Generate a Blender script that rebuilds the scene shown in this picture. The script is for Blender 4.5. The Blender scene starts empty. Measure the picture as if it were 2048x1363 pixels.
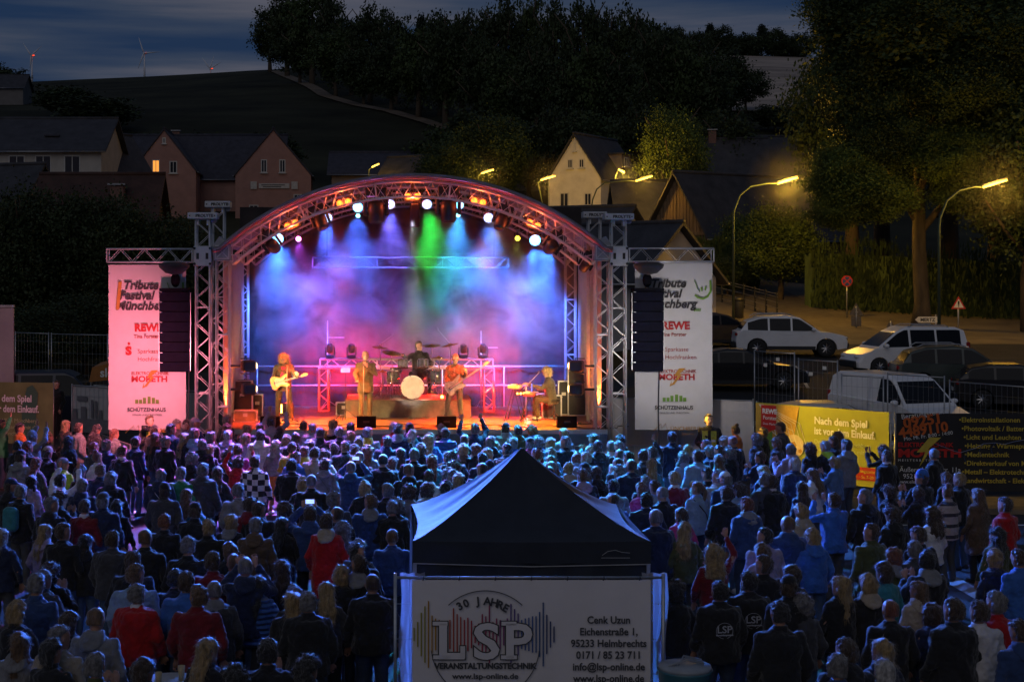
import bpy, bmesh, math, random
from mathutils import Vector, Matrix, Euler, noise as mnoise
random.seed(7)
R = math.radians
PI = math.pi
sc = bpy.context.scene
COL = sc.collection

# ------------------------------------------------------------------ camera
CZ = 5.5
cam_d = bpy.data.cameras.new("camera")
cam = bpy.data.objects.new("camera", cam_d)
COL.objects.link(cam)
cam.location = (0, 0, CZ)
cam.rotation_euler = (R(90), 0, 0)
cam_d.sensor_width = 36
cam_d.lens = 36 * 3000 / 2048
cam_d.shift_x = 224 / 2048
cam_d.shift_y = -141.5 / 2048
cam_d.clip_start = 0.5
cam_d.clip_end = 20000
sc.camera = cam

def P(px, py, D):
    "a place in the world read off the photograph: column, row, distance"
    return Vector(((px - 800) * D / 3000, D, CZ - (py - 540) * D / 3000))

# ------------------------------------------------------------------ world: late dusk, streaky cloud
w = bpy.data.worlds.new("World")
sc.world = w
w.use_nodes = True
nt = w.node_tree
nt.nodes.clear()
def N(t, typ, **k):
    n = t.nodes.new(typ)
    for a, v in k.items():
        setattr(n, a, v)
    return n
out = N(nt, 'ShaderNodeOutputWorld'); bg = N(nt, 'ShaderNodeBackground')
sky = N(nt, 'ShaderNodeTexSky', sky_type='NISHITA', sun_disc=False)
sky.sun_elevation = R(1.5); sky.sun_rotation = R(200)
tc = N(nt, 'ShaderNodeTexCoord'); mp = N(nt, 'ShaderNodeMapping')
mp.inputs['Scale'].default_value = (2.2, 2.2, 30)
mp.inputs['Rotation'].default_value = (0, R(5.5), 0)
nz = N(nt, 'ShaderNodeTexNoise'); nz.inputs['Scale'].default_value = 1.35; nz.inputs['Detail'].default_value = 7; nz.inputs['Roughness'].default_value = .5
cr = N(nt, 'ShaderNodeValToRGB')
cr.color_ramp.elements[0].position = .40; cr.color_ramp.elements[0].color = (.0095, .024, .062, 1)
cr.color_ramp.elements[1].position = .66; cr.color_ramp.elements[1].color = (.072, .074, .098, 1)
e = cr.color_ramp.elements.new(.52); e.color = (.027, .040, .072, 1)
mul = N(nt, 'ShaderNodeMix', data_type='RGBA', blend_type='ADD'); mul.inputs[0].default_value = .0015
nt.links.new(tc.outputs['Generated'], mp.inputs[0]); nt.links.new(mp.outputs[0], nz.inputs['Vector'])
nt.links.new(nz.outputs[0], cr.inputs[0]); nt.links.new(cr.outputs[0], mul.inputs[6]); nt.links.new(sky.outputs[0], mul.inputs[7])
nt.links.new(mul.outputs[2], bg.inputs[0]); nt.links.new(bg.outputs[0], out.inputs[0])
bg.inputs[1].default_value = 1.15

sun_d = bpy.data.lights.new("dusk_glow", 'SUN'); sun = bpy.data.objects.new("dusk_glow", sun_d); COL.objects.link(sun)
sun_d.energy = .21; sun_d.angle = R(50); sun_d.color = (1, .92, .88)
sun.rotation_euler = (R(58), 0, R(-18))

sc.view_settings.view_transform = 'Standard'
sc.view_settings.look = 'None'
sc.view_settings.exposure = 0
sc.view_settings.gamma = 1
sc.view_settings.use_curve_mapping = False
sc.cycles.use_denoising = True
sc.cycles.max_bounces = 5
sc.cycles.diffuse_bounces = 2
sc.cycles.glossy_bounces = 2
sc.cycles.transmission_bounces = 3
sc.cycles.transparent_max_bounces = 12
sc.cycles.volume_bounces = 0
sc.cycles.volume_step_rate = 2.0
sc.cycles.volume_max_steps = 96
sc.cycles.sample_clamp_indirect = 4
sc.cycles.use_light_tree = True

# ------------------------------------------------------------------ stage lights (most sit in a fixture modelled below)
def lamp(kind, name, loc, target, power, color, size=.12, cone=40, blend=.6):
    d = bpy.data.lights.new(name, kind)
    d.energy = power; d.color = color
    if kind == 'SPOT':
        d.spot_size = R(cone); d.spot_blend = blend; d.shadow_soft_size = size
    elif kind == 'POINT':
        d.shadow_soft_size = size
    elif kind == 'AREA':
        d.shape = 'DISK'; d.size = size; d.spread = R(cone)
    o = bpy.data.objects.new(name, d); COL.objects.link(o)
    o.location = loc
    if target is not None:
        o.rotation_euler = (Vector(target) - Vector(loc)).to_track_quat('-Z', 'Y').to_euler()
    return o
KB = .88     # beams in the smoke
BL = (.035, .16, 1); CY = (.10, .42, 1); PU = (.32, .12, 1); MG = (1, .04, .45); RD = (1, .012, .006); GR = (.02, .9, .08); OR = (1, .30, .03); WM = (1, .70, .26)
# beams that fall through the smoke towards the back of the stage
for px, py, tx, ty, tz, pw, c, cn in [
    (556, 483, -3.4, 44.4, 1.6, 12500, BL, 44), (597, 480, -2.8, 43.6, 3.0, 3000, (.6, .08, .95), 26), (656, 440, -2.2, 43.6, 1.8, 11500, (.04, .12, 1), 34),
    (716, 424, -1.3, 43.8, 2.5, 11000, (.055, .15, 1), 34), (780, 414, -.3, 43.6, 2.5, 8000, (.17, .14, 1), 32), (856, 414, 1.3, 43.8, 2.4, 5200, GR, 34),
    (917, 426, 1.75, 43.6, 2.4, 10500, (.04, .33, 1), 34), (977, 442, 2.6, 43.6, 2.4, 10500, (.04, .20, 1), 36), (975, 436, 2.9, 44, 3.6, 1300, (1, .6, .3), 24),
    (1035, 482, 3.6, 43.8, 2.6, 700, (.7, .8, .1), 24), (1070, 490, 4.0, 43.4, 1.6, 12500, BL, 42), (1105, 500, 3.2, 43.4, 2.2, 7000, (.05, .18, 1), 50)]:
    lamp('SPOT', 'beam_light', P(px, py, 40.3), (tx, ty + .8, tz + 1.9), pw * KB, c, .10, cn, .7)
# red floor and rear wash
for x, y, z, tx, ty, tz, pw, c, cn in [
    (-1.9, 43.9, 2.2, -2.0, 45.2, 2.9, 560, RD, 130), (-1.0, 43.9, 2.3, -.9, 45.2, 2.9, 480, RD, 120), (2.2, 43.9, 2.2, 2.3, 45.2, 2.8, 560, RD, 130),
    (-3.15, 42.0, 1.75, -3.1, 39, 2.0, 800, RD, 120), (3.6, 42.3, 1.75, 3.4, 40, 1.9, 700, RD, 130), (1.0, 43.9, 2.1, 1.1, 41, 1.8, 400, RD, 130),
    (-2.9, 42.3, 1.7, -1.9, 45.2, 2.4, 620, RD, 80), (3.3, 42.3, 1.7, 2.0, 45.2, 2.3, 620, RD, 80), (.3, 43.5, 1.95, .3, 45.2, 2.4, 350, RD, 90), (2.5, 43.6, 2.0, 3.0, 44.9, 2.6, 500, RD, 140), (-1.4, 43.9, 1.9, -1.4, 41, 1.8, 350, RD, 130)]:
    lamp('SPOT', 'floor_wash_light', (x, y, z), (tx, ty, tz), pw * 1.7, c, .1, min(cn, 100), .8)
lamp('SPOT', 'down_wash_light', P(690, 418, 38.9), (-2.4, 40.1, 1.4), 15000, (1, .06, .008), .15, 44, .7)
lamp('SPOT', 'down_wash_light', P(957, 418, 38.9), (2.2, 40.1, 1.4), 15000, (1, .06, .008), .15, 44, .7)
lamp('SPOT', 'down_wash_light', P(583, 460, 38.9), (-1.6, 39.6, 1.4), 6000, (1, .24, .02), .15, 48, .7)
lamp('SPOT', 'down_wash_light', P(1067, 460, 38.9), (2.8, 39.6, 1.4), 9000, (1, .40, .03), .15, 48, .7)
# warm key on the band from the profile spots on the two front towers
lamp('SPOT', 'tower_key_light', (-4.1, 39.1, 2.95), (0.2, 41.4, 2.0), 1100, WM, .08, 66, .7)
lamp('SPOT', 'tower_key_light', (4.75, 39.1, 3.0), (0.4, 41.4, 2.0), 800, (1, .72, .34), .08, 60, .7)
lamp('SPOT', 'tower_key_light', (-4.1, 39.1, 2.5), (-2.9, 41.2, 2.2), 200, WM, .08, 60, .7)
lamp('SPOT', 'tower_key_light', (4.75, 39.1, 2.5), (3.9, 41.2, 2.2), 260, WM, .08, 60, .7)
# light thrown at the audience
lamp('SPOT', 'audience_light', P(556, 477, 38.2), (-3.2, 25, 1), 17000, (.07, .19, 1), .16, 105, .6)
lamp('SPOT', 'audience_light', P(1070, 480, 38.2), (4.6, 25, 1), 19000, (.06, .22, 1), .16, 105, .6)
lamp('SPOT', 'audience_light', P(780, 408, 38.2), (.5, 19, 1), 14000, (.10, .24, 1), .16, 95, .6)
lamp('SPOT', 'audience_light', P(597, 470, 38.2), (-3.6, 33.5, 1.3), 7500, (1, .14, .62), .14, 62, .8)
lamp('SPOT', 'audience_light', P(688, 405, 38.2), (-1.0, 33.5, 1.3), 7500, (.70, .20, 1), .14, 64, .8)
lamp('SPOT', 'audience_light', P(1000, 434, 38.2), (2.6, 32.5, 1.3), 13000, (.04, .75, .95), .14, 62, .8)
# added lamps with no fixture, brightening side banners, fence and tower cloths
lamp('SPOT', 'added_spill_light', (5.15, 37.4, 3.0), (12.9, 37.2, 1.0), 1900, (1, .60, .06), .1, 42, .7)
lamp('SPOT', 'added_spill_light', (-5.8, 34.2, 3.2), (-9.0, 41.5, 2.4), 2000, (1, .22, .30), .2, 95, 1)
lamp('SPOT', 'added_spill_light', (6.2, 34.2, 3.4), (7.2, 38.8, 3.6), 430, (1, .92, .88), .2, 75, 1)
lamp('SPOT', 'added_kit_light', P(825, 400, 38.9), (.35, 42.1, 2.2), 6500, (1, .92, .8), .08, 11, .5)  # added narrow spot with no fixture, brightens the drum head
lamp('SPOT', 'added_spill_light', (-4.4, 39.4, 1.9), (-4.75, 39.9, 4.0), 520, (1, .14, .02), .08, 120, .8)
lamp('SPOT', 'added_spill_light', (5.0, 39.4, 1.9), (5.4, 39.9, 4.0), 520, (1, .16, .02), .08, 120, .8)

for px, py, c in ((560, 440, (1, .16, .30)), (650, 400, (1, .18, .55)), (740, 375, (.9, .25, 1)), (910, 375, (1, .22, .7)), (1000, 400, (1, .18, .5)), (1090, 440, (1, .14, .30))):  # up-lights added to tint the canopy underside, no fixtures of their own
    p_ = P(px, py + 34, 39.6); lamp('SPOT', 'added_canopy_light', p_, p_ + Vector((0, -.35, 2)), 90, c, .1, 100, .9)

for px, py in ((583, 449), (688, 405), (825, 393), (957, 403), (1067, 448)):
    lamp('POINT', 'blinder_light', P(px, py + 3, 39.05), None, 55, (1, .12, .03), .08)

# ------------------------------------------------------------------ materials
MATS = {}
def M(name, col=(.5, .5, .5), rough=.7, metal=0, var=.15, vs=6, bump=0, bs=40, sheen=0, emit=None, es=0, spec=.5, stretch=None, coat=0, trans=0, alpha=1):
    if name in MATS: return MATS[name]
    m = bpy.data.materials.new(name); m.use_nodes = True
    t = m.node_tree; b = t.nodes['Principled BSDF']
    b.inputs['Roughness'].default_value = rough; b.inputs['Metallic'].default_value = metal
    b.inputs['Specular IOR Level'].default_value = spec
    b.inputs['Sheen Weight'].default_value = sheen; b.inputs['Sheen Roughness'].default_value = .45
    b.inputs['Coat Weight'].default_value = coat; b.inputs['Coat Roughness'].default_value = .06
    b.inputs['Transmission Weight'].default_value = trans
    b.inputs['Alpha'].default_value = alpha
    tc = N(t, 'ShaderNodeTexCoord'); mp = N(t, 'ShaderNodeMapping')
    if stretch: mp.inputs['Scale'].default_value = stretch
    t.links.new(tc.outputs['Object'], mp.inputs[0])
    nz = N(t, 'ShaderNodeTexNoise'); nz.inputs['Scale'].default_value = vs; nz.inputs['Detail'].default_value = 6; nz.inputs['Roughness'].default_value = .6
    t.links.new(mp.outputs[0], nz.inputs['Vector'])
    r = N(t, 'ShaderNodeValToRGB')
    r.color_ramp.elements[0].position = .3; r.color_ramp.elements[1].position = .7
    r.color_ramp.elements[0].color = tuple(max(0, c * (1 - var)) for c in col) + (1,)
    r.color_ramp.elements[1].color = tuple(min(1, c * (1 + var)) for c in col) + (1,)
    t.links.new(nz.outputs[0], r.inputs[0]); t.links.new(r.outputs[0], b.inputs['Base Color'])
    if bump:
        n2 = N(t, 'ShaderNodeTexNoise'); n2.inputs['Scale'].default_value = bs; n2.inputs['Detail'].default_value = 4
        t.links.new(mp.outputs[0], n2.inputs['Vector'])
        bp = N(t, 'ShaderNodeBump'); bp.inputs['Strength'].default_value = bump; bp.inputs['Distance'].default_value = .02
        t.links.new(n2.outputs[0], bp.inputs['Height']); t.links.new(bp.outputs[0], b.inputs['Normal'])
    if emit:
        b.inputs['Emission Color'].default_value = tuple(emit) + (1,); b.inputs['Emission Strength'].default_value = es
    MATS[name] = m
    return m

# ------------------------------------------------------------------ geometry
class G:
    def __init__(s): s.v = []; s.f = []
    def add(s, vs, fs, T=None):
        o = len(s.v)
        s.v += [tuple(T @ Vector(v)) if T else tuple(v) for v in vs]
        s.f += [tuple(i + o for i in f) for f in fs]
        return s
    def box(s, c, d, T=None, rz=0, bev=0):
        x, y, z = d[0] / 2, d[1] / 2, d[2] / 2
        Q = Matrix.Translation(Vector(c)) @ Matrix.Rotation(rz, 4, 'Z')
        if T: Q = T @ Q
        if bev <= 0:
            vs = [(a, b, e) for a in (-x, x) for b in (-y, y) for e in (-z, z)]
            return s.add(vs, [(0, 1, 3, 2), (4, 6, 7, 5), (0, 4, 5, 1), (2, 3, 7, 6), (0, 2, 6, 4), (1, 5, 7, 3)], Q)
        rings = []
        for zz, k in ((-z, bev), (-z + bev, 0), (z - bev, 0), (z, bev)):
            X, Y = x - k, y - k
            rings.append([(-X + bev, -Y, zz), (X - bev, -Y, zz), (X, -Y + bev, zz), (X, Y - bev, zz), (X - bev, Y, zz), (-X + bev, Y, zz), (-X, Y - bev, zz), (-X, -Y + bev, zz)])
        return s.loft(rings, T=Q)
    def loft(s, rings, cap=True, closed=True, T=None):
        n = len(rings[0]); vs = [p for r in rings for p in r]; fs = []
        for i in range(len(rings) - 1):
            for j in range(n if closed else n - 1):
                a = i * n + j; b = i * n + (j + 1) % n
                fs.append((a, b, b + n, a + n))
        if cap:
            fs.append(tuple(range(n - 1, -1, -1))); k = (len(rings) - 1) * n; fs.append(tuple(k + j for j in range(n)))
        return s.add(vs, fs, T)
    def tube(s, path, r, n=6, closed=False, T=None, flat=1):
        path = [Vector(p) for p in path]; m = len(path); rings = []
        if not isinstance(r, (list, tuple)): r = [r] * m
        for i, p in enumerate(path):
            a = path[(i - 1) % m] if (closed or i) else None
            b = path[(i + 1) % m] if (closed or i < m - 1) else None
            d = ((p - a).normalized() if a is not None else Vector()) + ((b - p).normalized() if b is not None else Vector())
            if d.length < 1e-6: d = (b - p) if b is not None else (p - a)
            d.normalize()
            if i == 0:
                up = Vector((0, 0, 1)) if abs(d.z) < .95 else Vector((0, 1, 0))
                u = d.cross(up).normalized()
            else:
                u = (u - d * u.dot(d))
                if u.length < 1e-5: u = d.orthogonal()
                u.normalize()
            v = d.cross(u)
            rings.append([tuple(p + (u * math.cos(t) + v * math.sin(t) * flat) * r[i]) for t in [2 * PI * k / n + PI / n for k in range(n)]])
        if closed:
            vs = [q for g in rings for q in g]; fs = []
            for i in range(m):
                for j in range(n):
                    fs.append((i * n + j, i * n + (j + 1) % n, ((i + 1) % m) * n + (j + 1) % n, ((i + 1) % m) * n + j))
            return s.add(vs, fs, T)
        return s.loft(rings, T=T)
    def cap(s, p0, p1, r0, r1, n=12, T=None, fl=1.0):
        p0 = Vector(p0); p1 = Vector(p1); d = (p1 - p0).normalized(); pts = []; rr = []
        for k in range(4): a = PI / 2 * k / 4; pts.append(p0 - d * r0 * math.cos(a)); rr.append(max(.0008, r0 * math.sin(a)))
        for k in range(5): t = k / 4; pts.append(p0.lerp(p1, t)); rr.append(r0 + (r1 - r0) * t)
        for k in range(1, 5): a = PI / 2 * k / 4; pts.append(p1 + d * r1 * math.sin(a)); rr.append(max(.0008, r1 * math.cos(a)))
        return s.tube(pts, rr, n, T=T, flat=fl)
    def lathe(s, prof, n=16, T=None):
        rings = [[(r * math.cos(2 * PI * k / n), r * math.sin(2 * PI * k / n), z) for k in range(n)] for r, z in prof]
        return s.loft(rings, T=T)
    def ball(s, c, r, n=12, m=8, T=None):
        if not isinstance(r, (list, tuple)): r = (r, r, r)
        rings = []
        for i in range(m + 1):
            a = -PI / 2 + PI * i / m; k = max(.02, math.cos(a))
            rings.append([(c[0] + r[0] * k * math.cos(2 * PI * j / n), c[1] + r[1] * k * math.sin(2 * PI * j / n), c[2] + r[2] * math.sin(a)) for j in range(n)])
        return s.loft(rings, T=T)
    def prism(s, poly, y0, y1, T=None):
        "polygon in x,z pushed from y0 to y1"
        n = len(poly)
        vs = [(x, y0, z) for x, z in poly] + [(x, y1, z) for x, z in poly]
        fs = [tuple(range(n)), tuple(range(2 * n - 1, n - 1, -1))] + [(i, i + n, (i + 1) % n + n, (i + 1) % n) for i in range(n)]
        return s.add(vs, fs, T)
    def grid(s, f, nu, nv, T=None):
        vs = [f(i / nu, j / nv) for j in range(nv + 1) for i in range(nu + 1)]
        fs = [(j * (nu + 1) + i, j * (nu + 1) + i + 1, (j + 1) * (nu + 1) + i + 1, (j + 1) * (nu + 1) + i) for j in range(nv) for i in range(nu)]
        return s.add(vs, fs, T)
    def mesh(s, name, mat=None, smooth=False):
        me = bpy.data.meshes.new(name); me.from_pydata(s.v, [], s.f)
        if mat: me.materials.append(mat)
        bm = bmesh.new(); bm.from_mesh(me); bmesh.ops.recalc_face_normals(bm, faces=bm.faces); bm.to_mesh(me); bm.free()
        if smooth:
            for p in me.polygons: p.use_smooth = True
        return me

def obj(name, g, mat, parent=None, smooth=False, loc=None, rz=None):
    me = g.mesh(name, mat, smooth) if isinstance(g, G) else g
    o = bpy.data.objects.new(name, me); COL.objects.link(o)
    if parent: o.parent = parent
    if loc is not None: o.location = loc
    if rz is not None: o.rotation_euler = (0, 0, rz)
    if not isinstance(g, G) and mat and (len(me.materials) == 0 or me.materials[0] is not mat):
        if len(me.materials) == 0: me.materials.append(mat)
        else:
            o.material_slots[0].link = 'OBJECT'; o.material_slots[0].material = mat
    return o
def tag(o, label, cat, group=None):
    o['label'] = label; o['category'] = cat
    if group: o['group'] = group
    return o
def thing(name, label, cat, loc=(0, 0, 0), rz=0, group=None):
    o = bpy.data.objects.new(name, None); COL.objects.link(o)
    o.location = loc; o.rotation_euler = (0, 0, rz); o.empty_display_size = .2
    return tag(o, label, cat, group)
def struct(name, g, mat, smooth=False):
    o = obj(name, g, mat, smooth=smooth); o['kind'] = 'structure'; return o
def copytree(o, parent=None):
    c = o.copy(); COL.objects.link(c); c.parent = parent
    for ch in list(o.children): copytree(ch, c)
    return c
def text(s, loc, size, mat, parent, shear=0, bold=0, align='LEFT', rot=0, name='lettering', sx=1, dep=.001, kind=None):
    "flat print: letters on a surface that faces local -Y"
    c = bpy.data.curves.new(name, 'FONT'); c.body = s; c.size = size; c.shear = shear; c.offset = bold; c.align_x = align; c.extrude = dep; c.resolution_u = 3
    t = bpy.data.objects.new(name, c); COL.objects.link(t)
    dg = bpy.context.evaluated_depsgraph_get()
    me = bpy.data.meshes.new_from_object(t.evaluated_get(dg)); bpy.data.objects.remove(t)
    me.transform(Matrix.Rotation(R(90), 4, 'X') @ Matrix.Rotation(rot, 4, 'Z') @ Matrix.Diagonal((sx, 1, 1, 1)))
    me.materials.clear(); me.materials.append(mat)
    o = bpy.data.objects.new(name, me); COL.objects.link(o); o.parent = parent; o.location = loc
    return o

def truss(name, label, a, b, wdt, hgt, mat, group=None, cat='truss', bay=None, extra=None, th=None):
    "box truss from a to b: four chords and a zigzag of welded braces on each face"
    a = Vector(a); b = Vector(b); L = (b - a).length; d = (b - a).normalized()
    if abs(d.z) > .9: u = Vector((1, 0, 0)); v = Vector((0, 1, 0))
    else:
        v = Vector((0, 0, 1)); u = d.cross(v).normalized(); v = u.cross(d)
    root = thing(name, label, cat, a, 0, group)
    o = [(s * wdt / 2, t * hgt / 2) for s, t in ((-1, -1), (1, -1), (1, 1), (-1, 1))]
    cr_ = th or .026
    for x, y in o:
        obj('chord', G().tube([u * x + v * y, u * x + v * y + d * L], cr_, 8), mat, root, True)
    bay = bay or max(wdt, hgt); n = max(2, int(round(L / bay)))
    for q in range(4):
        (x0, y0), (x1, y1) = o[q], o[(q + 1) % 4]
        pts = []
        for k in range(n + 1):
            x, y = (x0, y0) if (k + (q > 1)) % 2 == 0 else (x1, y1)
            pts.append(u * x * .97 + v * y * .97 + d * (L * (.01 + .98 * k / n)))
        obj('brace', G().tube(pts, .0115, 5), mat, root)
    for t in ([0, L] if L < 3 else [0, L * .33, L * .66, L]):
        pts = [u * x + v * y + d * t for x, y in o]
        obj('end_frame', G().tube(pts, .018, 5, closed=True), mat, root)
    return root
# ------------------------------------------------------------------ setting: ground, hills, road
def interp(x, pts):
    if x <= pts[0][0]: return pts[0][1]
    for (a, p), (b, q) in zip(pts, pts[1:]):
        if x <= b: return p + (q - p) * (x - a) / (b - a)
    return pts[-1][1]
CREST = [(-2500, 230), (-500, 190), (60, 168), (280, 155), (520, 139), (1000, 122), (1470, 110), (1650, 116), (2500, 140), (4500, 200)]
def ground_z(x, y):
    y = max(y, 1.0); px = 800 + 3000 * x / y; D = y
    if D < 41: return 0.0
    c = interp(px, CREST)
    zc = 5.5 + (540 - c) * .15
    rise = max(0, min(1, (px - 1150) / 260)) if D < 100 else 1
    a = interp(D, [(41, 0), (60, 1.9), (80, 2.9), (110, 6), (140, 9.3), (200, 20), (260, 33), (450, zc)])
    if D < 110:
        left = interp(D, [(41, 0), (60, .25), (80, 1.0), (110, 6)])
        a = left + (a - left) * rise
    if D > 450:
        a = 5.5 + (540 - c - 10 * min(1, (D - 450) / 150)) * D / 3000
        if D > 4500: a = 5.5 + (540 - c - 10) * 4500 / 3000 - (D - 4500) * .1
    if D > 90:
        a += mnoise.noise(Vector((x * .012, y * .012, 3))) * min(1.2, (D - 90) * .01)
    return a
grass = M('hill_grass', (.032, .032, .018), .95, var=.6, vs=.05, bump=.6, bs=1.5, spec=.1)
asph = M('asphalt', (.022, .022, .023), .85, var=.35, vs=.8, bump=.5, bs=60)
Ds = [2, 10, 20, 30, 41, 45, 50, 55, 60, 65, 70, 75, 80, 85, 90, 96, 103, 110, 118, 126, 134, 142, 150, 160, 170, 180, 190, 200, 215, 230, 245, 260, 280, 300, 325, 350, 375, 400, 425, 450, 480, 520, 600, 700, 900, 1200, 1600, 2200, 3000, 4000, 4500, 6500, 9500]
g = G(); nt_ = 120
T0, T1 = -1.25, 1.35
rows = []
for D in Ds:
    for k in range(nt_ + 1):
        tx = T0 + (T1 - T0) * k / nt_
        x = tx * max(D, 60); rows.append((x, D, ground_z(x, D)))
fs = [(j * (nt_ + 1) + i, j * (nt_ + 1) + i + 1, (j + 1) * (nt_ + 1) + i + 1, (j + 1) * (nt_ + 1) + i) for j in range(len(Ds) - 1) for i in range(nt_)]
g.add(rows, fs)
struct('ground', g, grass, True)
def sheet(poly_fn, nu, nv, lift): return G().grid(lambda u, v: (lambda p: (p[0], p[1], ground_z(p[0], p[1]) + lift))(poly_fn(u, v)), nu, nv)
struct('plaza', sheet(lambda u, v: (-45 + 95 * u, 1 + 39.9 * v), 30, 24, .012), asph)
struct('car_park', sheet(lambda u, v: (5.8 + (45 - 5.8) * u, 40.9 + (66 - 40.9) * v), 30, 30, .04), asph)
struct('yard', sheet(lambda u, v: (-45 + 50 * u, 40.9 + 30 * v), 20, 14, .03), asph)
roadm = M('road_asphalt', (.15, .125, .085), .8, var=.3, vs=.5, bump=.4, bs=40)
def road_fn(u, v):
    y = 66 + 34 * v; cx = 42 - 25 * (v ** .8)
    return (cx - 24 * (1 - v) ** 1.2 - 3 + (8 + 30 * (1 - v)) * u, y)
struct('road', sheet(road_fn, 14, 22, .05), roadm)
# footpath beside the mesh railing, and the farm track along the wood
def path_fn(u, v):
    p = Vector((20.5 + 2.5 * u, 68)).lerp(Vector((21.5 + 2.5 * u, 100)), v); return (p.x, p.y)
struct('footpath', sheet(path_fn, 2, 16, .065), M('path_gravel', (.12, .10, .07), .9, var=.3, vs=2, bump=.5, bs=30))
tr = [(548, 430), (575, 395), (610, 350), (650, 310), (720, 280), (800, 255), (900, 232)]
def track_fn(u, v):
    k = v * (len(tr) - 1); i = min(int(k), len(tr) - 2); f = k - i
    px = tr[i][0] + (tr[i + 1][0] - tr[i][0]) * f; D = tr[i][1] + (tr[i + 1][1] - tr[i][1]) * f
    return ((px - 800) * D / 3000 + (u - .5) * 2.8, D)
struct('farm_track', sheet(track_fn, 2, 40, .25), M('track_soil', (.15, .11, .07), .95, var=.4, vs=.4))
struct('field', sheet(lambda u, v: ((1440 + 260 * u - 800) * (262 + 186 * v) / 3000, 262 + 186 * v), 14, 20, .5), M('field_stubble', (.42, .33, .25), .95, var=.5, vs=.03, bump=.3, bs=2, stretch=(1, 4, 1)))
# painted bay lines in the car park and a kerb along the plaza's right side
white = M('road_paint', (.55, .55, .5), .7, var=.3, vs=8)
for k in range(5):
    x = 14.5 + k * 2.7
    struct('parking_line', sheet(lambda u, v: (x + .12 * u + v * .8, 53.5 + 4.8 * v), 1, 6, .052), white)
kerbm = M('kerb_stone', (.30, .29, .27), .85, var=.2, vs=5, bump=.3)
struct('kerb', G().grid(lambda u, v: (9.6 + .16 * (u > .3), 24 + 10.5 * v, .13 if 0 < u < 1 else .0), 3, 8), kerbm)
struct('verge', sheet(lambda u, v: (9.8 + 26 * u, 33.6 + 2.7 * v), 12, 3, .03), M('worn_verge', (.16, .12, .06), .95, var=.5, vs=1.2, bump=.6, bs=12))
struct('road_line', sheet(lambda u, v: (9.9 + 26 * u, 32.2 + .14 * v), 12, 1, .024), white)

# ------------------------------------------------------------------ trees
bark = M('tree_bark', (.10, .075, .05), .95, var=.4, vs=5, bump=.8, bs=14, stretch=(1, 1, .2))
def leafmat(name, c):
    m = M(name, c, .6, var=.5, vs=1.3, spec=.3)
    return m
LM = [leafmat('foliage_dark', (.034, .050, .018)), leafmat('foliage_mid', (.045, .068, .020)), leafmat('foliage_lamplit', (.080, .118, .024)), leafmat('needles_dark', (.020, .034, .018))]  # brightest leaf tone has street lamplight put into its colour
def crown_mesh(seed, nclump, nleaf, size, conif=False):
    "unit crown: 1 m radius, 2 m high, centre at the origin"
    rnd = random.Random(seed); vs = []; fs = []
    def leaf(p, s):
        a = Vector((rnd.gauss(0, 1), rnd.gauss(0, 1), rnd.gauss(0, .7))).normalized() * s
        b = a.orthogonal().normalized() * s * .55
        q = Matrix.Rotation(rnd.random() * 6.28, 3, a); b = q @ b
        o = len(vs); vs.extend([tuple(p - a), tuple(p + b), tuple(p + a), tuple(p - b)]); fs.append((o, o + 1, o + 2, o + 3))
    for k in range(nclump):
        if conif:
            h = rnd.random() ** .8; z = -1 + 2 * h; rr = (1 - h) * .95 + .05; an = rnd.random() * 6.28
            c = Vector((math.cos(an) * rr * rnd.uniform(.5, 1), math.sin(an) * rr * rnd.uniform(.5, 1), z - .06 * rr)); cs = .13 + .1 * (1 - h)
        else:
            d = Vector((rnd.gauss(0, 1), rnd.gauss(0, 1), rnd.gauss(0, 1))).normalized()
            rad = rnd.uniform(.35, 1) ** .5
            lump = .78 + .3 * mnoise.noise(d * 1.6 + Vector((seed, 0, 0)))
            if d.z < -.3: rad *= .8
            c = d * rad * lump; cs = rnd.uniform(.12, .22)
        for j in range(nleaf):
            p = c + Vector((rnd.gauss(0, 1), rnd.gauss(0, 1), rnd.gauss(0, .75))) * cs * .6
            leaf(p, size * rnd.uniform(.6, 1.3))
    me = bpy.data.meshes.new('crown'); me.from_pydata(vs, [], fs); me.materials.append(LM[0]); return me
CROWN = {'far': [crown_mesh(i, 190, 34, .050) for i in range(4)], 'fir': [crown_mesh(20 + i, 240, 18, .05, True) for i in range(2)],
         'near': [crown_mesh(40 + i, 430, 64, .025) for i in range(2)]}
def trunk_mesh(seed, near=False):
    rnd = random.Random(seed); g = G()
    g.tube([(0, 0, -.05), (.01, 0, .2), (-.01, .01, .45), (0, 0, .85)], [.035, .024, .018, .006], 9)
    for k in range(7):
        an = k * 2.4 + rnd.random(); z = .28 + .07 * k; l = .30 - .02 * k
        g.tube([(0, 0, z), (math.cos(an) * l * .5, math.sin(an) * l * .5, z + .08), (math.cos(an) * l, math.sin(an) * l, z + .2)], [.011, .007, .003], 5)
    return g.mesh('trunk', bark, True)
TRUNK = [trunk_mesh(i) for i in range(3)]
def tree(x, y, h, r, kind, mat, label, name='tree', base=None, cut=.22, group=None, cat='tree', low=True):
    z = ground_z(x, y) if base is None else base
    t = thing(name, label, cat, (x, y, z), random.random() * 6.28, group)
    tk = obj('trunk', random.choice(TRUNK), None, t); tk.scale = (h, h, h)
    c = obj('crown', random.choice(CROWN[kind]), LM[mat], t)
    hh = h * (1 - cut) / 2; c.location = (0, 0, h - hh); c.scale = (r, r, hh); c['kind'] = 'stuff'
    return t
WOOD = 'trees of the dark wood on the hill'
WE = [(540, 425), (575, 385), (600, 360), (650, 325), (720, 292), (800, 268), (900, 245), (1100, 225), (1400, 222)]
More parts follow.
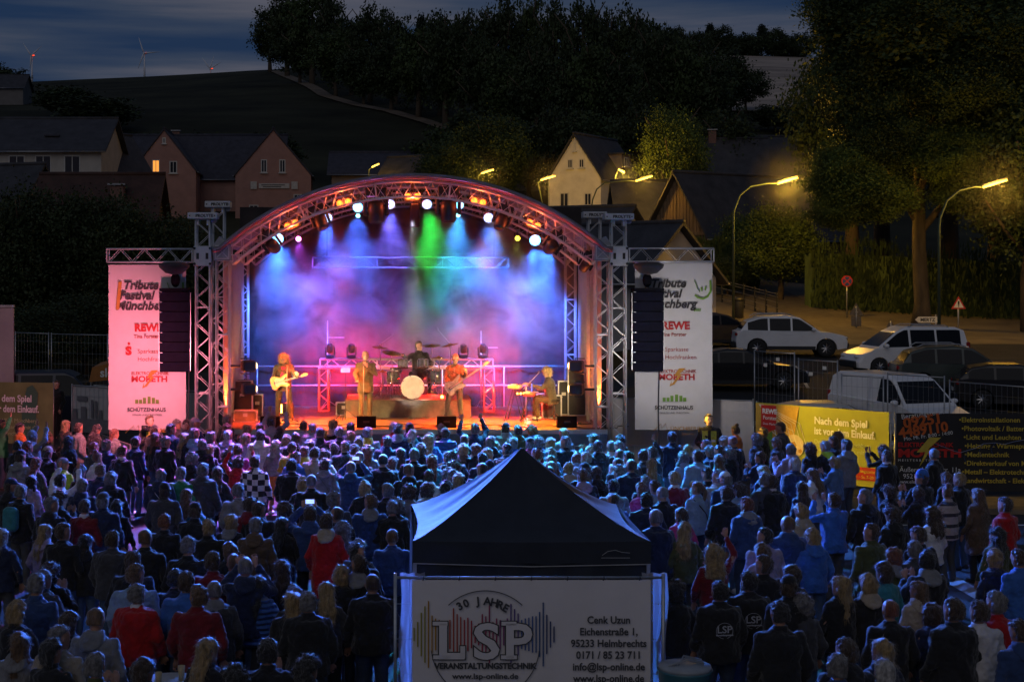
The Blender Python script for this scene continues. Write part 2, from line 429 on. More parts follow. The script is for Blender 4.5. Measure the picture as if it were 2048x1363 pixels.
top = [(540, 5), (575, -30), (625, -40), (668, -15), (702, 30), (740, -5), (790, 12), (842, 38), (880, 20), (925, 8), (968, 14), (1010, -12), (1062, -30), (1110, -12), (1165, -20), (1215, -4), (1262, 6), (1305, 26), (1352, 44), (1400, 50)]
desc = ['leftmost broad tree at the edge of the dark wood above the field', 'tall round tree second from the left edge of the wood', 'highest tree left of the first notch in the wood',
        'full tree just left of the sky notch in the wood', 'low tree filling the sky notch in the wood', 'broad tree right of the sky notch', 'bushy tree left of the pointed fir on the wood skyline',
        'pointed dark fir on the skyline of the wood', 'rounded tree right of the skyline fir', 'tree above the arch centre on the wood skyline', 'tree left of the tallest birches in the wood', 'tall open tree cut by the top of the photo above the arch',
        'tallest feathery tree over the right part of the stage', 'tree with light gaps beside the tallest feathery tree', 'tree behind the bare white branches in the wood', 'tree above the white gabled house chimney',
        'tree above the right gable roof on the skyline', 'last high tree before the wood drops to the right', 'smaller tree where the wood slopes down right', 'low rounded tree left of the pale field']
for i, (px, ty) in enumerate(top):
    D = interp(px, WE) + 3 + (i * 37) % 14
    x = (px - 800) * D / 3000; z = ground_z(x, D); zt = 5.5 + (540 - ty) * D / 3000
    fir = i == 7
    tree(x, D, zt - z, (4.2 if fir else (43 + (i % 3) * 5) * D / 3000 * 1.15), 'fir' if fir else 'far', 3 if fir else (i % 5 == 2), desc[i], 'fir_tree' if fir else 'broadleaf_tree', group=WOOD, cut=.06)
# second and third row lower down the slope, to fill the wood's face
words = ['leftmost', 'second', 'third', 'fourth', 'fifth', 'sixth', 'seventh', 'eighth', 'ninth', 'tenth', 'eleventh', 'twelfth', 'thirteenth', 'fourteenth', 'fifteenth', 'sixteenth', 'seventeenth']
for i in range(15):
    px = 600 + i * 58 + (i * 31) % 17; D = interp(px, WE) - 6 - (i * 13) % 12
    x = (px - 800) * D / 3000
    tree(x, D, (118 + (i * 29) % 50) * D / 3000 * (1 if px < 800 else 1.5), 66 * D / 3000, 'far', (0, 1, 0)[i % 3], '%s dark tree of the middle row on the face of the wood, from left' % words[i], 'broadleaf_tree', group=WOOD, cut=.03)
for i in range(11):
    px = 890 + i * 56; D = 152 + (i * 13) % 10
    x = (px - 800) * D / 3000
    tree(x, D, 9 + (i * 5) % 3, 4.2, 'far', (1, 0, 1)[i % 3], '%s dark tree along the foot of the wood behind the houses' % words[i], 'broadleaf_tree', group=WOOD, cut=.03)
for i in range(13):
    px = 1290 + i * 26; D = 452 + (i % 2) * 10
    x = (px - 800) * D / 3000
    tree(x, D, 9.6 + (i * 7) % 4, 5.6, 'fir' if i % 4 == 1 else 'far', 3 if i % 4 == 1 else 0, '%s little treetop on the far ridge above the pale field' % words[i], 'ridge_tree', base=ground_z(x, 449) - 1, group='treetops on the far ridge', cut=.0)
for px, D, h, r, lab in [(1492, 262, 8.5, 5, 'dark rounded tree overlapping the left edge of the pale field'), (1450, 250, 13, 5.5, 'taller dark tree left of the pale field'), (1550, 232, 4.5, 5, 'low dark bush below the pale field'), (1600, 226, 4.5, 5, 'dark thicket under the pale field near the big roof'),
                         (1400, 240, 14, 6.5, 'dark tree between the wood and the pale field')]:
    x = (px - 800) * D / 3000; tree(x, D, h, r, 'far', 0, lab, 'broadleaf_tree', group=WOOD, cut=.05)
# tree lit by the street lamps beside the white house
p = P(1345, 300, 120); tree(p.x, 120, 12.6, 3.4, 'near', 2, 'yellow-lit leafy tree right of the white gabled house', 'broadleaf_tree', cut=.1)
p = P(980, 330, 136); tree(p.x, 136, 11.5, 4.6, 'near', 1, 'dim round tree behind the street lamp above the arch', 'broadleaf_tree', cut=.1)
p = P(900, 330, 132); tree(p.x, 132, 9.0, 3.8, 'near', 1, 'small dim tree just right of the arch top', 'broadleaf_tree', cut=.1)
# the giant tree on the right
def big_tree():
    X, Y = P(1842, 0, 74).x, 74.0; z = ground_z(X, Y)
    t = thing('giant_tree', 'giant broadleaf tree with thick lit trunk filling the right side', 'tree', (X, Y, z))
    g = G(); g.tube([(0, 0, -.3), (.05, 0, 1.2), (-.1, 0, 4), (-.1, 0, 7), (0, .2, 10), (0, .3, 16)], [.58, .38, .33, .28, .22, .1], 14)
    obj('trunk', g, M('trunk_bark', (.07, .055, .035), .95, var=.5, vs=3, bump=1, bs=8, stretch=(1, 1, .25)), t, True)  # giant trunk's own bark, darker than the limbs
    rnd = random.Random(5)
    for k in range(11):
        an = k * 2.39; z0 = 4.5 + k * .9; l = 3.3 - k * .12
        b = G().tube([(-.25, 0, z0), (math.cos(an) * l * .45, math.sin(an) * l * .45, z0 + 2.2), (math.cos(an) * l, math.sin(an) * l, z0 + 4.2)], [.2, .12, .04], 7)
        obj('limb', b, bark, t, True)
    blobs = [(0, 0, 14.5, 6.2, 5.0), (-3.0, -.5, 11.4, 3.0, 3.6), (3.8, 0, 11.0, 4.2, 4.0), (-4.0, -1, 7.4, 2.4, 2.4), (-2.2, -1.5, 9.2, 2.6, 2.2), (4.4, -.8, 6.8, 3.0, 2.6), (0, 1, 18.0, 4.6, 3.4), (-3.4, .5, 15.6, 2.8, 3.0), (5.6, .5, 15.2, 3.6, 3.4), (-2.9, -1.2, 6.4, 2.8, 1.9), (1.9, -1.5, 8.6, 2.4, 2.2), (-4.4, -1.0, 5.8, 1.9, 1.5), (1.6, -1.6, 6.6, 2.0, 1.5), (.4, -2.4, 8.4, 2.4, 2.0), (.6, -2.8, 11.6, 3.0, 2.6), (-1.0, -2.6, 14.6, 3.4, 2.8), (2.6, -2.2, 13.6, 3, 2.6)]
    for i, (x, y, zz, r, h) in enumerate(blobs):
        c = obj('crown', CROWN['near'][i % 2], LM[1 if zz > 9 else 2], t); c.location = (x, y, zz); c.scale = (r, r * .9, h); c['kind'] = 'stuff'; c.rotation_euler = (0, 0, i)  # low clumps take the brighter leaves, lamplight put into the colour
big_tree()
for px, D, h, r, m, lab in [(1705, 86, 17, 4.2, 1, 'tall dark tree left of the giant tree, behind the left street lamp'), (1990, 84, 18, 5.4, 0, 'tall black tree at the right edge behind the last street lamp'), (2060, 72, 13, 4.5, 1, 'dark tree half outside the right edge of the photo'),
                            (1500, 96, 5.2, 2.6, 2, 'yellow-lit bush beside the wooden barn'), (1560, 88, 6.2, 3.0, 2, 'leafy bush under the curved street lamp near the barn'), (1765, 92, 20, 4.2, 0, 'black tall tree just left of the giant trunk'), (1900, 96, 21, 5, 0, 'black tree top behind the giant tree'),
                            (1455, 90, 2.6, 2.0, 1, 'low bush right of the right festival banner'), (2110, 90, 20, 5, 0, 'black tree beyond the right edge of the photo')]:
    x = (px - 800) * D / 3000; tree(x, D, h, r, 'near', m, lab, 'broadleaf_tree' if h > 7 else 'bush', cut=.12 if h > 7 else 0, cat='tree' if h > 7 else 'bush')
# clipped conifer hedge
hm = M('hedge_needles', (.045, .075, .022), .8, var=.5, vs=2, stretch=(1, 1, .3))
def hedge(name, lab, x0, x1, y0, y1, h):
    rnd = random.Random(x0); g = G(); n = 5200
    for k in range(n):
        u = rnd.random(); x = x0 + (x1 - x0) * u; y = y0 + (y1 - y0) * u + rnd.uniform(-.25, .25); col = .5 + .5 * math.sin(u * (x1 - x0) * 5.5)
        hh = h * (.84 + .08 * col + .16 * mnoise.noise(Vector((x * .45, y * .45, 1)))); z = ground_z(x, y) + hh * rnd.random(); s = rnd.uniform(.10, .24)
        y -= .35 * col
        g.add([(x - s * .28, y, z), (x + s * .28, y + .05, z), (x + rnd.gauss(0, .05), y + rnd.gauss(0, .08), z + s * 2.2)], [(0, 1, 2)])
    o = obj('hedge_foliage', g, hm); o.name = name; tag(o, lab, 'hedge'); o['kind'] = 'stuff'
    core = G()
    for k in range(14):
        u0, u1 = k / 14, (k + 1) / 14
        a = (x0 + (x1 - x0) * u0, y0 + (y1 - y0) * u0 + .45); b = (x0 + (x1 - x0) * u1, y0 + (y1 - y0) * u1 + .45)
        za, zb = ground_z(*a), ground_z(*b)
        core.add([(a[0], a[1], za - .2), (b[0], b[1], zb - .2), (b[0], b[1], zb + h * .74), (a[0], a[1], za + h * .74), (a[0], a[1] + .8, za - .2), (b[0], b[1] + .8, zb - .2), (b[0], b[1] + .8, zb + h * .74), (a[0], a[1] + .8, za + h * .74)],
                 [(0, 1, 2, 3), (5, 4, 7, 6), (3, 2, 6, 7)])
    obj('hedge_core', core, hm, o)
hedge('conifer_hedge', 'tall clipped conifer hedge behind the parked cars on the right', 23.0, 40.5, 84, 75, 4.2)
hedge('conifer_hedge', 'shorter conifer hedge behind the mesh railing by the path', 14.0, 22.0, 99, 92, 3.4)
# dark shrubs in front of the left houses
for px, py, D, h, r, lab in [(330, 420, 80, 8.2, 4.0, 'dark bush in front of the pink gabled house'), (235, 460, 79, 9.4, 3.6, 'dark bush above the left PA tower'), (140, 480, 80, 9.8, 3.8, 'dark bush above the parked van at left'), (40, 470, 78, 9.8, 4.0, 'dark bush at the left edge below the balcony house'),
                              (430, 440, 82, 6.8, 3.4, 'dark bush just left of the stage roof'), (60, 560, 66, 3.8, 3.2, 'black bush behind the construction fence at left'), (170, 560, 70, 4.2, 3.4, 'black bush between fence and red roof'), (-60, 520, 80, 7, 5, 'black tree at the left edge over the grey board'),
                              (20, 165, 330, 7, 6, 'dark treetop beside the little roof on the left skyline'), (-10, 180, 320, 8, 6, 'dark tree at the left edge of the skyline'), (130, 230, 250, 6, 7, 'dark scrub on the hill below the first wind turbine'), (200, 250, 230, 6, 8, 'dark scrub on the hill above the pink house')]:
    x = (px - 800) * D / 3000; tree(x, D, h, r, 'far' if D > 110 else 'near', 0, lab, 'bush', cut=0, cat='bush')
for i in range(9):
    px = 215 + i * 42; D = 172 + (i % 3) * 5; x = (px - 800) * D / 3000
    tree(x, D, 4 + i % 3, 4, 'far', 0, '%s dark shrub behind the roofs of the left houses' % words[i], 'bush', cut=0, cat='bush', group='shrubs behind the left houses')

# ------------------------------------------------------------------ wind turbines
tw = M('turbine_white', (.8, .8, .82), .5, var=.05)
redl = M('beacon_red', (.6, .05, .03), .4, emit=(1, .09, .04), es=1.2)
def turbine(px, hy, D, bl, angs, lab):
    p = P(px, hy, D); zb = ground_z(p.x, D)
    t = thing('wind_turbine', lab, 'wind turbine', (p.x, D, zb), 0, 'wind turbines on the skyline')
    H = p.z - zb
    obj('tower', G().tube([(0, 0, 0), (0, 0, H)], [2.2, 1.3], 12), tw, t, True)
    obj('nacelle', G().box((1.5, 0, H + 1.2), (8, 3.4, 3.4), bev=.8), tw, t)
    obj('hub', G().ball((-1, -2.5, H + 1.2), 1.9), tw, t, True)
    obj('beacon', G().ball((3.5, -2.2, H + 1.8), (2.6, 1, 1.3)), redl, t, True)
    for a in angs:
        c, s = math.cos(R(a)), math.sin(R(a))
        obj('blade', G().tube([(-1, -3, H + 1.2), (-1 + c * bl * .25, -3, H + 1.2 + s * bl * .25), (-1 + c * bl, -3, H + 1.2 + s * bl)], [.9, 1.5, .3], 6), tw, t, True)
turbine(64, 113, 3000, 29, (123, 42, 265), 'leftmost wind turbine with red beacon, blades in a V')
turbine(289, 108, 3000, 33, (108, 4, 250), 'middle wind turbine with one long blade up and red beacon')
turbine(421, 139, 3400, 30, (125, 72, 30), 'half-sunk wind turbine behind the ridge, right of the others')
# ------------------------------------------------------------------ houses
def plaster(n, c): return M(n, c, .9, var=.12, vs=1.2, bump=.3, bs=25)
rooft = M('slate_roof', (.042, .042, .048), .75, var=.35, vs=1.2, bump=.8, bs=9)
roofr = M('red_tile_roof', (.06, .028, .02), .8, var=.35, vs=1.5, bump=.8, bs=9)
glassd = M('dark_glass', (.02, .022, .028), .12, var=.1)
framew = M('window_frame_white', (.5, .5, .48), .5, var=.05)
framed = M('window_frame_brown', (.10, .06, .04), .6, var=.1)
litw = M('lit_window', (.8, .45, .15), .5, emit=(1, .36, .05), es=1.1)
def window(parent, T, wd, ht, lit=False, frame=None, cross=True):
    "T places the window: local x right, z up, y into the wall"
    fr = G(); t = .09
    fr.add([(-wd / 2, -.03, -ht / 2), (wd / 2, -.03, -ht / 2), (wd / 2, -.03, ht / 2), (-wd / 2, -.03, ht / 2), (-wd / 2 + t, -.03, -ht / 2 + t), (wd / 2 - t, -.03, -ht / 2 + t), (wd / 2 - t, -.03, ht / 2 - t), (-wd / 2 + t, -.03, ht / 2 - t),
            (-wd / 2, .08, -ht / 2), (wd / 2, .08, -ht / 2), (wd / 2, .08, ht / 2), (-wd / 2, .08, ht / 2), (-wd / 2 + t, .0, -ht / 2 + t), (wd / 2 - t, .0, -ht / 2 + t), (wd / 2 - t, .0, ht / 2 - t), (-wd / 2 + t, .0, ht / 2 - t)],
           [(0, 1, 5, 4), (1, 2, 6, 5), (2, 3, 7, 6), (3, 0, 4, 7), (0, 8, 9, 1), (1, 9, 10, 2), (2, 10, 11, 3), (3, 11, 8, 0), (4, 5, 13, 12), (5, 6, 14, 13), (6, 7, 15, 14), (7, 4, 12, 15)], T)
    wo = obj('window', fr, frame or framew, parent)
    obj('pane', G().box((0, -.006, 0), (wd - 2 * t + .01, .008, ht - 2 * t + .01), T), litw if lit else glassd, wo)
    if cross: obj('mullion', G().box((0, -.022, 0), (.06, .02, ht - 2 * t), T), frame or framew, wo)
    obj('sill', G().box((0, -.1, -ht / 2 - .05), (wd + .2, .22, .07), T), frame or framew, wo)
def house(name, label, base, rz, w_, d_, he, hr, wall, roof, wins=(), chims=(), over=.45, hip=0, group=None):
    "gable on local -y, ridge along y"
    t = thing(name, label, 'house', base, rz, group)
    poly = [(-w_ / 2, -1.5), (w_ / 2, -1.5), (w_ / 2, he), (0, hr), (-w_ / 2, he)]
    obj('wall', G().prism(poly, -d_ / 2, d_ / 2), wall, t)
    sl = (hr - he) / (w_ / 2); oy = d_ / 2 + over; ox = w_ / 2 + over; th = .18
    ze = he - sl * over
    for s in (-1, 1):
        g = G()
        vs = [(0, -oy, hr + .06), (s * ox, -oy, ze + .06), (s * ox, oy, ze + .06), (0, oy, hr + .06)]
        vs += [(x, y, z + th) for x, y, z in vs]
        g.add(vs, [(0, 1, 2, 3), (7, 6, 5, 4), (0, 4, 5, 1), (1, 5, 6, 2), (2, 6, 7, 3), (3, 7, 4, 0)])
        r = obj('roof', g, roof, t)
        if s == 1: first = r
    obj('ridge_tiles', G().tube([(0, -oy, hr + .24), (0, oy, hr + .24)], .13, 7), roof, t, True)
    for s in (-1, 1):
        obj('gutter', G().tube([(s * (ox + .06), -oy, ze + .1), (s * (ox + .06), oy, ze + .1)], .07, 6), M('zinc_gutter', (.25, .26, .28), .4, .8), t, True)
    for x, y, hh in chims:
        zc = hr - sl * abs(x)
        c = obj('chimney', G().box((x, y, zc + hh / 2 - .4), (.75, .75, hh + .8)), M('chimney_brick', (.18, .10, .08), .9, var=.3, vs=8), t)
        obj('chimney_cap', G().box((x, y, zc + hh + .12), (1.0, 1.0, .1)), M('zinc_gutter', (.25, .26, .28), .4, .8), c)
    for f, u, v, ww, hh, lit in wins:
        if f == 'f': T = Matrix.Translation((u, -d_ / 2 - .01, v))
        elif f == 'r': T = Matrix.Translation((w_ / 2 + .01, u, v)) @ Matrix.Rotation(R(90), 4, 'Z')
        else: T = Matrix.Translation((-w_ / 2 - .01, u, v)) @ Matrix.Rotation(R(-90), 4, 'Z')
        window(t, T, ww, hh, lit, framed if f == 'f' and name == 'farmhouse' else None)
    return t
# white gabled house right of the stage arch
b = P(1160, 0, 130); zb = 7.0
whitep = plaster('white_plaster', (.62, .60, .54))
wh = house('white_house', 'tall white house with steep pointed gable and dark slate roof', (17.4, 133.4, zb), R(-32), 4.9, 8.6, 6.5, 10.1, whitep, rooft,
      [('f', -.45, 7.7, .5, .8, 0), ('f', .65, 7.7, .5, .8, 0), ('f', -1.0, 4.6, .85, 1.25, 0), ('f', 1.25, 4.6, .7, 1.1, 0), ('f', 0, 9.1, .22, .7, 0), ('f', -1.0, 1.7, .8, 1.2, 0),
       ('r', -2.4, 4.5, .9, 1.2, 0), ('r', -2.6, 1.4, .9, 1.2, 0), ('r', .6, 4.5, .9, 1.2, 0)], [(-.5, 2.2, .9)], over=.3)
dm = obj('dormer', G().box((1.75, 1.2, 8.1), (1.3, 1.9, 1.25)), M('hall_boards', (.20, .16, .14), .9, var=.2, vs=8, stretch=(4, 4, .1)), wh)
obj('dormer_roof', G().box((1.8, 1.2, 8.8), (1.7, 2.2, .12)), rooft, dm); window(wh, Matrix.Translation((2.41, 1.2, 8.1)) @ Matrix.Rotation(R(90), 4, 'Z'), .8, .8)
obj('drainpipe', G().tube([(-2.5, -4.35, 0), (-2.5, -4.35, 6.4)], .05, 6), M('zinc_gutter', (.25, .26, .28), .4, .8), wh)
# little white outbuilding and wooden barn
p = P(1290, 0, 108); house('outbuilding', 'small white outbuilding with dark roof beside the barn', (p.x, 110, 4.2), R(90), 5, 3.6, 4.9, 7.6, whitep, rooft, [('l', 0, 2.6, .8, 1, 0)])
barnw = M('weathered_boards', (.17, .115, .07), .9, var=.4, vs=6, bump=.5, bs=10, stretch=(1, 1, .1))
def barn():
    t = house('barn', 'long wooden barn with big dark slate roof right of the stage', (25.4, 108.5, 2.6), R(-55), 5.6, 15, 5.5, 9.5, plaster('barn_core', (.09, .07, .05)), rooft, [])
    for k in range(18):
        x = -2.66 + k * .313; top_ = 5.5 + (1 - abs(x) / 2.8) * 4.0 - .25
        obj('plank', G().box((x, -7.54, (top_ + .6) / 2), (.26, .05, top_ - .6)), barnw, t)
    obj('beam', G().box((0, -7.6, 5.4), (5.7, .1, .22)), barnw, t)
    obj('snow_guard', G().tube([(3.0, -7.6, 5.3), (3.0, 7.6, 5.3)], .05, 5), M('zinc_gutter', (.25, .26, .28), .4, .8), t)
barn()
# large old roofs further up
house('farmhouse', 'big hipped grey roof behind the barn on the right', (P(1445, 0, 150).x, 150, 7.2), R(80), 8, 8, 6.2, 11.2, plaster('grey_plaster', (.16, .15, .14)), rooft, [], [(0, 1.0, 1.0)])
house('farmhouse', 'long grey roof right of the big hipped roof', (P(1540, 0, 152).x, 154, 8.4), R(92), 8, 8.5, 5.2, 10.6, plaster('grey_plaster', (.16, .15, .14)), rooft, [], [(-1.5, 1.0, .9)])
# houses between PA tower and barn
house('shed', 'white-walled shed with dark roof behind the right PA tower', (P(1165, 0, 92).x, 94, 2.6), R(55), 7, 7, 4.0, 6.6, plaster('shed_plaster', (.42, .40, .38)), rooft, [('f', 0, 2, .8, 1, 0)])
house('shed', 'pale gabled shed close behind the right line array', (P(1262, 0, 76).x, 79, 1.9), R(35), 5.6, 8, 3.2, 5.8, plaster('shed_plaster', (.42, .40, .38)), rooft, [])
# pink double-gabled house on the left
pink = plaster('pink_plaster', (.34, .19, .16)); zb = 10.6
house('pink_house', 'long dark-roofed house body joining two pink gables', (P(398, 0, 156).x, 156, zb), R(90), 8.0, 17.6, 4.4, 8.7, pink, M('dark_roof_tiles', (.04, .04, .055), .8, var=.3, vs=2, bump=.6, bs=9), [('l', 1.4, 5.6, .1, .1, 0)], [(.8, -2.4, .9), (.3, 2.4, .9)])
for px, ww, lab, wn in [(328, 6.2, 'left pink gable with one lit orange window', [('f', -.8, 5.1, .75, 1.25, 1), ('f', .9, 5.0, .75, 1.2, 0), ('f', 0, 7.6, .35, .6, 0)]), (545, 7.4, 'right pink gable with a sign board and two upper windows', [('f', -.9, 5.1, .6, 1.3, 0), ('f', .9, 5.1, .6, 1.3, 0), ('f', -1.9, .7, .9, 1.2, 0), ('f', 2.4, 1.9, .8, .9, 0)])]:
    t = house('pink_gable', lab, (P(px, 0, 148).x, 151, zb), R(2), ww, 7.5, 4.2 if ww > 7 else 4.6, 8.6, pink, M('dark_roof_tiles', (.04, .04, .055), .8), wn, over=.15, group='pink gables')
    if ww > 7:
        sg = obj('sign_board', G().box((.1, -3.85, 3.15), (3.0, .1, .5), bev=.02), M('board_white', (.45, .44, .42), .6), t)
        for q in range(2): obj('print_line', G().box((.0 - .1 * q, -3.905, 3.24 - .17 * q), (2.3 - .5 * q, .008, .09)), M('print_dark', (.06, .06, .06), .7), sg)
        for s in (-1.9, 2.1):
            obj('sign_board', G().box((s, -3.85, 3.2), (.62, .1, .75), bev=.02), M('board_white', (.45, .44, .42), .6), t)
# balcony house far left
t = house('balcony_house', 'big dark-roofed house with white wall and wooden balcony, far left', (P(70, 0, 120).x, 124, 11.1), R(90), 10, 11, 3.9, 6.7, plaster('cream_plaster', (.42, .40, .36)), rooft, [], [])
for u in (-3.2, -.9, 1.2): 
    window(t, Matrix.Translation((-5.01, u, 2.7)) @ Matrix.Rotation(R(-90), 4, 'Z'), 1.3, 1.6, False)
for k in range(18): obj('baluster', G().box((-6.1, -5 + k * .58, 1.2), (.06, .3, .85)), framed, t)
obj('balcony_rail', G().box((-6.1, -.1, 1.68), (.12, 10.4, .1)), framed, t)
obj('balcony_floor', G().box((-5.6, -.1, .68), (1.2, 10.4, .14)), framed, t)
obj('roof_window', G().box((-3.0, -1.2, 5.22), (.9, 1.2, .1), T=Matrix.Rotation(0, 4, 'Y')), glassd, t)
t = house('corner_house', 'cream side wall and dark gable right of the balcony house', (P(196, 0, 126).x, 128, 9.6), R(-35), 4.6, 6, 4.4, 7.4, plaster('cream_plaster', (.42, .40, .36)), rooft, [])
t = house('low_shed', 'low red-tiled shed roof with brick chimney at left', (P(205, 0, 88).x, 88, 4.0), R(90), 5, 6.5, 4.4, 6.9, plaster('shed_brown', (.12, .07, .05)), roofr, [], [(-1.6, -1.2, 1.0)])
t = house('cottage', 'dark little roof corner below the balcony at the left edge', (P(-10, 0, 95).x, 96, 5.2), R(70), 5, 6, 4.0, 6.8, plaster('grey_plaster', (.16, .15, .14)), rooft, [])
t = house('hill_cottage', 'tiny cottage roof at the left edge of the hill skyline', (P(10, 0, 300).x, 300, ground_z(P(10, 0, 300).x, 300) + .5), R(90), 7, 9, 2.5, 5.2, plaster('grey_plaster', (.16, .15, .14)), rooft, [])
t = house('village_hall', 'long low building with slatted front above the arch', (P(755, 0, 150).x, 152, 11.0), R(90), 8, 9, 4.0, 6.2, M('hall_boards', (.20, .16, .14), .9, var=.2, vs=8, stretch=(4, 4, .1)), M('dark_roof_tiles', (.04, .04, .055), .8), [])
t = house('village_house', 'small dark house right of the slatted hall', (P(838, 0, 140).x, 141, 9.6), R(60), 6, 6, 3.6, 6.4, plaster('shed_brown', (.12, .07, .05)), rooft, [('f', 0, 2.5, .8, 1, 0)])
t = house('forest_house', 'house with a thin pale ridge half hidden in the wood', (P(1060, 0, 170).x, 171, 14.5), R(90), 7, 6.5, 3.6, 7.0, plaster('grey_plaster', (.16, .15, .14)), rooft, [])

# ------------------------------------------------------------------ street lamps
polem = M('lamp_pole_green', (.09, .12, .08), .5, .3, var=.15)
tubem = M('sodium_tube', (1, .7, .2), .4, emit=(1, .56, .07), es=6)
def street_lamp(px, py, D, L, lab, base=None, ang=17, power=900, arm=True, slant=0):
    p = P(px, py, D); zb = ground_z(p.x, D) if base is None else base
    s = D / 3000
    hx, hz = L * s * math.cos(R(ang)) / 2, L * s * math.sin(R(ang)) / 2
    ax = p.x - hx
    polex = ax - (88 if arm else 6) * s
    t = thing('street_lamp', lab, 'street lamp', (polex, D, zb), 0, 'sodium street lamps')
    H = p.z - zb
    if arm:
        g = G().tube([(0, 0, 0), (0, 0, H - 1.9), (.05, 0, H - 1.5), (.35, 0, H - .75), (.9, 0, H - .3), ((ax - polex) * .8, 0, H - .14), (ax - polex, 0, H - hz)], [.075, .06, .055, .05, .045, .04, .035], 8)
    else:
        g = G().tube([(slant, 0, 0), (0, 0, H - .4), (ax - polex, 0, H - hz)], [.06, .05, .035], 8)
    obj('pole', g, polem, t, True)
    a, b_ = Vector((ax - polex, 0, H - hz)), Vector((ax - polex + 2 * hx, 0, H + hz))
    obj('lamp_head', G().tube([a + Vector((0, 0, .09)), b_ + Vector((0, 0, .09))], .085, 8, flat=.6), M('lamp_housing', (.3, .28, .22), .5, .2), t, True)
    obj('lamp_tube', G().tube([a, b_], .055, 8), tubem, t, True)
    lamp('POINT', 'street_light', (p.x, D - .8, p.z - .4), None, power * .55, (1, .52, .06), .25)
street_lamp(1575, 361, 78, 42, 'curved green street lamp in front of the barn and tall trees', power=2600)
street_lamp(1990, 367, 66, 50, 'curved green street lamp by the giant tree at right', power=1100)
street_lamp(1288, 357, 106, 34, 'street lamp beside the outbuilding at the right of the white house', power=700)
street_lamp(1243, 342, 118, 14, 'short lamp glowing at the white house wing', ang=-28, power=1900, arm=False)
street_lamp(1096, 356, 122, 30, 'street lamp just left of the white gabled house', power=900, arm=False, slant=1.2)
street_lamp(975, 343, 130, 26, 'street lamp over the right shoulder of the arch', power=500, arm=False)
street_lamp(751, 331, 140, 16, 'small faint street lamp over the slatted hall', ang=25, power=250, arm=False)

# ------------------------------------------------------------------ traffic signs
metal = M('galvanised_steel', (.42, .43, .44), .4, .7, var=.2, vs=6)
signw = M('sign_white', (.7, .7, .66), .5, var=.05); signr = M('sign_red', (.5, .03, .03), .5, var=.05); signb = M('sign_blue', (.03, .07, .35), .5, var=.05); signk = M('sign_black', (.02, .02, .02), .5)
signback = M('sign_back_grey', (.14, .13, .12), .6, .3)
def signpost(name, lab, px, py, D, by=None):
    p = P(px, py, D); zb = ground_z(p.x, D)
    t = thing(name, lab, 'road sign', (p.x, D, zb)); H = p.z - zb
    obj('post', G().tube([(0, .03, -.1), (0, .03, H + .25)], .035, 8), metal, t, True)
    return t, H
def disc(r, n=28): return [(r * math.cos(2 * PI * k / n), r * math.sin(2 * PI * k / n)) for k in range(n)]
t, H = signpost('no_stopping_sign', 'round red and blue no-stopping sign on a pole', 1694, 562, 80)
for nm, r, mm, y in (('sign_rim', .30, signr, 0), ('sign_face', .24, signb, -.012)): obj(nm, G().prism([(a, b_ + H) for a, b_ in disc(r)], y - .01, y + .01), mm, t)
obj('sign_cross', G().add([(-.19, -.026, H - .15), (-.15, -.026, H - .19), (.19, -.026, H + .15), (.15, -.026, H + .19)], [(0, 1, 2, 3)]), signr, t)
obj('sign_cross', G().add([(.19, -.028, H - .15), (.15, -.028, H - .19), (-.19, -.028, H + .15), (-.15, -.028, H + .19)], [(0, 1, 2, 3)]), signr, t)
t, H = signpost('warning_sign', 'red and white warning triangle with exclamation mark', 1917, 609, 70)
def tri(s, dz=0): return [(-s, -s * .58 + dz), (s, -s * .58 + dz), (0, s * 1.15 + dz)]
obj('sign_rim', G().prism([(a, b_ + H) for a, b_ in tri(.34)], -.01, .01), signr, t)
obj('sign_face', G().prism([(a, b_ + H) for a, b_ in tri(.24)], -.022, -.011), signw, t)
obj('exclamation_mark', G().prism([(-.03, H - .02), (.03, H - .02), (.045, H + .17), (-.045, H + .17)], -.028, -.023), signk, t)
obj('exclamation_dot', G().prism([(a, b_ + H - .075) for a, b_ in disc(.03, 10)], -.028, -.023), signk, t)
for px, py, D, s, lab in [(1713, 622, 74, .36, 'big grey back of a triangular sign behind the white SUV'), (1782, 652, 72, .28, 'small dark back of a sign above the silver van')]:
    t, H = signpost('sign_back', lab, px, py, D)
    obj('sign_face', G().prism([(a, b_ + H) for a, b_ in tri(s)], .05, .07), signback, t)
    if s > .3: obj('sign_plate', G().box((0, .06, H - .5), (.5, .02, .5)), signback, t)
    obj('clamp', G().box((0, .0, H - .05), (.12, .1, .05)), metal, t)
t, H = signpost('direction_sign', 'white arrow sign with black place name beside the giant trunk', 1872, 639, 70)
obj('sign_face', G().prism([(.12, H - .14), (.12, H + .14), (-.82, H + .14), (-.98, H), (-.82, H - .14)], -.02, .0), signw, t)
text('MERTZ', (-.74, -.026, H - .075), .22, signk, t, bold=.006)
t, H = signpost('street_name_sign', 'small white street name plate by the railing', 1546, 637, 78)
obj('sign_face', G().box((0, -.02, H), (.66, .02, .15)), signw, t)
[obj('print_line', G().box((x_, -.035, H), (w0, .006, .05)), signk, t) for x_, w0 in ((-.13, .24), (.15, .26))]
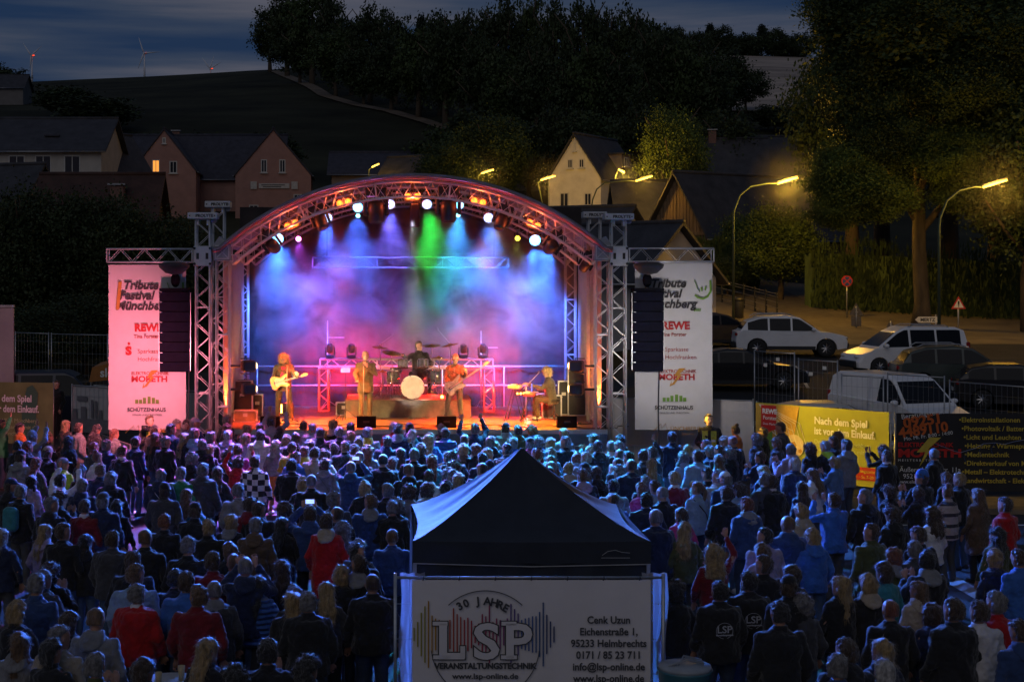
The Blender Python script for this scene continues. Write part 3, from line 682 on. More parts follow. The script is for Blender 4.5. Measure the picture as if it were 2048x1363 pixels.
# railing with mesh along the path, litter bin
t = thing('mesh_railing', 'dark mesh railing with posts beside the footpath', 'railing', (0, 0, 0))
pts = [P(1422 + k * 22, 0, 88 - k * 1.3) for k in range(7)]
for p in pts:
    zb = ground_z(p.x, p.y); obj('post', G().box((p.x, p.y, zb + .65), (.09, .09, 1.5)), M('dark_post', (.03, .03, .03), .6, .3), t)
for h_ in (.25, .55, .85, 1.15, 1.3):
    obj('rail', G().tube([(p.x, p.y - .06, ground_z(p.x, p.y) + h_) for p in pts], .02, 5), M('rail_steel', (.35, .33, .28), .4, .7), t)
p = P(1476, 0, 80); zb = ground_z(p.x, 80)
t = thing('litter_bin', 'dark litter bin at the corner of the railing', 'bin', (p.x, 80, zb))
obj('bin_body', G().lathe([(.24, 0), (.3, .1), (.32, .95), (.30, 1.0)], 14), M('bin_black', (.03, .03, .03), .5), t, True)
obj('bin_lid', G().lathe([(.34, 1.0), (.34, 1.06), (.1, 1.16)], 14), M('bin_black', (.03, .03, .03), .5), t, True)

# ------------------------------------------------------------------ cars
tyre = M('tyre_rubber', (.02, .02, .02), .85, var=.2); rim = M('alloy_rim', (.45, .45, .46), .3, .9, var=.1)
cglass = M('car_glass', (.010, .012, .016), .10, var=.05, spec=.15)
tailr = M('tail_light', (.30, .015, .01), .25, var=.1, coat=.6); headl = M('head_light', (.65, .66, .68), .12, var=.05, coat=.8)
blackp = M('black_plastic', (.022, .022, .024), .6, var=.1)
def paint(n, c): return M(n, c, .32, .05, var=.06, vs=2, coat=.35, spec=.35)
PROF = {  # side outline of body bottom->belt and roof; x from rear (-) to front (+)
 'suv': dict(L=4.5, W=1.85, lo=.28, belt=[(-2.22, .62), (-2.2, .98), (-1.9, 1.06), (1.0, 1.0), (1.6, .95), (2.1, .84), (2.24, .62)], roof=[(-2.0, 1.04), (-1.72, 1.42), (-1.2, 1.58), (-.2, 1.64), (.35, 1.56), (1.15, 1.0)], wr=.36, wx=(-1.35, 1.38)),
 'sedan': dict(L=4.6, W=1.8, lo=.22, belt=[(-2.28, .58), (-2.26, .92), (-1.7, .98), (1.0, .9), (1.7, .84), (2.2, .68), (2.3, .5)], roof=[(-1.9, .97), (-1.1, 1.32), (-.5, 1.43), (.15, 1.40), (1.15, .92)], wr=.33, wx=(-1.38, 1.42)),
 'mpv': dict(L=4.4, W=1.8, lo=.25, belt=[(-2.18, .55), (-2.18, 1.08), (-1.9, 1.1), (1.0, 1.05), (1.5, .98), (2.05, .78), (2.2, .5)], roof=[(-2.12, 1.08), (-2.02, 1.66), (-1.7, 1.78), (.2, 1.80), (.6, 1.62), (1.4, 1.02)], wr=.32, wx=(-1.35, 1.35)),
 'hatch': dict(L=4.2, W=1.78, lo=.22, belt=[(-2.08, .55), (-2.06, .96), (-1.75, 1.0), (1.0, .94), (1.5, .86), (2.0, .7), (2.1, .5)], roof=[(-1.98, .98), (-1.6, 1.36), (-1.0, 1.47), (-.1, 1.48), (.35, 1.38), (1.15, .95)], wr=.32, wx=(-1.28, 1.3)),
 'van': dict(L=4.7, W=1.9, lo=.25, belt=[(-2.33, .55), (-2.33, 1.15), (-2.2, 1.2), (1.2, 1.12), (1.7, 1.02), (2.25, .86), (2.35, .5)], roof=[(-2.3, 1.15), (-2.26, 1.78), (-2.0, 1.9), (.5, 1.92), (.8, 1.8), (1.55, 1.08)], wr=.33, wx=(-1.5, 1.5)),
}
def car(kind, label, x, y, heading, mat, cat='car', name='parked_car', plate=True, zoff=0, solid_side=False):
    pr = PROF[kind]; z = ground_z(x, y) + .045 + zoff
    t = thing(name, label, cat, (x, y, z), heading)
    W = pr['W'] / 2; belt = pr['belt']; roof = pr['roof']; lo = pr['lo']
    full = belt[:]
    # lower body: stations across the width, rounded at the sides
    g = G(); st = [(-1, .93, .90), (-.97, .985, .97), (-.8, 1, 1), (.8, 1, 1), (.97, .985, .97), (1, .93, .90)]
    wx0, wx1 = pr['wx']; wr = pr['wr'] * 1.16
    def low_line():
        pts = [(belt[-1][0] - .03, lo + .05)]
        for cx in (wx1, wx0):
            for k in range(9):
                a = PI * k / 8; pts.append((cx + wr * math.cos(a), max(lo, .33 + wr * math.sin(a) * .98) if 0 < k < 8 else lo))
        pts.append((belt[0][0] + .03, lo + .05)); return pts
    side = belt + low_line()
    rings = []
    for sy, kx, kz in st:
        rings.append([(px_ * (kx if abs(px_) > 1.9 else 1), sy * W, (pz if pz < .9 else .9 + (pz - .9) * kz) if True else pz) for px_, pz in side])
    g.loft(rings)
    body = obj('body', g, mat, t)
    # greenhouse tapering to the roof
    g = G(); n = len(roof); zr = max(p[1] for p in roof); zb = min(roof[0][1], roof[-1][1])
    cab = roof + [(roof[-1][0], zb - .12), (roof[0][0], zb - .12)]
    rings = []
    for sy in (-1, -.9, .9, 1):
        rings.append([(px_, sy * (W - .04 - .20 * max(0, (pz - zb)) / (zr - zb)), pz - (.05 if abs(sy) == 1 and pz > zb + .25 else 0)) for px_, pz in cab])
    g.loft(rings); obj('roof', g, mat, t, False)
    # glass
    def lerp2(a, b_, f): return (a[0] + (b_[0] - a[0]) * f, a[1] + (b_[1] - a[1]) * f)
    for s in (-1, 1):
        wsd = (W - .04)
        def yy(pz): return s * (wsd - .20 * max(0, (pz - zb)) / (zr - zb) + .006)
        xs0, xs1 = roof[0][0] + .28, roof[-1][0] - .22; zt = zr - .12
        def topz(xx): return min(zt, interp(xx, roof) - .07)
        segs = [(xs0, (xs0 + xs1) / 2 - .38), ((xs0 + xs1) / 2 - .30, xs1 - .62 if kind != 'van' else xs1 - .3)]
        segs = [(xs0, xs0 + (xs1 - xs0) * .30), (xs0 + (xs1 - xs0) * .33, xs0 + (xs1 - xs0) * .64), (xs0 + (xs1 - xs0) * .67, xs1)]
        if solid_side: segs = segs[2:]
        for a, b_ in segs:
            gl = G(); m_ = 7; bot = [(a + (b_ - a) * k / m_) for k in range(m_ + 1)]
            vs = [(q, yy(zb + .03), zb + .03) for q in bot] + [(q, yy(max(zb + .05, topz(q))), max(zb + .05, topz(q))) for q in bot]
            vs += [(v[0], v[1] - s * .02, v[2]) for v in vs]; k2 = 2 * (m_ + 1)
            fs = [(k, k + 1, m_ + 2 + k, m_ + 1 + k) for k in range(m_)] + [(k2 + k, k2 + m_ + 1 + k, k2 + m_ + 2 + k, k2 + k + 1) for k in range(m_)]
            gl.add(vs, fs); obj('side_window', gl, cglass, t)
    def screen(a, b_, nm, f0=.10, f1=.92):
        p0, p1 = lerp2(a, b_, f0), lerp2(a, b_, f1); dx, dz = b_[0] - a[0], b_[1] - a[1]; L = math.hypot(dx, dz); nx, nz = (dz / L, -dx / L)
        if nz < 0: nx, nz = -nx, -nz
        o = .012; w0 = W - .14 - .20 * max(0, p0[1] - zb) / (zr - zb); w1 = W - .14 - .20 * max(0, p1[1] - zb) / (zr - zb)
        gl = G().add([(p0[0] + nx * o, -w0, p0[1] + nz * o), (p0[0] + nx * o, w0, p0[1] + nz * o), (p1[0] + nx * o, w1, p1[1] + nz * o), (p1[0] + nx * o, -w1, p1[1] + nz * o),
                      (p0[0], -w0, p0[1]), (p0[0], w0, p0[1]), (p1[0], w1, p1[1]), (p1[0], -w1, p1[1])], [(0, 1, 2, 3), (0, 4, 5, 1), (1, 5, 6, 2), (2, 6, 7, 3), (3, 7, 4, 0)])
        obj(nm, gl, cglass, t)
    screen(roof[-1], roof[-2], 'windscreen')
    screen(roof[0], roof[1], 'rear_window', .12, .88)
    for cx in (wx0, wx1):
        for s in (-1, 1):
            T = Matrix.Translation((cx, s * (W - .10), .33)) @ Matrix.Rotation(R(90), 4, 'X')
            w_ = obj('wheel', G().lathe([(pr['wr'] * .62, -.1), (pr['wr'] * .95, -.11), (pr['wr'], -.06), (pr['wr'], .06), (pr['wr'] * .95, .11), (pr['wr'] * .62, .1)], 22, T), tyre, t, True)
            gg = G(); gg.lathe([(pr['wr'] * .62, -.07), (pr['wr'] * .64, .09 if s < 0 else -.09), (pr['wr'] * .56, .09 if s < 0 else -.09), (pr['wr'] * .54, .0)], 22, T)
            obj('rim', gg, rim, w_, True)
            for k in range(8):
                a = 2 * PI * k / 8; yo = .085 if s < 0 else -.085
                obj('spoke', G().tube([(0, 0, yo), (math.cos(a) * pr['wr'] * .6, math.sin(a) * pr['wr'] * .6, yo)], [.035, .018], 5, T=T), rim, w_)
    xf, xr = belt[-1][0], belt[0][0]
    for s in (-1, 1):
        hz = interp(xf - .2, [(p[0], p[1]) for p in belt]) - .10
        obj('headlight', G().ball((xf - .19, s * (W - .27), hz), (.21, .20, .085)), headl, t, True)
        obj('tail_light', G().box((xr + .06, s * (W - .14), belt[1][1] - .10), (.14, .24, .15 if kind not in ('mpv', 'van') else .5), bev=.03), tailr, t)
        obj('mirror', G().ball((roof[-1][0] - .28, s * (W + .10), zb + .09), (.09, .13, .08)), mat, t, True)
        obj('door_handle', G().box((-.1, s * (W + .002), belt[2][1] - .17), (.18, .03, .03)), mat, t)
        obj('sill', G().box((0, s * (W - .02), lo + .06), (wx1 - wx0 - 2 * wr, .06, .14)), blackp, t)
        if kind in ('suv', 'mpv'): obj('roof_rail', G().tube([(-1.5, s * (W - .30), zr - .06), (-1.3, s * (W - .30), zr + .05), (-.1, s * (W - .30), zr + .06), (.15, s * (W - .30), zr - .03)], .022, 6), metal, t)
    obj('front_bumper', G().box((xf - .02, 0, lo + .16), (.12, 2 * W - .3, .26), bev=.04), blackp, t)
    obj('rear_bumper', G().box((xr + .02, 0, lo + .16), (.12, 2 * W - .2, .26), bev=.04), blackp if kind != 'sedan' else mat, t)
    if plate: obj('number_plate', G().box((xr - .045, 0, .62), (.02, .52, .12)), signw, t)
    return t
wp = paint('white_car_paint', (.85, .85, .85)); bp_ = paint('black_car_paint', (.012, .012, .014)); gp = paint('green_grey_car_paint', (.05, .065, .06)); sp = paint('silver_car_paint', (.38, .39, .41)); np_ = paint('dark_brown_car_paint', (.06, .045, .035)); navy_p = paint('navy_car_paint', (.02, .025, .045))
p = P(1577, 0, 61.5); car('suv', 'white SUV parked side-on in the middle of the car park', p.x, 61.5, R(-7), wp)
p = P(1430, 0, 65); car('hatch', 'brown car half hidden behind the white SUV and festival banner', p.x, 65, R(4), np_)
p = P(1478, 0, 53.5); car('sedan', 'glossy black car parked below the white SUV', p.x, 53.5, R(-4), bp_)
p = P(1808, 0, 56.5); car('mpv', 'white high-roofed family van facing left under the warning sign', p.x, 56.5, R(186), wp)
p = P(1915, 0, 52.8); car('suv', 'dark green estate car with red tail light and long side windows', p.x, 52.8, R(-8), gp)
p = P(2040, 0, 49.8); car('hatch', 'black hatchback at the right edge with bright alloy wheel', p.x, 49.8, R(-14), bp_)
p = P(1795, 0, 45.5); car('van', 'white delivery van behind the yellow banner seen over its bonnet', p.x, 45.5, R(-72), wp, 'van', 'delivery_van', solid_side=True, zoff=-.05)
p = P(1672, 0, 43.6); car('hatch', 'silver car whose roof shows above the yellow banner', p.x, 43.6, R(-8), sp, zoff=-.1)
p = P(1945, 0, 41.8); car('hatch', 'silver car whose roof shows above the black banner', p.x, 41.8, R(184), sp, zoff=-.16)
p = P(105, 0, 51); car('van', 'dark blue van parked behind the left fence', p.x, 51, R(4), navy_p, 'van', 'parked_van', zoff=0)
# ------------------------------------------------------------------ stage
alu = M('truss_aluminium', (.60, .60, .61), .38, .4, var=.12, vs=5)
blackc = M('black_cloth', (.030, .030, .034), .9, var=.25, vs=3, bump=.4, bs=30, sheen=.2)
deckm = M('stage_plywood', (.24, .15, .085), .42, var=.3, vs=1.5, bump=.2, bs=30, coat=.25)
FZ = 1.4; YF = 38.7; XL, XR = -4.58, 5.23; CX = (XL + XR) / 2
stg = thing('stage_deck', 'raised brown stage floor under the arch roof', 'stage', (0, 0, 0))
nx, ny = 10, 5
for i in range(nx):
    for j in range(ny):
        x0 = XL - .1 + i * (XR - XL + .2) / nx; x1 = XL - .1 + (i + 1) * (XR - XL + .2) / nx; y0 = YF + j * 6.6 / ny; y1 = YF + (j + 1) * 6.6 / ny
        obj('deck_panel', G().box(((x0 + x1) / 2, (y0 + y1) / 2, FZ - .05 - .0015 * ((i + j) % 2)), (x1 - x0 - .008, y1 - y0 - .008, .1)), deckm, stg)
obj('edge_rail', G().box((CX, YF - .03, FZ - .06), (XR - XL + .24, .05, .11)), alu, stg)
g = G().grid(lambda u, v: (XL - .1 + (XR - XL + .2) * u, YF - .07 + .035 * math.sin(u * 75) * (1 - v) * .6, .02 + (FZ - .14) * v), 140, 3)
obj('skirt', g, M('stage_skirt', (.10, .13, .15), .38, var=.3, vs=2, bump=.5, bs=3, coat=.3), stg, True)
for k in range(5):
    obj('leg', G().box((XL + .3 + k * 2.35, YF + .5, .65), (.08, .08, 1.3)), alu, stg)

# arch roof
RA = 7.41; ZP = 7.80; ZC = ZP - RA
def arc(t, r=RA):   # t -1..1 across
    xx = t * 4.9; a = math.asin(max(-1, min(1, xx / RA)))
    return CX + r * math.sin(a), ZC + r * math.cos(a)
NA = 40
def arch_truss(name, y, lab, hgt=.40, dep=.38):
    t = thing(name, lab, 'truss', (CX, y, 0))
    def pt(k, r, yy): x, z = arc(-1 + 2 * k / NA, r); return (x - CX, yy, z)
    for r in (RA, RA - hgt):
        for yy in (0, dep): obj('chord', G().tube([pt(k, r, yy) for k in range(NA + 1)], .026, 8), alu, t, True)
    for q, (ra, ya, rb, yb) in enumerate(((RA, 0, RA - hgt, 0), (RA, dep, RA - hgt, dep), (RA, 0, RA, dep), (RA - hgt, 0, RA - hgt, dep), (RA - hgt, 0, RA, 0))):
        obj('brace', G().tube([pt(k, ra, ya) if k % 2 == 0 else pt(k, rb, yb) for k in range(NA + 1)], .0115, 5), alu, t)
    for k in (0, 8, 16, 24, 32, 40): obj('end_frame', G().tube([pt(k, RA, 0), pt(k, RA - hgt, 0), pt(k, RA - hgt, dep), pt(k, RA, dep)], .02, 5, closed=True), alu, t)
    return t
arch_truss('arch_truss', YF, 'curved front roof truss over the stage, lit pink and blue')
arch_truss('arch_truss', 41.6, 'curved middle roof truss under the canopy')
arch_truss('arch_truss', 44.6, 'curved rear roof truss in front of the backdrop')
def roof_pt(u, v):
    t = -1.03 + 2.06 * u; x, z = arc(max(-1, min(1, t)), RA + .13); x += (t - max(-1, min(1, t))) * 4.9; 
    return (x, YF - .22 + 6.7 * v, z + .05 * math.sin(v * PI * 2) ** 2)
g = G().grid(roof_pt, 60, 10); n0 = len(g.v)
g.grid(lambda u, v: (roof_pt(u, v)[0], roof_pt(u, v)[1], roof_pt(u, v)[2] + .015), 60, 10)
cv = obj('canopy', g, M('canopy_fabric', (.20, .20, .23), .6, var=.1, vs=1, bump=.2, bs=5), None, True); cv.name = 'stage_canopy'
tag(cv, 'curved grey fabric roof stretched over the stage arches', 'canopy')
obj('front_hem', G().tube([(lambda q: (q[0], q[1], q[2] + .01))(roof_pt(k / 60, 0)) for k in range(61)], .05, 8), M('canopy_hem', (.16, .15, .17), .6), cv, True)
obj('hem_lining', G().tube([(lambda q: (q[0], q[1] + .05, q[2] - .07))(roof_pt(k / 60, 0)) for k in range(61)], .022, 6), M('pink_lit_piping', (.8, .2, .2), .5), cv, True)  # pink highlight of the stage light put into the piping colour

# backdrop, side cloths
g = G().grid(lambda u, v: (XL - .25 + (XR - XL + .5) * u, 45.25 + .05 * math.sin(u * 90) + .03 * math.sin(u * 37 + v * 4), FZ - .2 + 6.2 * v), 220, 8)
tag(obj('backdrop', g, M('backdrop_cloth', (.034, .026, .026), .9, var=.3, vs=2, bump=.3, bs=12), None, True), 'dark cloth backdrop closing the rear of the stage', 'backdrop')
sidem = M('side_cloth', (.55, .52, .52), .7, var=.1, vs=2, bump=.3, bs=6)
for s, x, lab in ((1, XL - .02, 'pale side cloth lit red and orange by the left front tower'), (-1, XR + .02, 'pale side cloth lit red and orange by the right front tower')):
    g = G().grid(lambda u, v: (x + s * (.10 * math.sin(v * PI) * math.sin(u * PI) + .02 * math.sin(u * 30)), 39.1 + 5.3 * u, FZ + 4.5 * v), 24, 12)
    tag(obj('side_cloth', g, sidem, None, True), lab, 'cloth')
t = thing('rear_handrail', 'two thin rails running along the foot of the backdrop', 'railing', (0, 0, 0))
for z in (2.62, 2.05):
    obj('rail', G().tube([(XL + .2, 45.0, z), (XR - .2, 45.0, z)], .024, 6), alu, t, True)
for k in range(6): obj('post', G().tube([(XL + .3 + k * 1.85, 45.0, FZ), (XL + .3 + k * 1.85, 45.0, 2.62)], .022, 6), alu, t, True)

# towers
truss('stage_tower', 'left front tower of the stage arch, glowing orange low down', (XL, YF + .2, .1), (XL, YF + .2, 5.75), .34, .34, alu, 'stage towers', bay=.3)
truss('stage_tower', 'right front tower of the stage arch, glowing yellow low down', (XR, YF + .2, .1), (XR, YF + .2, 5.75), .34, .34, alu, 'stage towers', bay=.3)
truss('stage_tower', 'left rear tower seen inside the stage', (-4.62, 44.2, FZ), (-4.62, 44.2, 6.3), .29, .29, alu, 'stage towers', bay=.27)
truss('stage_tower', 'right rear tower with pink light inside the stage', (5.02, 44.2, FZ), (5.02, 44.2, 6.3), .29, .29, alu, 'stage towers', bay=.27)
cornm = M('corner_block', (.30, .30, .32), .5, .4)
for x, lab in ((XL, 'left corner block joining arch and tower'), (XR, 'right corner block joining arch and tower')):
    t = thing('corner_block', lab, 'truss corner', (x, YF + .2, 5.75))
    s = 1 if x > 0 else -1
    obj('housing', G().prism([(-.22, 0), (.22, 0), (.22, .42), (.0 + s * .08, .62), (-.22, .42)], -.24, .24), cornm, t)
    fr = G().tube([(-.17, -.25, .05), (.17, -.25, .05), (.17, -.25, .38), (-.17, -.25, .38)], .02, 6, closed=True)
    obj('frame', fr, alu, t); obj('cross_brace', G().tube([(-.15, -.25, .07), (.15, -.25, .36)], .014, 5), alu, t); obj('cross_brace', G().tube([(.15, -.25, .07), (-.15, -.25, .36)], .014, 5), alu, t)
# PA towers with head plates
platem = M('tower_head_grey', (.55, .55, .56), .55, .1, var=.1); pk = M('print_black', (.02, .02, .02), .7)
PW = YF + .15
def pa_tower(px, y, top_py, lab, plate_w, sleeve, w_=.36):
    p = P(px, top_py, y); 
    t = truss('pa_tower', lab, (p.x, y, .1), (p.x, y, p.z), w_, w_, alu, 'PA lifting towers', bay=.33)
    zt = p.z - .1
    hp = obj('head_plate', G().box((0, -.02, zt + .08), (plate_w, .5, .17), bev=.015), platem, t)
    text('PROLYTE', (-.17, -.275, zt + .045), .105, pk, hp, bold=.004, sx=1.05)
    for s in (-1, 1): obj('bolt', G().prism([(a + s * plate_w * .42, b_ + zt + .08) for a, b_ in disc(.018, 10)], -.276, -.268), pk, hp)
    obj('head_leg', G().box((-.13, -.02, zt - .08), (.06, .3, .16)), platem, t); obj('head_leg', G().box((.13, -.02, zt - .08), (.06, .3, .16)), platem, t)
    obj('pulley', G().prism([(a + (plate_w * .36), b_ + zt - .03) for a, b_ in disc(.08, 14)], -.05, .05), cornm, t)
    if sleeve:
        zs = P(0, sleeve, y).z - .1
        sl = obj('sleeve_block', G().box((0, 0, zs), (.46, .48, .52), bev=.02), platem, t)
        for s in (-1, 1):
            obj('roller_slot', G().box((s * .12, -.242, zs), (.07, .01, .16)), pk, sl)
        for s in (-1, 1):
            for q in (-1, 1): obj('wheel', G().prism([(a + s * .2, b_ + zs + q * .2) for a, b_ in disc(.035, 10)], -.27, -.241), pk, sl)
    return t
pa_tower(407, PW, 438, 'left PA tower standing nearest the festival banner', .76, 512)
pa_tower(437, PW + 1.6, 415, 'taller tower just behind the left PA tower', .68, None, .32)
pa_tower(1236, PW, 440, 'right PA tower beside the line array', .76, 512)
pa_tower(1188, PW + 1.8, 436, 'tower just behind the right PA tower, left of it', .64, None, .32)
zt_ = 5.5 + (540 - 511) / 77.5
a = P(216, 511, PW); b = P(386, 511, PW); truss('cross_truss', 'horizontal truss above the left festival banner', a, b, .34, .34, alu, 'truss arms holding the banners', bay=.33)
a = P(1257, 510, PW); b = P(1425, 510, PW); truss('cross_truss', 'horizontal truss above the right festival banner', a, b, .34, .34, alu, 'truss arms holding the banners', bay=.33)
a = P(626, 525, 43.0); b = P(1016, 525, 43.0)
truss('lighting_bar', 'horizontal truss hanging in the blue smoke inside the stage', a, b, .29, .29, M('truss_darkened', (.10, .10, .11), .5, .4), bay=.29)  # aluminium darkened in colour to offset the beams falling on it
t = thing('hanging_cables', 'thin cables holding the inner truss', 'cable', (0, 0, 0))
for x in (a.x + .4, (a.x + b.x) / 2, b.x - .4): obj('cable', G().tube([(x, 43, 5.85), (x, 43, 7.5)], .012, 5), blackc, t)

# ---- festival banners
bw = M('banner_vinyl', (.54, .52, .52), .55, var=.06, vs=2, bump=.15, bs=4)
pd = M('print_charcoal', (.035, .03, .03), .7); pg_ = M('print_green', (.13, .26, .03), .7); pr_ = M('print_red', (.40, .015, .015), .7); pgr = M('print_grey_red', (.30, .05, .04), .7); po = M('print_ochre', (.42, .20, .02), .7)
def banner(name, lab, px0, px1, py0, py1, y, wav=.04):
    a = P(px0, py0, y); b = P(px1, py1, y); W_, H_ = b.x - a.x, a.z - b.z
    t = thing(name, lab, 'banner', (a.x, y, a.z))
    f = lambda u, v: (W_ * u, wav * (math.sin(v * 3.1 + u) * .6 + .3 * math.sin(u * 5 + v * 7)) * math.sin(v * PI), -H_ * v)
    g = G().grid(f, 16, 30); g.grid(lambda u, v: (f(u, v)[0], f(u, v)[1] + .012, f(u, v)[2]), 16, 30)
    obj('cloth', g, bw, t, True)
    for v in (0, 1): obj('hem', G().tube([(0, -.004, -H_ * v), (W_, -.004, -H_ * v)], .018, 6), bw, t)
    for k in range(9): obj('eyelet', G().prism([(a_ + .03, b_ - H_ * (k + .5) / 9) for a_, b_ in disc(.014, 8)], -.05, -.04), metal, t)
    return t, W_, H_
def festival(t, W_, H_, yy):
    s = W_ / 2.0
    bd = .010
    for i, ln in enumerate(('Tribute', 'Festival', 'Münchberg')):
        text(ln, ((.38, .28, .20)[i] * s, yy, (-.62 - .265 * i) * s), .30 * s, pd, t, shear=.25, bold=bd, sx=1.0)
    obj('lightning_bar', G().prism([(.20 * s, -1.15 * s), (.29 * s, -1.15 * s), (.36 * s, -.42 * s), (.27 * s, -.42 * s)], yy - .003, yy), po, t)
    # rock-hand mark
    g = G().tube([(1.52 * s, yy, -.44 * s), (1.60 * s, yy, -.66 * s), (1.66 * s, yy, -.74 * s)], [.03 * s] * 3, 6, flat=.3); obj('hand_mark', g, pg_, t)
    obj('hand_mark', G().tube([(1.69 * s, yy, -.62 * s), (1.72 * s, yy, -.72 * s)], .025 * s, 6, flat=.3), pg_, t)
    obj('hand_mark', G().tube([(1.80 * s, yy, -.60 * s), (1.80 * s, yy, -.70 * s)], .025 * s, 6, flat=.3), pg_, t)
    obj('hand_mark', G().tube([(1.93 * s, yy, -.44 * s), (1.94 * s, yy, -.72 * s), (1.86 * s, yy, -.86 * s), (1.74 * s, yy, -.92 * s), (1.60 * s, yy, -.88 * s), (1.53 * s, yy, -.82 * s)], [.03 * s] * 6, 6, flat=.3), pg_, t)
    text('2025', (1.50 * s, yy, -1.24 * s), .09 * s, pg_, t, shear=.2, bold=.004)
    text('REWE', (.68 * s, yy, -1.70 * s), .27 * s, pr_, t, bold=.012)
    text('Tina Forster', (.66 * s, yy, -1.88 * s), .13 * s, pgr, t, bold=.003)
    text('Sparkasse', (.76 * s, yy, -2.27 * s), .155 * s, pgr, t); text('Hochfranken', (.76 * s, yy, -2.47 * s), .155 * s, pgr, t)
    g = G().prism([(.54 * s + a_ * s, -2.02 * s + b_ * s) for a_, b_ in disc(.035, 12)], yy - .003, yy); obj('savings_mark', g, pr_, t)
    text('S', (.46 * s, yy, -2.30 * s), .28 * s, pr_, t, bold=.02, sx=1.1)
    text('ELEKTROTECHNIK', (.60 * s, yy, -2.82 * s), .115 * s, pgr, t, bold=.003); text('MORETH', (.60 * s, yy, -3.00 * s), .21 * s, pr_, t, bold=.008, sx=1.1)
    obj('flash_mark', G().prism([(1.30 * s, -2.70 * s), (1.12 * s, -2.71 * s), (1.0 * s, -2.90 * s), (1.1 * s, -2.90 * s), (.93 * s, -3.12 * s), (.93 * s, -3.02 * s), (.88 * s, -3.17 * s), (1.0 * s, -3.12 * s), (1.2 * s, -2.86 * s), (1.12 * s, -2.86 * s)], yy - .004, yy - .001), po, t)
    # building mark
    for k, (bx, hh) in enumerate(((.74, .10), (.84, .10), (.94, .15), (1.06, .18), (1.17, .15), (1.27, .10))):
        obj('house_mark', G().prism([(bx * s - .04 * s, -3.56 * s), (bx * s + .04 * s, -3.56 * s), (bx * s + .04 * s, (-3.56 + hh) * s), (bx * s - .04 * s, (-3.56 + hh) * s)], yy - .002, yy), pg_, t)
    text('SCHÜTZENHAUS', (.50 * s, yy, -3.76 * s), .135 * s, pd, t, bold=.003, sx=.95); text('GENUSS UND TRADITION', (.62 * s, yy, -3.87 * s), .065 * s, pd, t)
    obj('m_mark', G().tube([(.45 * s, yy, -4.32 * s), (.62 * s, yy, -4.17 * s), (.66 * s, yy, -4.12 * s), (.68 * s, yy, -4.25 * s), (.78 * s, yy, -4.12 * s), (.82 * s, yy, -4.28 * s), (.88 * s, yy, -4.29 * s)], .014 * s, 6, flat=.4), po, t)
    text('ÜNCHBERG', (.90 * s, yy, -4.30 * s), .14 * s, po, t, sx=1.05); text('ZIEHT AN', (1.20 * s, yy, -4.42 * s), .07 * s, po, t)
t, W_, H_ = banner('festival_banner', 'tall festival banner left of the stage, lit pink', 217, 372, 530, 858, YF + .05); festival(t, W_, H_, -.07)
t, W_, H_ = banner('festival_banner', 'tall white festival banner right of the stage', 1270, 1425, 526, 858, YF + .05); festival(t, W_, H_, -.07)

# ---- line arrays
cab = M('speaker_black', (.006, .006, .010), .9, spec=.1, var=.2, bump=.3, bs=60); cab2 = M('speaker_grille', (.008, .008, .016), .95, spec=.1, var=.2, bump=.5, bs=120)
def line_array(px0, px1, py0, py1, y, lab):
    a = P(px0, py0, y); b = P(px1, py1, y); W_, H_ = b.x - a.x, a.z - b.z; n = 8
    t = thing('line_array', lab, 'loudspeaker', ((a.x + b.x) / 2, y, b.z), 0, 'hanging line arrays')
    for k in range(n):
        h_ = H_ / n; z = H_ - (k + .5) * h_
        c = obj('speaker_cabinet', G().box((0, .25 + .006 * k * k * .3, z), (W_, .5, h_ - .008), bev=.012), cab, t)
        obj('grille', G().box((0, -.006 + .006 * k * k * .3, z), (W_ - .04, .012, h_ - .03)), cab2, c)
        obj('rigging_pin', G().box((-W_ / 2 + .05, -.018 + .006 * k * k * .3, z + h_ * .42), (.06, .012, .014)), metal, c)
    obj('bumper_frame', G().box((0, .22, H_ + .04), (W_ * .96, .62, .07)), cab, t)
    obj('chain', G().tube([(0, .2, H_ + .05), (0, .2, H_ + .85)], .02, 6), metal, t)
    obj('chain_hoist', G().ball((0.0, .2, H_ + .28), (.12, .11, .19)), cab, t, True)
    obj('chain_bag', G().lathe([(.02, H_ + .42), (.22, H_ + .46), (.38, H_ + .60), (.40, H_ + .68), (.25, H_ + .74), (.1, H_ + .75)], 16), blackc, t, True)
    for s in (-1, 1): obj('side_strip', G().box((s * (W_ / 2 + .012), .1, H_ / 2), (.02, .03, H_ * .96)), metal, t)  # plain steel strip down each side of the array
    obj('cable', G().tube([(W_ / 2 - .06, .35, 0), (W_ / 2 - .08, .35, -1.0), (W_ / 2 - .05, .4, -2.4)], .015, 5), blackc, t)
line_array(318, 379, 582, 744, 38.2, 'hanging line array in front of the left festival banner')
line_array(1266, 1328, 582, 743, 38.2, 'hanging line array in front of the right festival banner')

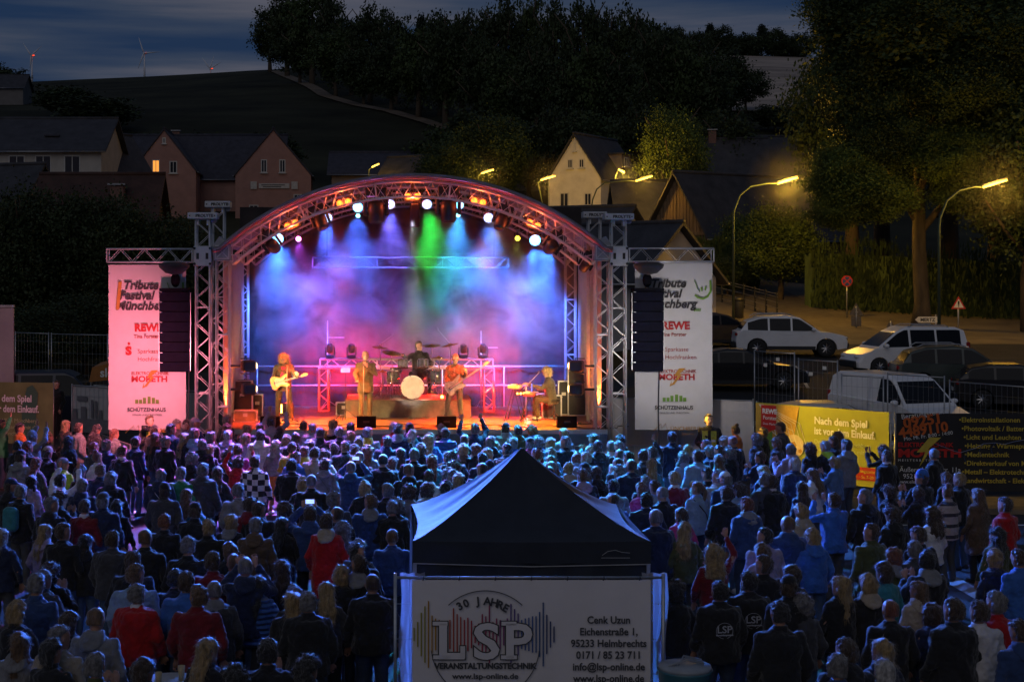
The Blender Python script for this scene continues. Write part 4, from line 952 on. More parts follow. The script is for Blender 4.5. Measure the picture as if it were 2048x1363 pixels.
# ---- lighting fixtures in the arch
fix = M('fixture_black', (.015, .015, .016), .45, var=.15, bump=.1)
def emis(n, c, s): return M(n, c, .4, emit=c, es=s)
lens_or = emis('lamp_orange', (1, .20, .02), 3.4); lens_bl = emis('lamp_cyan_white', (.16, .55, 1), 5); lens_w = emis('lamp_led_white', (.30, .42, .9), 1.2)
lens_mg = emis('lamp_magenta', (1, .25, .8), 14); lens_ye = emis('lamp_yellow', (.95, .85, .05), 5); lens_tq = emis('lamp_turquoise', (.25, 1, .9), 6); lens_dk = M('lens_dark', (.02, .03, .05), .05, coat=1); lens_rd = emis('lamp_red', (1, .08, .02), 12)
def at_local(p): return Matrix.Translation(p)
FIXT = 'lamps hanging from the front arch'
def blinder(px, py, lab, tilt=0):
    p = P(px, py, 39.35); t = thing('blinder_lamp', lab, 'stage light', p, 0, FIXT)
    T = Matrix.Rotation(R(tilt), 4, 'Y')
    obj('housing', G().box((0, .08, 0), (.50, .15, .26), T, bev=.02), fix, t)
    obj('bracket', G().tube([(-.27, .08, 0), (-.27, .08, .2), (.27, .08, .2), (.27, .08, 0)], .014, 6, T=T), fix, t)
    obj('clamp', G().box((0, .08, .28), (.08, .08, .16), T), fix, t)
    for s in (-1, 1):
        obj('bulb', G().ball((s * .115, -.01, 0), (.085, .045, .085), T=T), lens_or, t, True)
blinder(583, 449, 'orange twin blinder lamp lowest on the left of the arch', -22); blinder(688, 405, 'orange twin blinder lamp upper left of the arch', -12); blinder(825, 393, 'orange twin blinder lamp at the top centre of the arch')
blinder(957, 403, 'orange twin blinder lamp upper right of the arch', 12); blinder(1067, 448, 'orange twin blinder lamp lowest on the right of the arch', 22)
def par(px, py, r, lens, lab, tilt=0, leds=False, y=39.3):
    p = P(px, py, y); t = thing('par_lamp', lab, 'stage light', p, 0, FIXT); T = Matrix.Rotation(R(tilt), 4, 'Y') @ Matrix.Rotation(R(18), 4, 'X')
    rr = r / 76.5
    Tc = T @ Matrix.Rotation(R(90), 4, 'X')
    obj('housing', G().lathe([(rr * .5, -.22), (rr * .95, -.16), (rr * 1.08, .0), (rr * 1.08, .02)], 20, Tc), fix, t, True)
    obj('lens', G().lathe([(rr, .021), (rr * .9, .03), (rr * .02, .034)], 24, Tc), lens, t, True)
    if leds:
        for k in range(19):
            q = 0 if k == 0 else (.42 if k < 7 else .8); a = (k - 1) * PI / 3 if k < 7 else (k - 7) * PI / 6
            obj('led', G().ball((rr * q * math.cos(a), rr * q * math.sin(a), .035), (rr * .13, rr * .13, .01), 6, 4, T=Tc), emis('led_bright', (.7, .85, 1), 3), t, True)
    obj('bracket', G().tube([(-rr * 1.15, .1, 0), (-rr * 1.15, .1, rr * 1.5), (rr * 1.15, .1, rr * 1.5), (rr * 1.15, .1, 0)], .012, 6, T=T), fix, t)
    obj('clamp', G().box((0, .1, rr * 1.5 + .06), (.06, .06, .14), T), fix, t)
par(556, 477, 11, lens_bl, 'dazzling cyan-white lamp at the far left of the arch'); par(1070, 480, 11, lens_bl, 'dazzling cyan-white lamp at the far right of the arch')
par(597, 477, 5, lens_mg, 'small magenta lamp below the left blinders'); par(656, 435, 9, lens_w, 'pale blue lamp behind the left moving head', leds=True)
par(716, 414, 10, lens_bl, 'bright blue crescent lamp left of the big moving head', 25); par(780, 408, 10, lens_w, 'round LED lamp with white dots left of the arch centre', leds=True)
par(854, 408, 10, lens_w, 'round LED lamp with white dots right of the arch centre', leds=True); par(919, 410, 8, lens_bl, 'bright blue crescent lamp right of the big moving head', -25)
par(977, 435, 10, lens_w, 'round LED lamp with white dots above the beige beam', leds=True); par(1035, 476, 5, lens_ye, 'small yellow lamp on the right of the arch')
par(916, 430, 4, lens_tq, 'small turquoise lamp under the right blue crescent lamp'); par(716, 431, 4, lens_tq, 'small turquoise lamp under the left blue crescent lamp')
def moving_head(px, py, s, lab, tilt=0, nod=20, y=39.2, base_up=True, name='moving_head', z=None, grp=FIXT):
    p = P(px, py, y)
    if z is not None: p.z = z
    t = thing(name, lab, 'stage light', p, 0, grp)
    T = Matrix.Rotation(R(tilt), 4, 'Y'); d = 1 if base_up else -1
    obj('base', G().box((0, .05, d * .33 * s), (.42 * s, .3 * s, .16 * s), T, bev=.02), fix, t)
    for q in (-1, 1): obj('yoke_arm', G().box((q * .21 * s, .05, d * .08 * s), (.07 * s, .16 * s, .42 * s), T, bev=.015), fix, t)
    Th = T @ Matrix.Rotation(R(nod), 4, 'X')
    h = obj('head', G().lathe([(.10 * s, .16 * s), (.15 * s, .12 * s), (.165 * s, -.02), (.15 * s, -.22 * s), (.135 * s, -.26 * s)], 18, Th), fix, t, True)
    obj('lens', G().lathe([(.12 * s, -.262 * s), (.11 * s, -.275 * s), (.01, -.28 * s)], 16, Th), lens_dk, h, True)
    obj('clamp', G().box((0, .05, d * .45 * s), (.1, .08, .12 * s), T), fix, t)
moving_head(641, 440, 1.0, 'black moving head between the left blinder pairs', -20, -25); moving_head(752, 418, 1.35, 'large black moving head left of the arch centre', 0, 5)
moving_head(897, 416, 1.35, 'large black moving head right of the arch centre', 0, 5); moving_head(1003, 440, 1.0, 'black moving head between the right blinder pairs', 20, -25)
moving_head(545, 490, 1.0, 'black moving head beside the far left dazzling lamp', -35, 60); moving_head(1103, 492, 1.0, 'black moving head beside the far right dazzling lamp', 35, 60)
moving_head(1172, 528, .8, 'small dark lamp hanging by the right end of the arch', 30, 40)
t = thing('speaker_box', 'tall narrow black box hanging at the top centre of the arch', 'loudspeaker', P(830, 430, 39.5), 0)
obj('cabinet', G().box((0, 0, 0), (.24, .26, .66), bev=.03), fix, t); obj('grille', G().box((0, -.135, -.02), (.2, .012, .58)), cab2, t); obj('bracket', G().box((0, 0, .4), (.12, .12, .16)), fix, t)
# profile lamps clamped to the front towers
def tower_lamp(x, z, s, c, lab):
    t = thing('tower_lamp', lab, 'stage light', (x, YF + .1, z), 0, 'profile lamps on the front towers')
    obj('clamp', G().tube([(-s * .30, 0, 0), (-s * .05, 0, 0)], .035, 8), fix, t)
    obj('housing', G().box((s * .16, .05, 0), (.34, .34, .30), rz=s * .35, bev=.04), fix, t)
    obj('lens', G().ball((s * .30, .18, 0), (.07, .07, .11)), c, t, True)
    obj('yoke', G().tube([(-s * .05, 0, .19), (s * .2, 0, .2), (s * .2, 0, -.2), (-s * .05, 0, -.19)], .018, 6), fix, t)
lw = emis('lamp_warm', (1, .62, .22), 10)
for z, n in ((3.02, 'upper'), (2.42, 'lower')):
    tower_lamp(XL + .5, z, 1, lw, '%s profile lamp on the left front tower' % n); tower_lamp(XR - .5, z, -1, lw, '%s profile lamp on the right front tower' % n)

# ---- U shaped truss behind the drums with small moving heads
y_ = 43.7; a = P(640, 731, y_); b = P(986, 731, y_)
t = truss('goalpost_truss', 'low horizontal truss behind the drum kit, lit red', (a.x, y_, 2.78), (b.x, y_, 2.78), .29, .26, alu, bay=.29)
for x, lab in ((a.x + .12, 'left leg of the low truss behind the drums'), (b.x - .12, 'right leg of the low truss behind the drums')):
    truss('upright_truss', lab, (x, y_, FZ), (x, y_, 2.64), .29, .26, alu, bay=.26)
for px, s, lab in ((660, .62, 'small moving head on the left end of the low truss'), (703, .62, 'second small moving head from the left on the low truss'), (927, .62, 'third small moving head, right of the drummer, on the low truss'), (966, .62, 'small moving head on the right end of the low truss')):
    moving_head(px, 700, s, lab, 0, 200, y_ - .02, False, z=3.19, grp='moving heads on the low truss')
def mast(px, y, z1, lab):
    p = P(px, 0, y); t = thing('light_stand', lab, 'stand', (p.x, y, FZ))
    obj('pole', G().tube([(0, 0, 0), (0, 0, z1 - FZ)], .018, 7), metal, t, True)
    obj('flange', G().box((.25, 0, z1 - FZ - .5), (.5, .02, .02)), metal, t)
    for k in range(3): obj('foot', G().tube([(0, 0, .25), (math.cos(k * 2.1) * .35, math.sin(k * 2.1) * .35, .01)], .012, 5), metal, t)
mast(655, 44.6, 4.0, 'thin pole with short crossbar at the left in front of the backdrop'); mast(962, 44.6, 3.7, 'thin red pole at the right in front of the backdrop')

# ---- drum riser
rs = thing('drum_riser', 'low platform under the drum kit, covered with dark cloth', 'platform', ((P(818, 0, 42).x), 41.8, FZ))
g = G().grid(lambda u, v: (-1.78 + 3.5 * u, .0 - .04 * math.sin(u * 40) * (1 - v) - .12 * (1 - v), .005 + .45 * v), 80, 5); obj('front_cloth', g, M('riser_cloth', (.13, .11, .085), .9, var=.3, vs=4, bump=.5, bs=12), rs, True)
obj('top', G().box((-.02, .95, .455), (3.5, 1.9, .05)), M('riser_top', (.12, .09, .06), .8, var=.2, bump=.3), rs)
for s in (-1, 1): 
    g = G().grid(lambda u, v: (s * 1.74 - .03 + s * .04 * math.sin(u * 20) * (1 - v), 1.9 * u, .005 + .43 * v), 30, 3); obj('side_cloth', g, M('riser_cloth', (.13, .11, .085), .9), rs, True)
RZ = FZ + .48
# drum kit: each drum and stand is lifted away on its own
shell = M('drum_sparkle', (.16, .20, .18), .25, .4, var=.6, vs=40, coat=.8); hoop = M('chrome', (.75, .75, .75), .15, 1, var=.05); skin_d = M('drum_head', (.85, .83, .78), .5, var=.03)
KIT = 'drum kit on the riser'
def drum(px, py, y, r, d, lab, tilt=0, legs=True, nm='tom_drum', z=None):
    p = P(px, py, y); t = thing(nm, lab, 'drum', p, 0, KIT); T = Matrix.Rotation(R(tilt), 4, 'X')
    obj('shell', G().lathe([(r, -d / 2), (r, d / 2)], 26, T), shell, t, True)
    for z_ in (-d / 2, d / 2): obj('hoop', G().lathe([(r * 1.0, z_ - .02), (r * 1.06, z_ - .018), (r * 1.06, z_ + .018), (r, z_ + .02)], 26, T), hoop, t, True)
    obj('drum_head', G().lathe([(r * .99, d / 2 + .012), (.01, d / 2 + .014)], 26, T), skin_d, t)
    for k in range(8): a = PI * k / 4 + .2; obj('lug', G().tube([(math.cos(a) * r * 1.04, math.sin(a) * r * 1.04, -d * .42), (math.cos(a) * r * 1.04, math.sin(a) * r * 1.04, d * .42)], .01, 5, T=T), hoop, t)
    if legs:
        for k in range(3): a = 2.1 * k + .5; obj('leg', G().tube([(math.cos(a) * r, math.sin(a) * r, 0), (math.cos(a) * r * 1.1, math.sin(a) * r * 1.1, RZ - p.z)], .01, 5), hoop, t)
    return t
t = thing('bass_drum', 'bass drum with glowing white head facing the audience', 'drum', (P(825, 0, 42.1).x, 42.1, RZ + .335), 0, KIT)
T = Matrix.Rotation(R(90), 4, 'X')
obj('shell', G().lathe([(.31, -.45), (.31, 0)], 36, T), shell, t, True)
obj('hoop', G().lathe([(.30, -.01), (.335, -.01), (.335, .035), (.305, .035)], 36, T), M('hoop_wood', (.5, .35, .2), .4), t, True)
obj('drum_head', G().lathe([(.306, .012), (.01, .016)], 36, T), skin_d, t)
text('Gretsch', (-.12, -.022, .13), .09, pk, t, shear=.3)
obj('port_hole', G().prism([(a_ + .15, b_ - .12) for a_, b_ in disc(.05, 16)], -.024, -.018), pk, t)
for k in range(8): a = PI * k / 4 + .2; obj('lug', G().box((math.cos(a) * .32, -.05, math.sin(a) * .32), (.025, .07, .025)), hoop, t)
drum(806, 727, 42.35, .14, .22, 'rack tom left above the bass drum', -14, False); drum(846, 727, 42.35, .15, .22, 'rack tom right above the bass drum', -14, False)
drum(786, 753, 42.6, .17, .32, 'floor drum left of the bass drum', 0); drum(868, 752, 42.6, .19, .34, 'floor tom right of the bass drum', 0); drum(792, 740, 43.0, .16, .14, 'snare drum behind the left toms', 0)
brass = M('cymbal_brass', (.75, .48, .14), .22, .95, var=.15, vs=10)
def cymbal(px, py, y, r, lab, tilt=12, ty=0):
    p = P(px, py, y); t = thing('cymbal_stand', lab, 'cymbal', (p.x, y, RZ), 0, KIT); h_ = p.z - RZ
    T = Matrix.Translation((0, 0, h_)) @ Matrix.Rotation(R(tilt), 4, 'X') @ Matrix.Rotation(R(ty), 4, 'Y')
    obj('cymbal', G().lathe([(r, -.012), (r * .99, -.009), (r * .3, .012), (r * .15, .035), (.012, .045)], 28, T), brass, t, True)
    obj('stand', G().tube([(0, 0, h_ - .02), (.02, .05, h_ - .4), (0, .05, .3)], .011, 6), hoop, t)
    for k in range(3): a = 2.1 * k + .4; obj('leg', G().tube([(0, .05, .42), (math.cos(a) * .3, .05 + math.sin(a) * .3, .01)], .009, 5), hoop, t)
cymbal(783, 705, 42.2, .26, 'tilted amber crash cymbal left of the drummer', 14, 10); cymbal(863, 690, 42.4, .26, 'orange glowing crash cymbal right of the drummer', 8, -3); cymbal(900, 689, 42.6, .25, 'thin ride cymbal at the right of the kit', 4, -12)
cymbal(760, 694, 42.8, .23, 'small cymbal at the left end of the kit', 6, 8); cymbal(878, 714, 42.8, .2, 'low hi-hat cymbals right of the toms', 3, 0); cymbal(765, 742, 42.3, .15, 'low splash cymbal left of the floor drum', 3, 0)

# ---- microphone stands
def mic_stand(px, y, h_, lab, boom=None, z0=FZ):
    p = P(px, 0, y); t = thing('microphone_stand', lab, 'microphone stand', (p.x, y, z0))
    obj('base', G().lathe([(.14, 0), (.14, .02), (.02, .03)], 18), fix, t, True) if boom is None else [obj('leg', G().tube([(0, 0, .12), (math.cos(2.1 * k) * .32, math.sin(2.1 * k) * .32, .01)], .01, 5), fix, t) for k in range(3)]
    obj('pole', G().tube([(0, 0, 0), (0, 0, h_)], .011, 7), metal, t, True)
    e_ = Vector((0, 0, h_))
    if boom: b2 = Vector(boom); obj('boom', G().tube([e_ - b2 * .2, e_ + b2], .008, 6), metal, t, True); e_ = e_ + b2
    obj('microphone', G().ball(e_ + Vector((0, 0, .03)), (.028, .028, .035)), M('mic_grille', (.25, .25, .25), .4, .8), t, True)
mic_stand(574, 40.55, 1.40, 'straight microphone stand in front of the guitarist', (0, .12, .05)); mic_stand(727, 40.75, 1.50, 'straight microphone stand held by the singer')
mic_stand(761, 43.2, 1.5, 'drum overhead microphone stand on the left', (.35, 0, .25), RZ); mic_stand(900, 43.4, 1.5, 'drum overhead microphone stand on the right', (-.35, 0, .4), RZ); mic_stand(1052, 40.7, .95, 'boom microphone reaching to the keyboard player', (.36, .1, .36))
p = P(691, 0, 41.2); t = thing('lyric_stand', 'stand with glowing blue tablet beside the singer', 'music stand', (p.x, 41.2, FZ))
obj('pole', G().tube([(0, 0, 0), (0, 0, 1.28)], .012, 6), fix, t); obj('tablet', G().box((0, 0, 0), (.26, .02, .16), Matrix.Translation((0, 0, 1.36)) @ Matrix.Rotation(R(-35), 4, 'X'), bev=.005), M('tablet_screen', (.05, .1, .4), .3, emit=(.08, .2, 1), es=.8), t)
for k in range(3): obj('leg', G().tube([(0, 0, .3), (math.cos(2.1 * k + .3) * .36, math.sin(2.1 * k + .3) * .36, .01)], .01, 5), fix, t)

# ---- wedges, amps, cases
def wedge(px, lab, w_=.50):
    p = P(px, 0, 39.2); t = thing('monitor_wedge', lab, 'loudspeaker', (p.x, 39.2, FZ), 0, 'floor monitors along the stage edge')
    T = Matrix.Rotation(R(90), 4, 'Z')
    obj('cabinet', G().prism([(-.2, 0), (.16, 0), (.2, .1), (-.04, .30), (-.2, .30)], -w_ / 2, w_ / 2, T), cab, t)
    obj('handle', G().box((0, -.205, .16), (.16, .012, .05)), fix, t)
wedge(541, 'floor monitor in front of the guitarist'); wedge(733, 'floor monitor in front of the singer'); wedge(893, 'floor monitor in front of the bass player'); wedge(1133, 'floor monitor near the right front tower')
casem = M('flight_case_black', (.035, .035, .04), .6, var=.2); 
def case(px, y, w_, d_, h_, lab, z=FZ, mat=None, nm='flight_case', rz=0):
    p = P(px, 0, y); t = thing(nm, lab, 'case', (p.x, y, z), rz)
    obj('box', G().box((0, 0, h_ / 2), (w_, d_, h_)), mat or casem, t)
    for sx_ in (-1, 1):
        obj('edge_profile', G().box((sx_ * (w_ / 2), -d_ / 2, h_ / 2), (.035, .035, h_ + .01)), alu, t)
    for zz in (.0, h_): obj('edge_profile', G().box((0, -d_ / 2 - .002, zz), (w_ + .03, .033, .034)), alu, t)
    for sx_ in (-1, 1):
        for zz in (.04, h_ - .04): obj('ball_corner', G().ball((sx_ * w_ / 2, -d_ / 2 - .01, zz), .032, 8, 5), alu, t, True)
    obj('latch', G().box((0, -d_ / 2 - .012, h_ * .62), (.12, .014, .09)), alu, t)
    return t
case(486, 41.6, .56, .5, 1.05, 'tall amplifier rack beside the left front tower'); case(492, 40.8, .62, .45, .30, 'open tan equipment case on the floor at left', mat=M('tan_ply', (.36, .27, .16), .7, var=.2))
case(516, 42.2, .30, .45, .62, 'small black case right of the amplifier rack'); case(1102, 41.9, .52, .5, .62, 'black flight case behind the keyboard player'); case(1152, 42.6, .5, .5, 1.3, 'tall dark rack beside the right front tower')
case(1126, 42.8, .3, .4, .95, 'narrow case left of the tall dark rack')
case(688, 42.6, .42, .35, .36, 'small guitar amplifier on the floor left of the drum riser', mat=fix); case(1090, 43.9, .5, .4, .5, 'low black box at the rear right of the stage'); case(470, 43.2, .5, .5, .8, 'black case standing deep at the stage left side')
moving_head(478, 0, .9, 'black lamp standing on the amplifier rack', 0, 160, 41.6, False, z=FZ + 1.47, grp=None) if False else None
t = thing('floor_lamp', 'small upright floor lamp with red-hot bulbs behind the guitarist', 'stage light', (-3.18, 41.9, FZ))
obj('housing', G().box((0, 0, .22), (.42, .12, .36), bev=.02), fix, t)
for s in (-1, 1): obj('bulb', G().box((s * .14, -.065, .24), (.07, .02, .24)), emis('lamp_red_hot', (1, .25, .05), 18), t)
t = thing('floor_lamp', 'red glowing floor lamp right of the bass drum', 'stage light', (P(884, 0, 42.0).x, 42.0, RZ)); obj('housing', G().box((0, .03, .08), (.12, .1, .14), bev=.02), fix, t); obj('bulb', G().ball((0, -.03, .08), (.045, .03, .045)), emis('lamp_red_hot', (1, .25, .05), 18), t)
t = thing('floor_lamp', 'row of red glowing bulbs under the keyboards', 'stage light', (P(1048, 0, 41.9).x, 41.9, FZ)); obj('housing', G().box((0, .04, .66), (.5, .1, .12), bev=.02), fix, t)
for k in range(5): obj('bulb', G().ball((-.18 + .09 * k, -.02, .66), (.03, .02, .03), 8, 6), emis('lamp_red_hot', (1, .25, .05), 18), t)
obj('stand', G().tube([(0, .05, 0), (0, .05, .62)], .02, 6), fix, t)
# ---- keyboards
def keyboard(px, y, z, L, lab, rz, mat):
    p = P(px, 0, y); t = thing('keyboard', lab, 'keyboard', (p.x, y, z), rz)
    obj('body', G().box((0, 0, 0), (L, .30, .09), bev=.015), mat, t)
    kb = obj('key_bed', G().box((0, .06, .05), (L * .9, .14, .012)), M('ivory', (.75, .72, .65), .4), t); kb['kind'] = 'stuff'
    for k in range(6): obj('control_knob', G().box((-L * .35 + k * L * .14, -.08, .052), (.03, .03, .015)), fix, t)
    for s in (-1, 1):
        for q in (-1, 1): obj('stand_leg', G().tube([(s * L * .36, q * .02, -.05), (s * L * .42, q * .24, FZ - z)], .013, 6), fix, t)
keyboard(1030, 41.0, FZ + .92, .62, 'yellow-lit tilted keyboard at the left of the keyboard player', R(75), M('keyboard_body', (.30, .28, .14), .5)); keyboard(1060, 41.0, FZ + .72, .8, 'red keyboard below, in front of the seated player', R(80), M('keyboard_red', (.30, .03, .03), .5))
p = P(1067, 0, 40.9); t = thing('laptop', 'small screen with blue glow on the red keyboard', 'laptop', (p.x, 40.9, FZ + .78)); obj('base', G().box((0, 0, 0), (.26, .2, .02)), metal, t); obj('screen', G().box((-.05, 0, .12), (.02, .24, .2)), M('tablet_screen', (.05, .1, .4), .3), t)
p = P(1108, 0, 41.1); t = thing('stool', 'round stool under the keyboard player', 'stool', (p.x, 41.1, FZ)); obj('seat', G().lathe([(.17, .50), (.18, .52), (.18, .55), (.15, .57)], 18), fix, t, True); obj('pole', G().tube([(0, 0, .1), (0, 0, .52)], .025, 8), hoop, t)
for k in range(4): obj('leg', G().tube([(0, 0, .2), (math.cos(k * 1.57) * .24, math.sin(k * 1.57) * .24, .01)], .014, 6), hoop, t)
# cables, set list, pedals on the floor
cablem = M('cable_black', (.01, .01, .01), .6)
for i in range(9):
    rnd = random.Random(i); x0 = -3.9 + i * 1.05; pts = [(x0 + rnd.uniform(-.3, .3) + k * .28, 39.0 + rnd.uniform(0, .35) + .25 * math.sin(k * 1.3 + i) + (.5 if i % 2 else 0), FZ + .012) for k in range(7)]
    tag(obj('stage_cable', G().tube(pts, .009, 5), cablem, None, True), 'black cable curling over the front of the stage, %s from the left' % words[i], 'cable', 'cables on the stage floor')
tag(obj('set_list', G().box((P(795, 0, 39.9).x, 39.9, FZ + .006), (.22, .14, .004)), M('paper', (.8, .78, .7), .7)), 'white set list paper lying on the stage floor by the drum riser', 'paper')
tag(obj('set_list', G().box((P(967, 0, 40.2).x, 40.2, FZ + .006), (.05, .3, .004)), M('paper', (.8, .78, .7), .7)), 'narrow strip of white tape on the stage floor right of the bass player', 'tape')
for px, lab in ((565, 'guitar effect pedals at the guitarist\'s feet'), (1150, 'tangle of small effect boxes near the right front tower')):
    t = thing('effect_pedals', lab, 'pedals', (P(px, 0, 39.9).x, 39.9, FZ))
    for k in range(3): obj('pedal', G().box((-.12 + .12 * k, .03 * (k % 2), .035), (.09, .13, .06), bev=.01), metal if k % 2 else fix, t)
# smoke under the roof
poly = [(XL + .1, FZ + .02)]
for k in range(25):
    x, z = arc(-.97 + 1.94 * k / 24, RA - .55); poly.append((x, z))
poly.append((XR - .1, FZ + .02))
g = G().prism(poly, 39.3, 45.1)
sm = bpy.data.materials.new('smoke'); sm.use_nodes = True; t_ = sm.node_tree; t_.nodes.clear()
o_ = N(t_, 'ShaderNodeOutputMaterial'); v_ = N(t_, 'ShaderNodeVolumePrincipled'); v_.inputs['Color'].default_value = (.9, .9, .92, 1); v_.inputs['Anisotropy'].default_value = .2
tc_ = N(t_, 'ShaderNodeTexCoord'); mp_ = N(t_, 'ShaderNodeMapping'); mp_.inputs['Scale'].default_value = (1, .7, 1.1)
n_ = N(t_, 'ShaderNodeTexNoise'); n_.inputs['Scale'].default_value = .8; n_.inputs['Detail'].default_value = 6; n_.inputs['Roughness'].default_value = .6; n_.inputs['Distortion'].default_value = .6
mr_ = N(t_, 'ShaderNodeMapRange'); mr_.inputs['From Min'].default_value = .465; mr_.inputs['From Max'].default_value = .62; mr_.inputs['To Min'].default_value = .012; mr_.inputs['To Max'].default_value = .34
t_.links.new(tc_.outputs['Object'], mp_.inputs[0]); t_.links.new(mp_.outputs[0], n_.inputs['Vector']); t_.links.new(n_.outputs[0], mr_.inputs[0]); sx_n = N(t_, 'ShaderNodeSeparateXYZ'); t_.links.new(tc_.outputs['Object'], sx_n.inputs[0])
m2 = N(t_, 'ShaderNodeMapRange'); m2.inputs['From Min'].default_value = 39.6; m2.inputs['From Max'].default_value = 43.2; m2.inputs['To Min'].default_value = .07; m2.inputs['To Max'].default_value = 1; t_.links.new(sx_n.outputs[1], m2.inputs[0])
m3 = N(t_, 'ShaderNodeMapRange'); m3.inputs['From Min'].default_value = 2.8; m3.inputs['From Max'].default_value = 5.0; m3.inputs['To Min'].default_value = .11; m3.inputs['To Max'].default_value = 1.45; t_.links.new(sx_n.outputs[2], m3.inputs[0])
q1 = N(t_, 'ShaderNodeMath', operation='MULTIPLY'); q2 = N(t_, 'ShaderNodeMath', operation='MULTIPLY'); t_.links.new(m2.outputs[0], q1.inputs[0]); t_.links.new(m3.outputs[0], q1.inputs[1]); t_.links.new(q1.outputs[0], q2.inputs[0]); t_.links.new(mr_.outputs[0], q2.inputs[1])
t_.links.new(q2.outputs[0], v_.inputs['Density']); t_.links.new(v_.outputs[0], o_.inputs['Volume'])
smk = obj('stage_smoke', g, sm); tag(smk, 'drifting stage smoke lit blue, green and red under the arch', 'smoke'); smk['kind'] = 'stuff'
# ------------------------------------------------------------------ fences and banners round the audience
yel = M('banner_yellow_green', (.34, .36, .04), .6, var=.12, vs=1.2, bump=.5, bs=2); grn = M('banner_dark_green', (.05, .13, .08), .6, var=.1); whp = M('print_white', (.78, .78, .76), .6); blkb = M('banner_black', (.018, .017, .018), .6, var=.3, vs=1, bump=.4, bs=2)
ylp = M('print_yellow', (.60, .45, .05), .6); rdp = M('print_bright_red', (.55, .02, .015), .6); orp = M('print_orange', (.60, .12, .015), .6); tealp = M('print_teal', (.08, .25, .25), .7)
ambp = M('print_goal_amber', (.55, .33, .05), .6, var=.3, vs=3); blup = M('print_lightning', (.35, .42, .65), .6); blud = M('print_blue_glow', (.03, .07, .20), .6, var=.5, vs=4)
def fence_thing(name, lab, a, b, cat='fence'):
    a = Vector(a); b = Vector(b); L = math.hypot(b.x - a.x, b.y - a.y)
    t = thing(name, lab, cat, a, math.atan2(b.y - a.y, b.x - a.x)); return t, L
def frame(t, L, h=2.0, n=1, wires=True, x0=0, wire_h=None):
    for k in range(n):
        a = x0 + L * k / n + .02; b = x0 + L * (k + 1) / n - .02
        for x in (a, b): obj('post', G().tube([(x, 0, .02), (x, 0, h + .05)], .021, 8), metal, t, True)
        for z in (.15, h): obj('rail', G().tube([(a, 0, z), (b, 0, z)], .016, 6), metal, t, True)
        if wires:
            m_ = max(4, int((b - a) / .16)); g = G()
            for q in range(1, m_): x = a + (b - a) * q / m_; g.box((x, 0, (h + .15) / 2), (.005, .005, h - .15))
            for z in (.5, .9, 1.3, 1.7): g.box(((a + b) / 2, .004, z * h / 2), (b - a, .005, .006))
            o = obj('wire_mesh', g, metal, t); o['kind'] = 'stuff'
        obj('foot', G().box((a, 0, .06), (.22, .6, .12), bev=.02), M('concrete_foot', (.28, .27, .25), .9, var=.2, vs=6), t)
def sheet_cloth(t, x0, x1, z0, z1, mat, y=-.04, wav=.03, nm='banner_cloth', n=40):
    f = lambda u, v: (x0 + (x1 - x0) * u, y - abs(wav * (math.sin(u * (x1 - x0) * 7.5) * .6 + .4 * math.sin(u * 23 + v * 3))) * (1 - .5 * v), z0 + (z1 - z0) * v)
    return obj(nm, G().grid(f, n, 8), mat, t, True)
# yellow and green supermarket banner
a = P(1512, 0, 39.6); b = P(1783, 0, 36.7)
t, L = fence_thing('banner_fence', 'yellow-green supermarket banner on a fence right of the stage', (a.x, a.y, 0), (b.x, b.y, 0)); frame(t, L)
c = sheet_cloth(t, .03, L - .04, .14, 2.02, yel); Y = -.085
k = L / 3.9
obj('goal_print', G().prism([(.04, 2.0), (1.35 * k, 2.0), (1.15 * k, .9), (1.25 * k, .16), (.04, .16)], Y + .015, Y + .02), ambp, t)
obj('field_print', G().prism([(.04, 1.0), (.55, 1.3), (.60, .16), (.04, .16)], Y + .008, Y + .012), pg_, t)
for q in range(7): obj('net_line', G().tube([(.15 + .02 * q, Y, 1.98), (.6 + .13 * q, Y, 1.45 + .02 * q), (.75 + .14 * q, Y, .95)], .006, 4), whp, t)
for q in range(4): obj('net_line', G().tube([(.25 + q * .1, Y, 1.75 - q * .15), (1.2, Y, 1.35 - q * .16)], .005, 4), whp, t)
obj('football_print', G().prism([(a_ + 1.22, b_ + .98) for a_, b_ in disc(.29, 30)], Y - .004, Y), M('print_cream', (.65, .52, .36), .6), t)
for q in range(3): obj('football_patch', G().prism([(a_ + 1.20 + (.0, .2, -.17)[q], b_ + 1.0 + (0, -.14, -.16)[q]) for a_, b_ in disc(.10 if q == 0 else .06, 5)], Y - .008, Y - .005), po, t)
rb = obj('red_label', G().prism([(.22, 1.38), (.42, 1.28), (.68, 1.36), (.68, 1.97), (.22, 1.97)], Y - .006, Y - .001), rdp, t)
text('REWE', (.26, Y - .012, 1.76), .17, whp, t, bold=.008); text('Forster', (.28, Y - .012, 1.60), .14, whp, t, bold=.002); text('Dein Markt', (.28, Y - .012, 1.46), .085, whp, t)
text('Nach dem Spiel', (1.80 * k, Y, 1.60), .255, whp, t, bold=.008, sx=.93); text('ist vor dem Einkauf.', (1.80 * k, Y, 1.34), .255, whp, t, bold=.008, sx=.84)
for i, s in enumerate(('Dein REWE in Münchberg', 'in Zusammenarbeit mit der', 'VR-Bank Münchberg.')): text(s, (1.80 * k, Y, 1.10 - i * .17), .15, M('print_pale_green', (.45, .52, .25), .6), t)
obj('brown_strip', G().prism([(2.85 * k, .30), (3.82 * k, .30), (3.82 * k, .62), (2.85 * k, .62)], Y - .004, Y), pr_, t)
text('Öffnungszeiten', (2.9 * k, Y - .01, .49), .11, ylp, t); text('Mo – Sa, 7–20 Uhr', (2.9 * k, Y - .01, .35), .10, ylp, t)
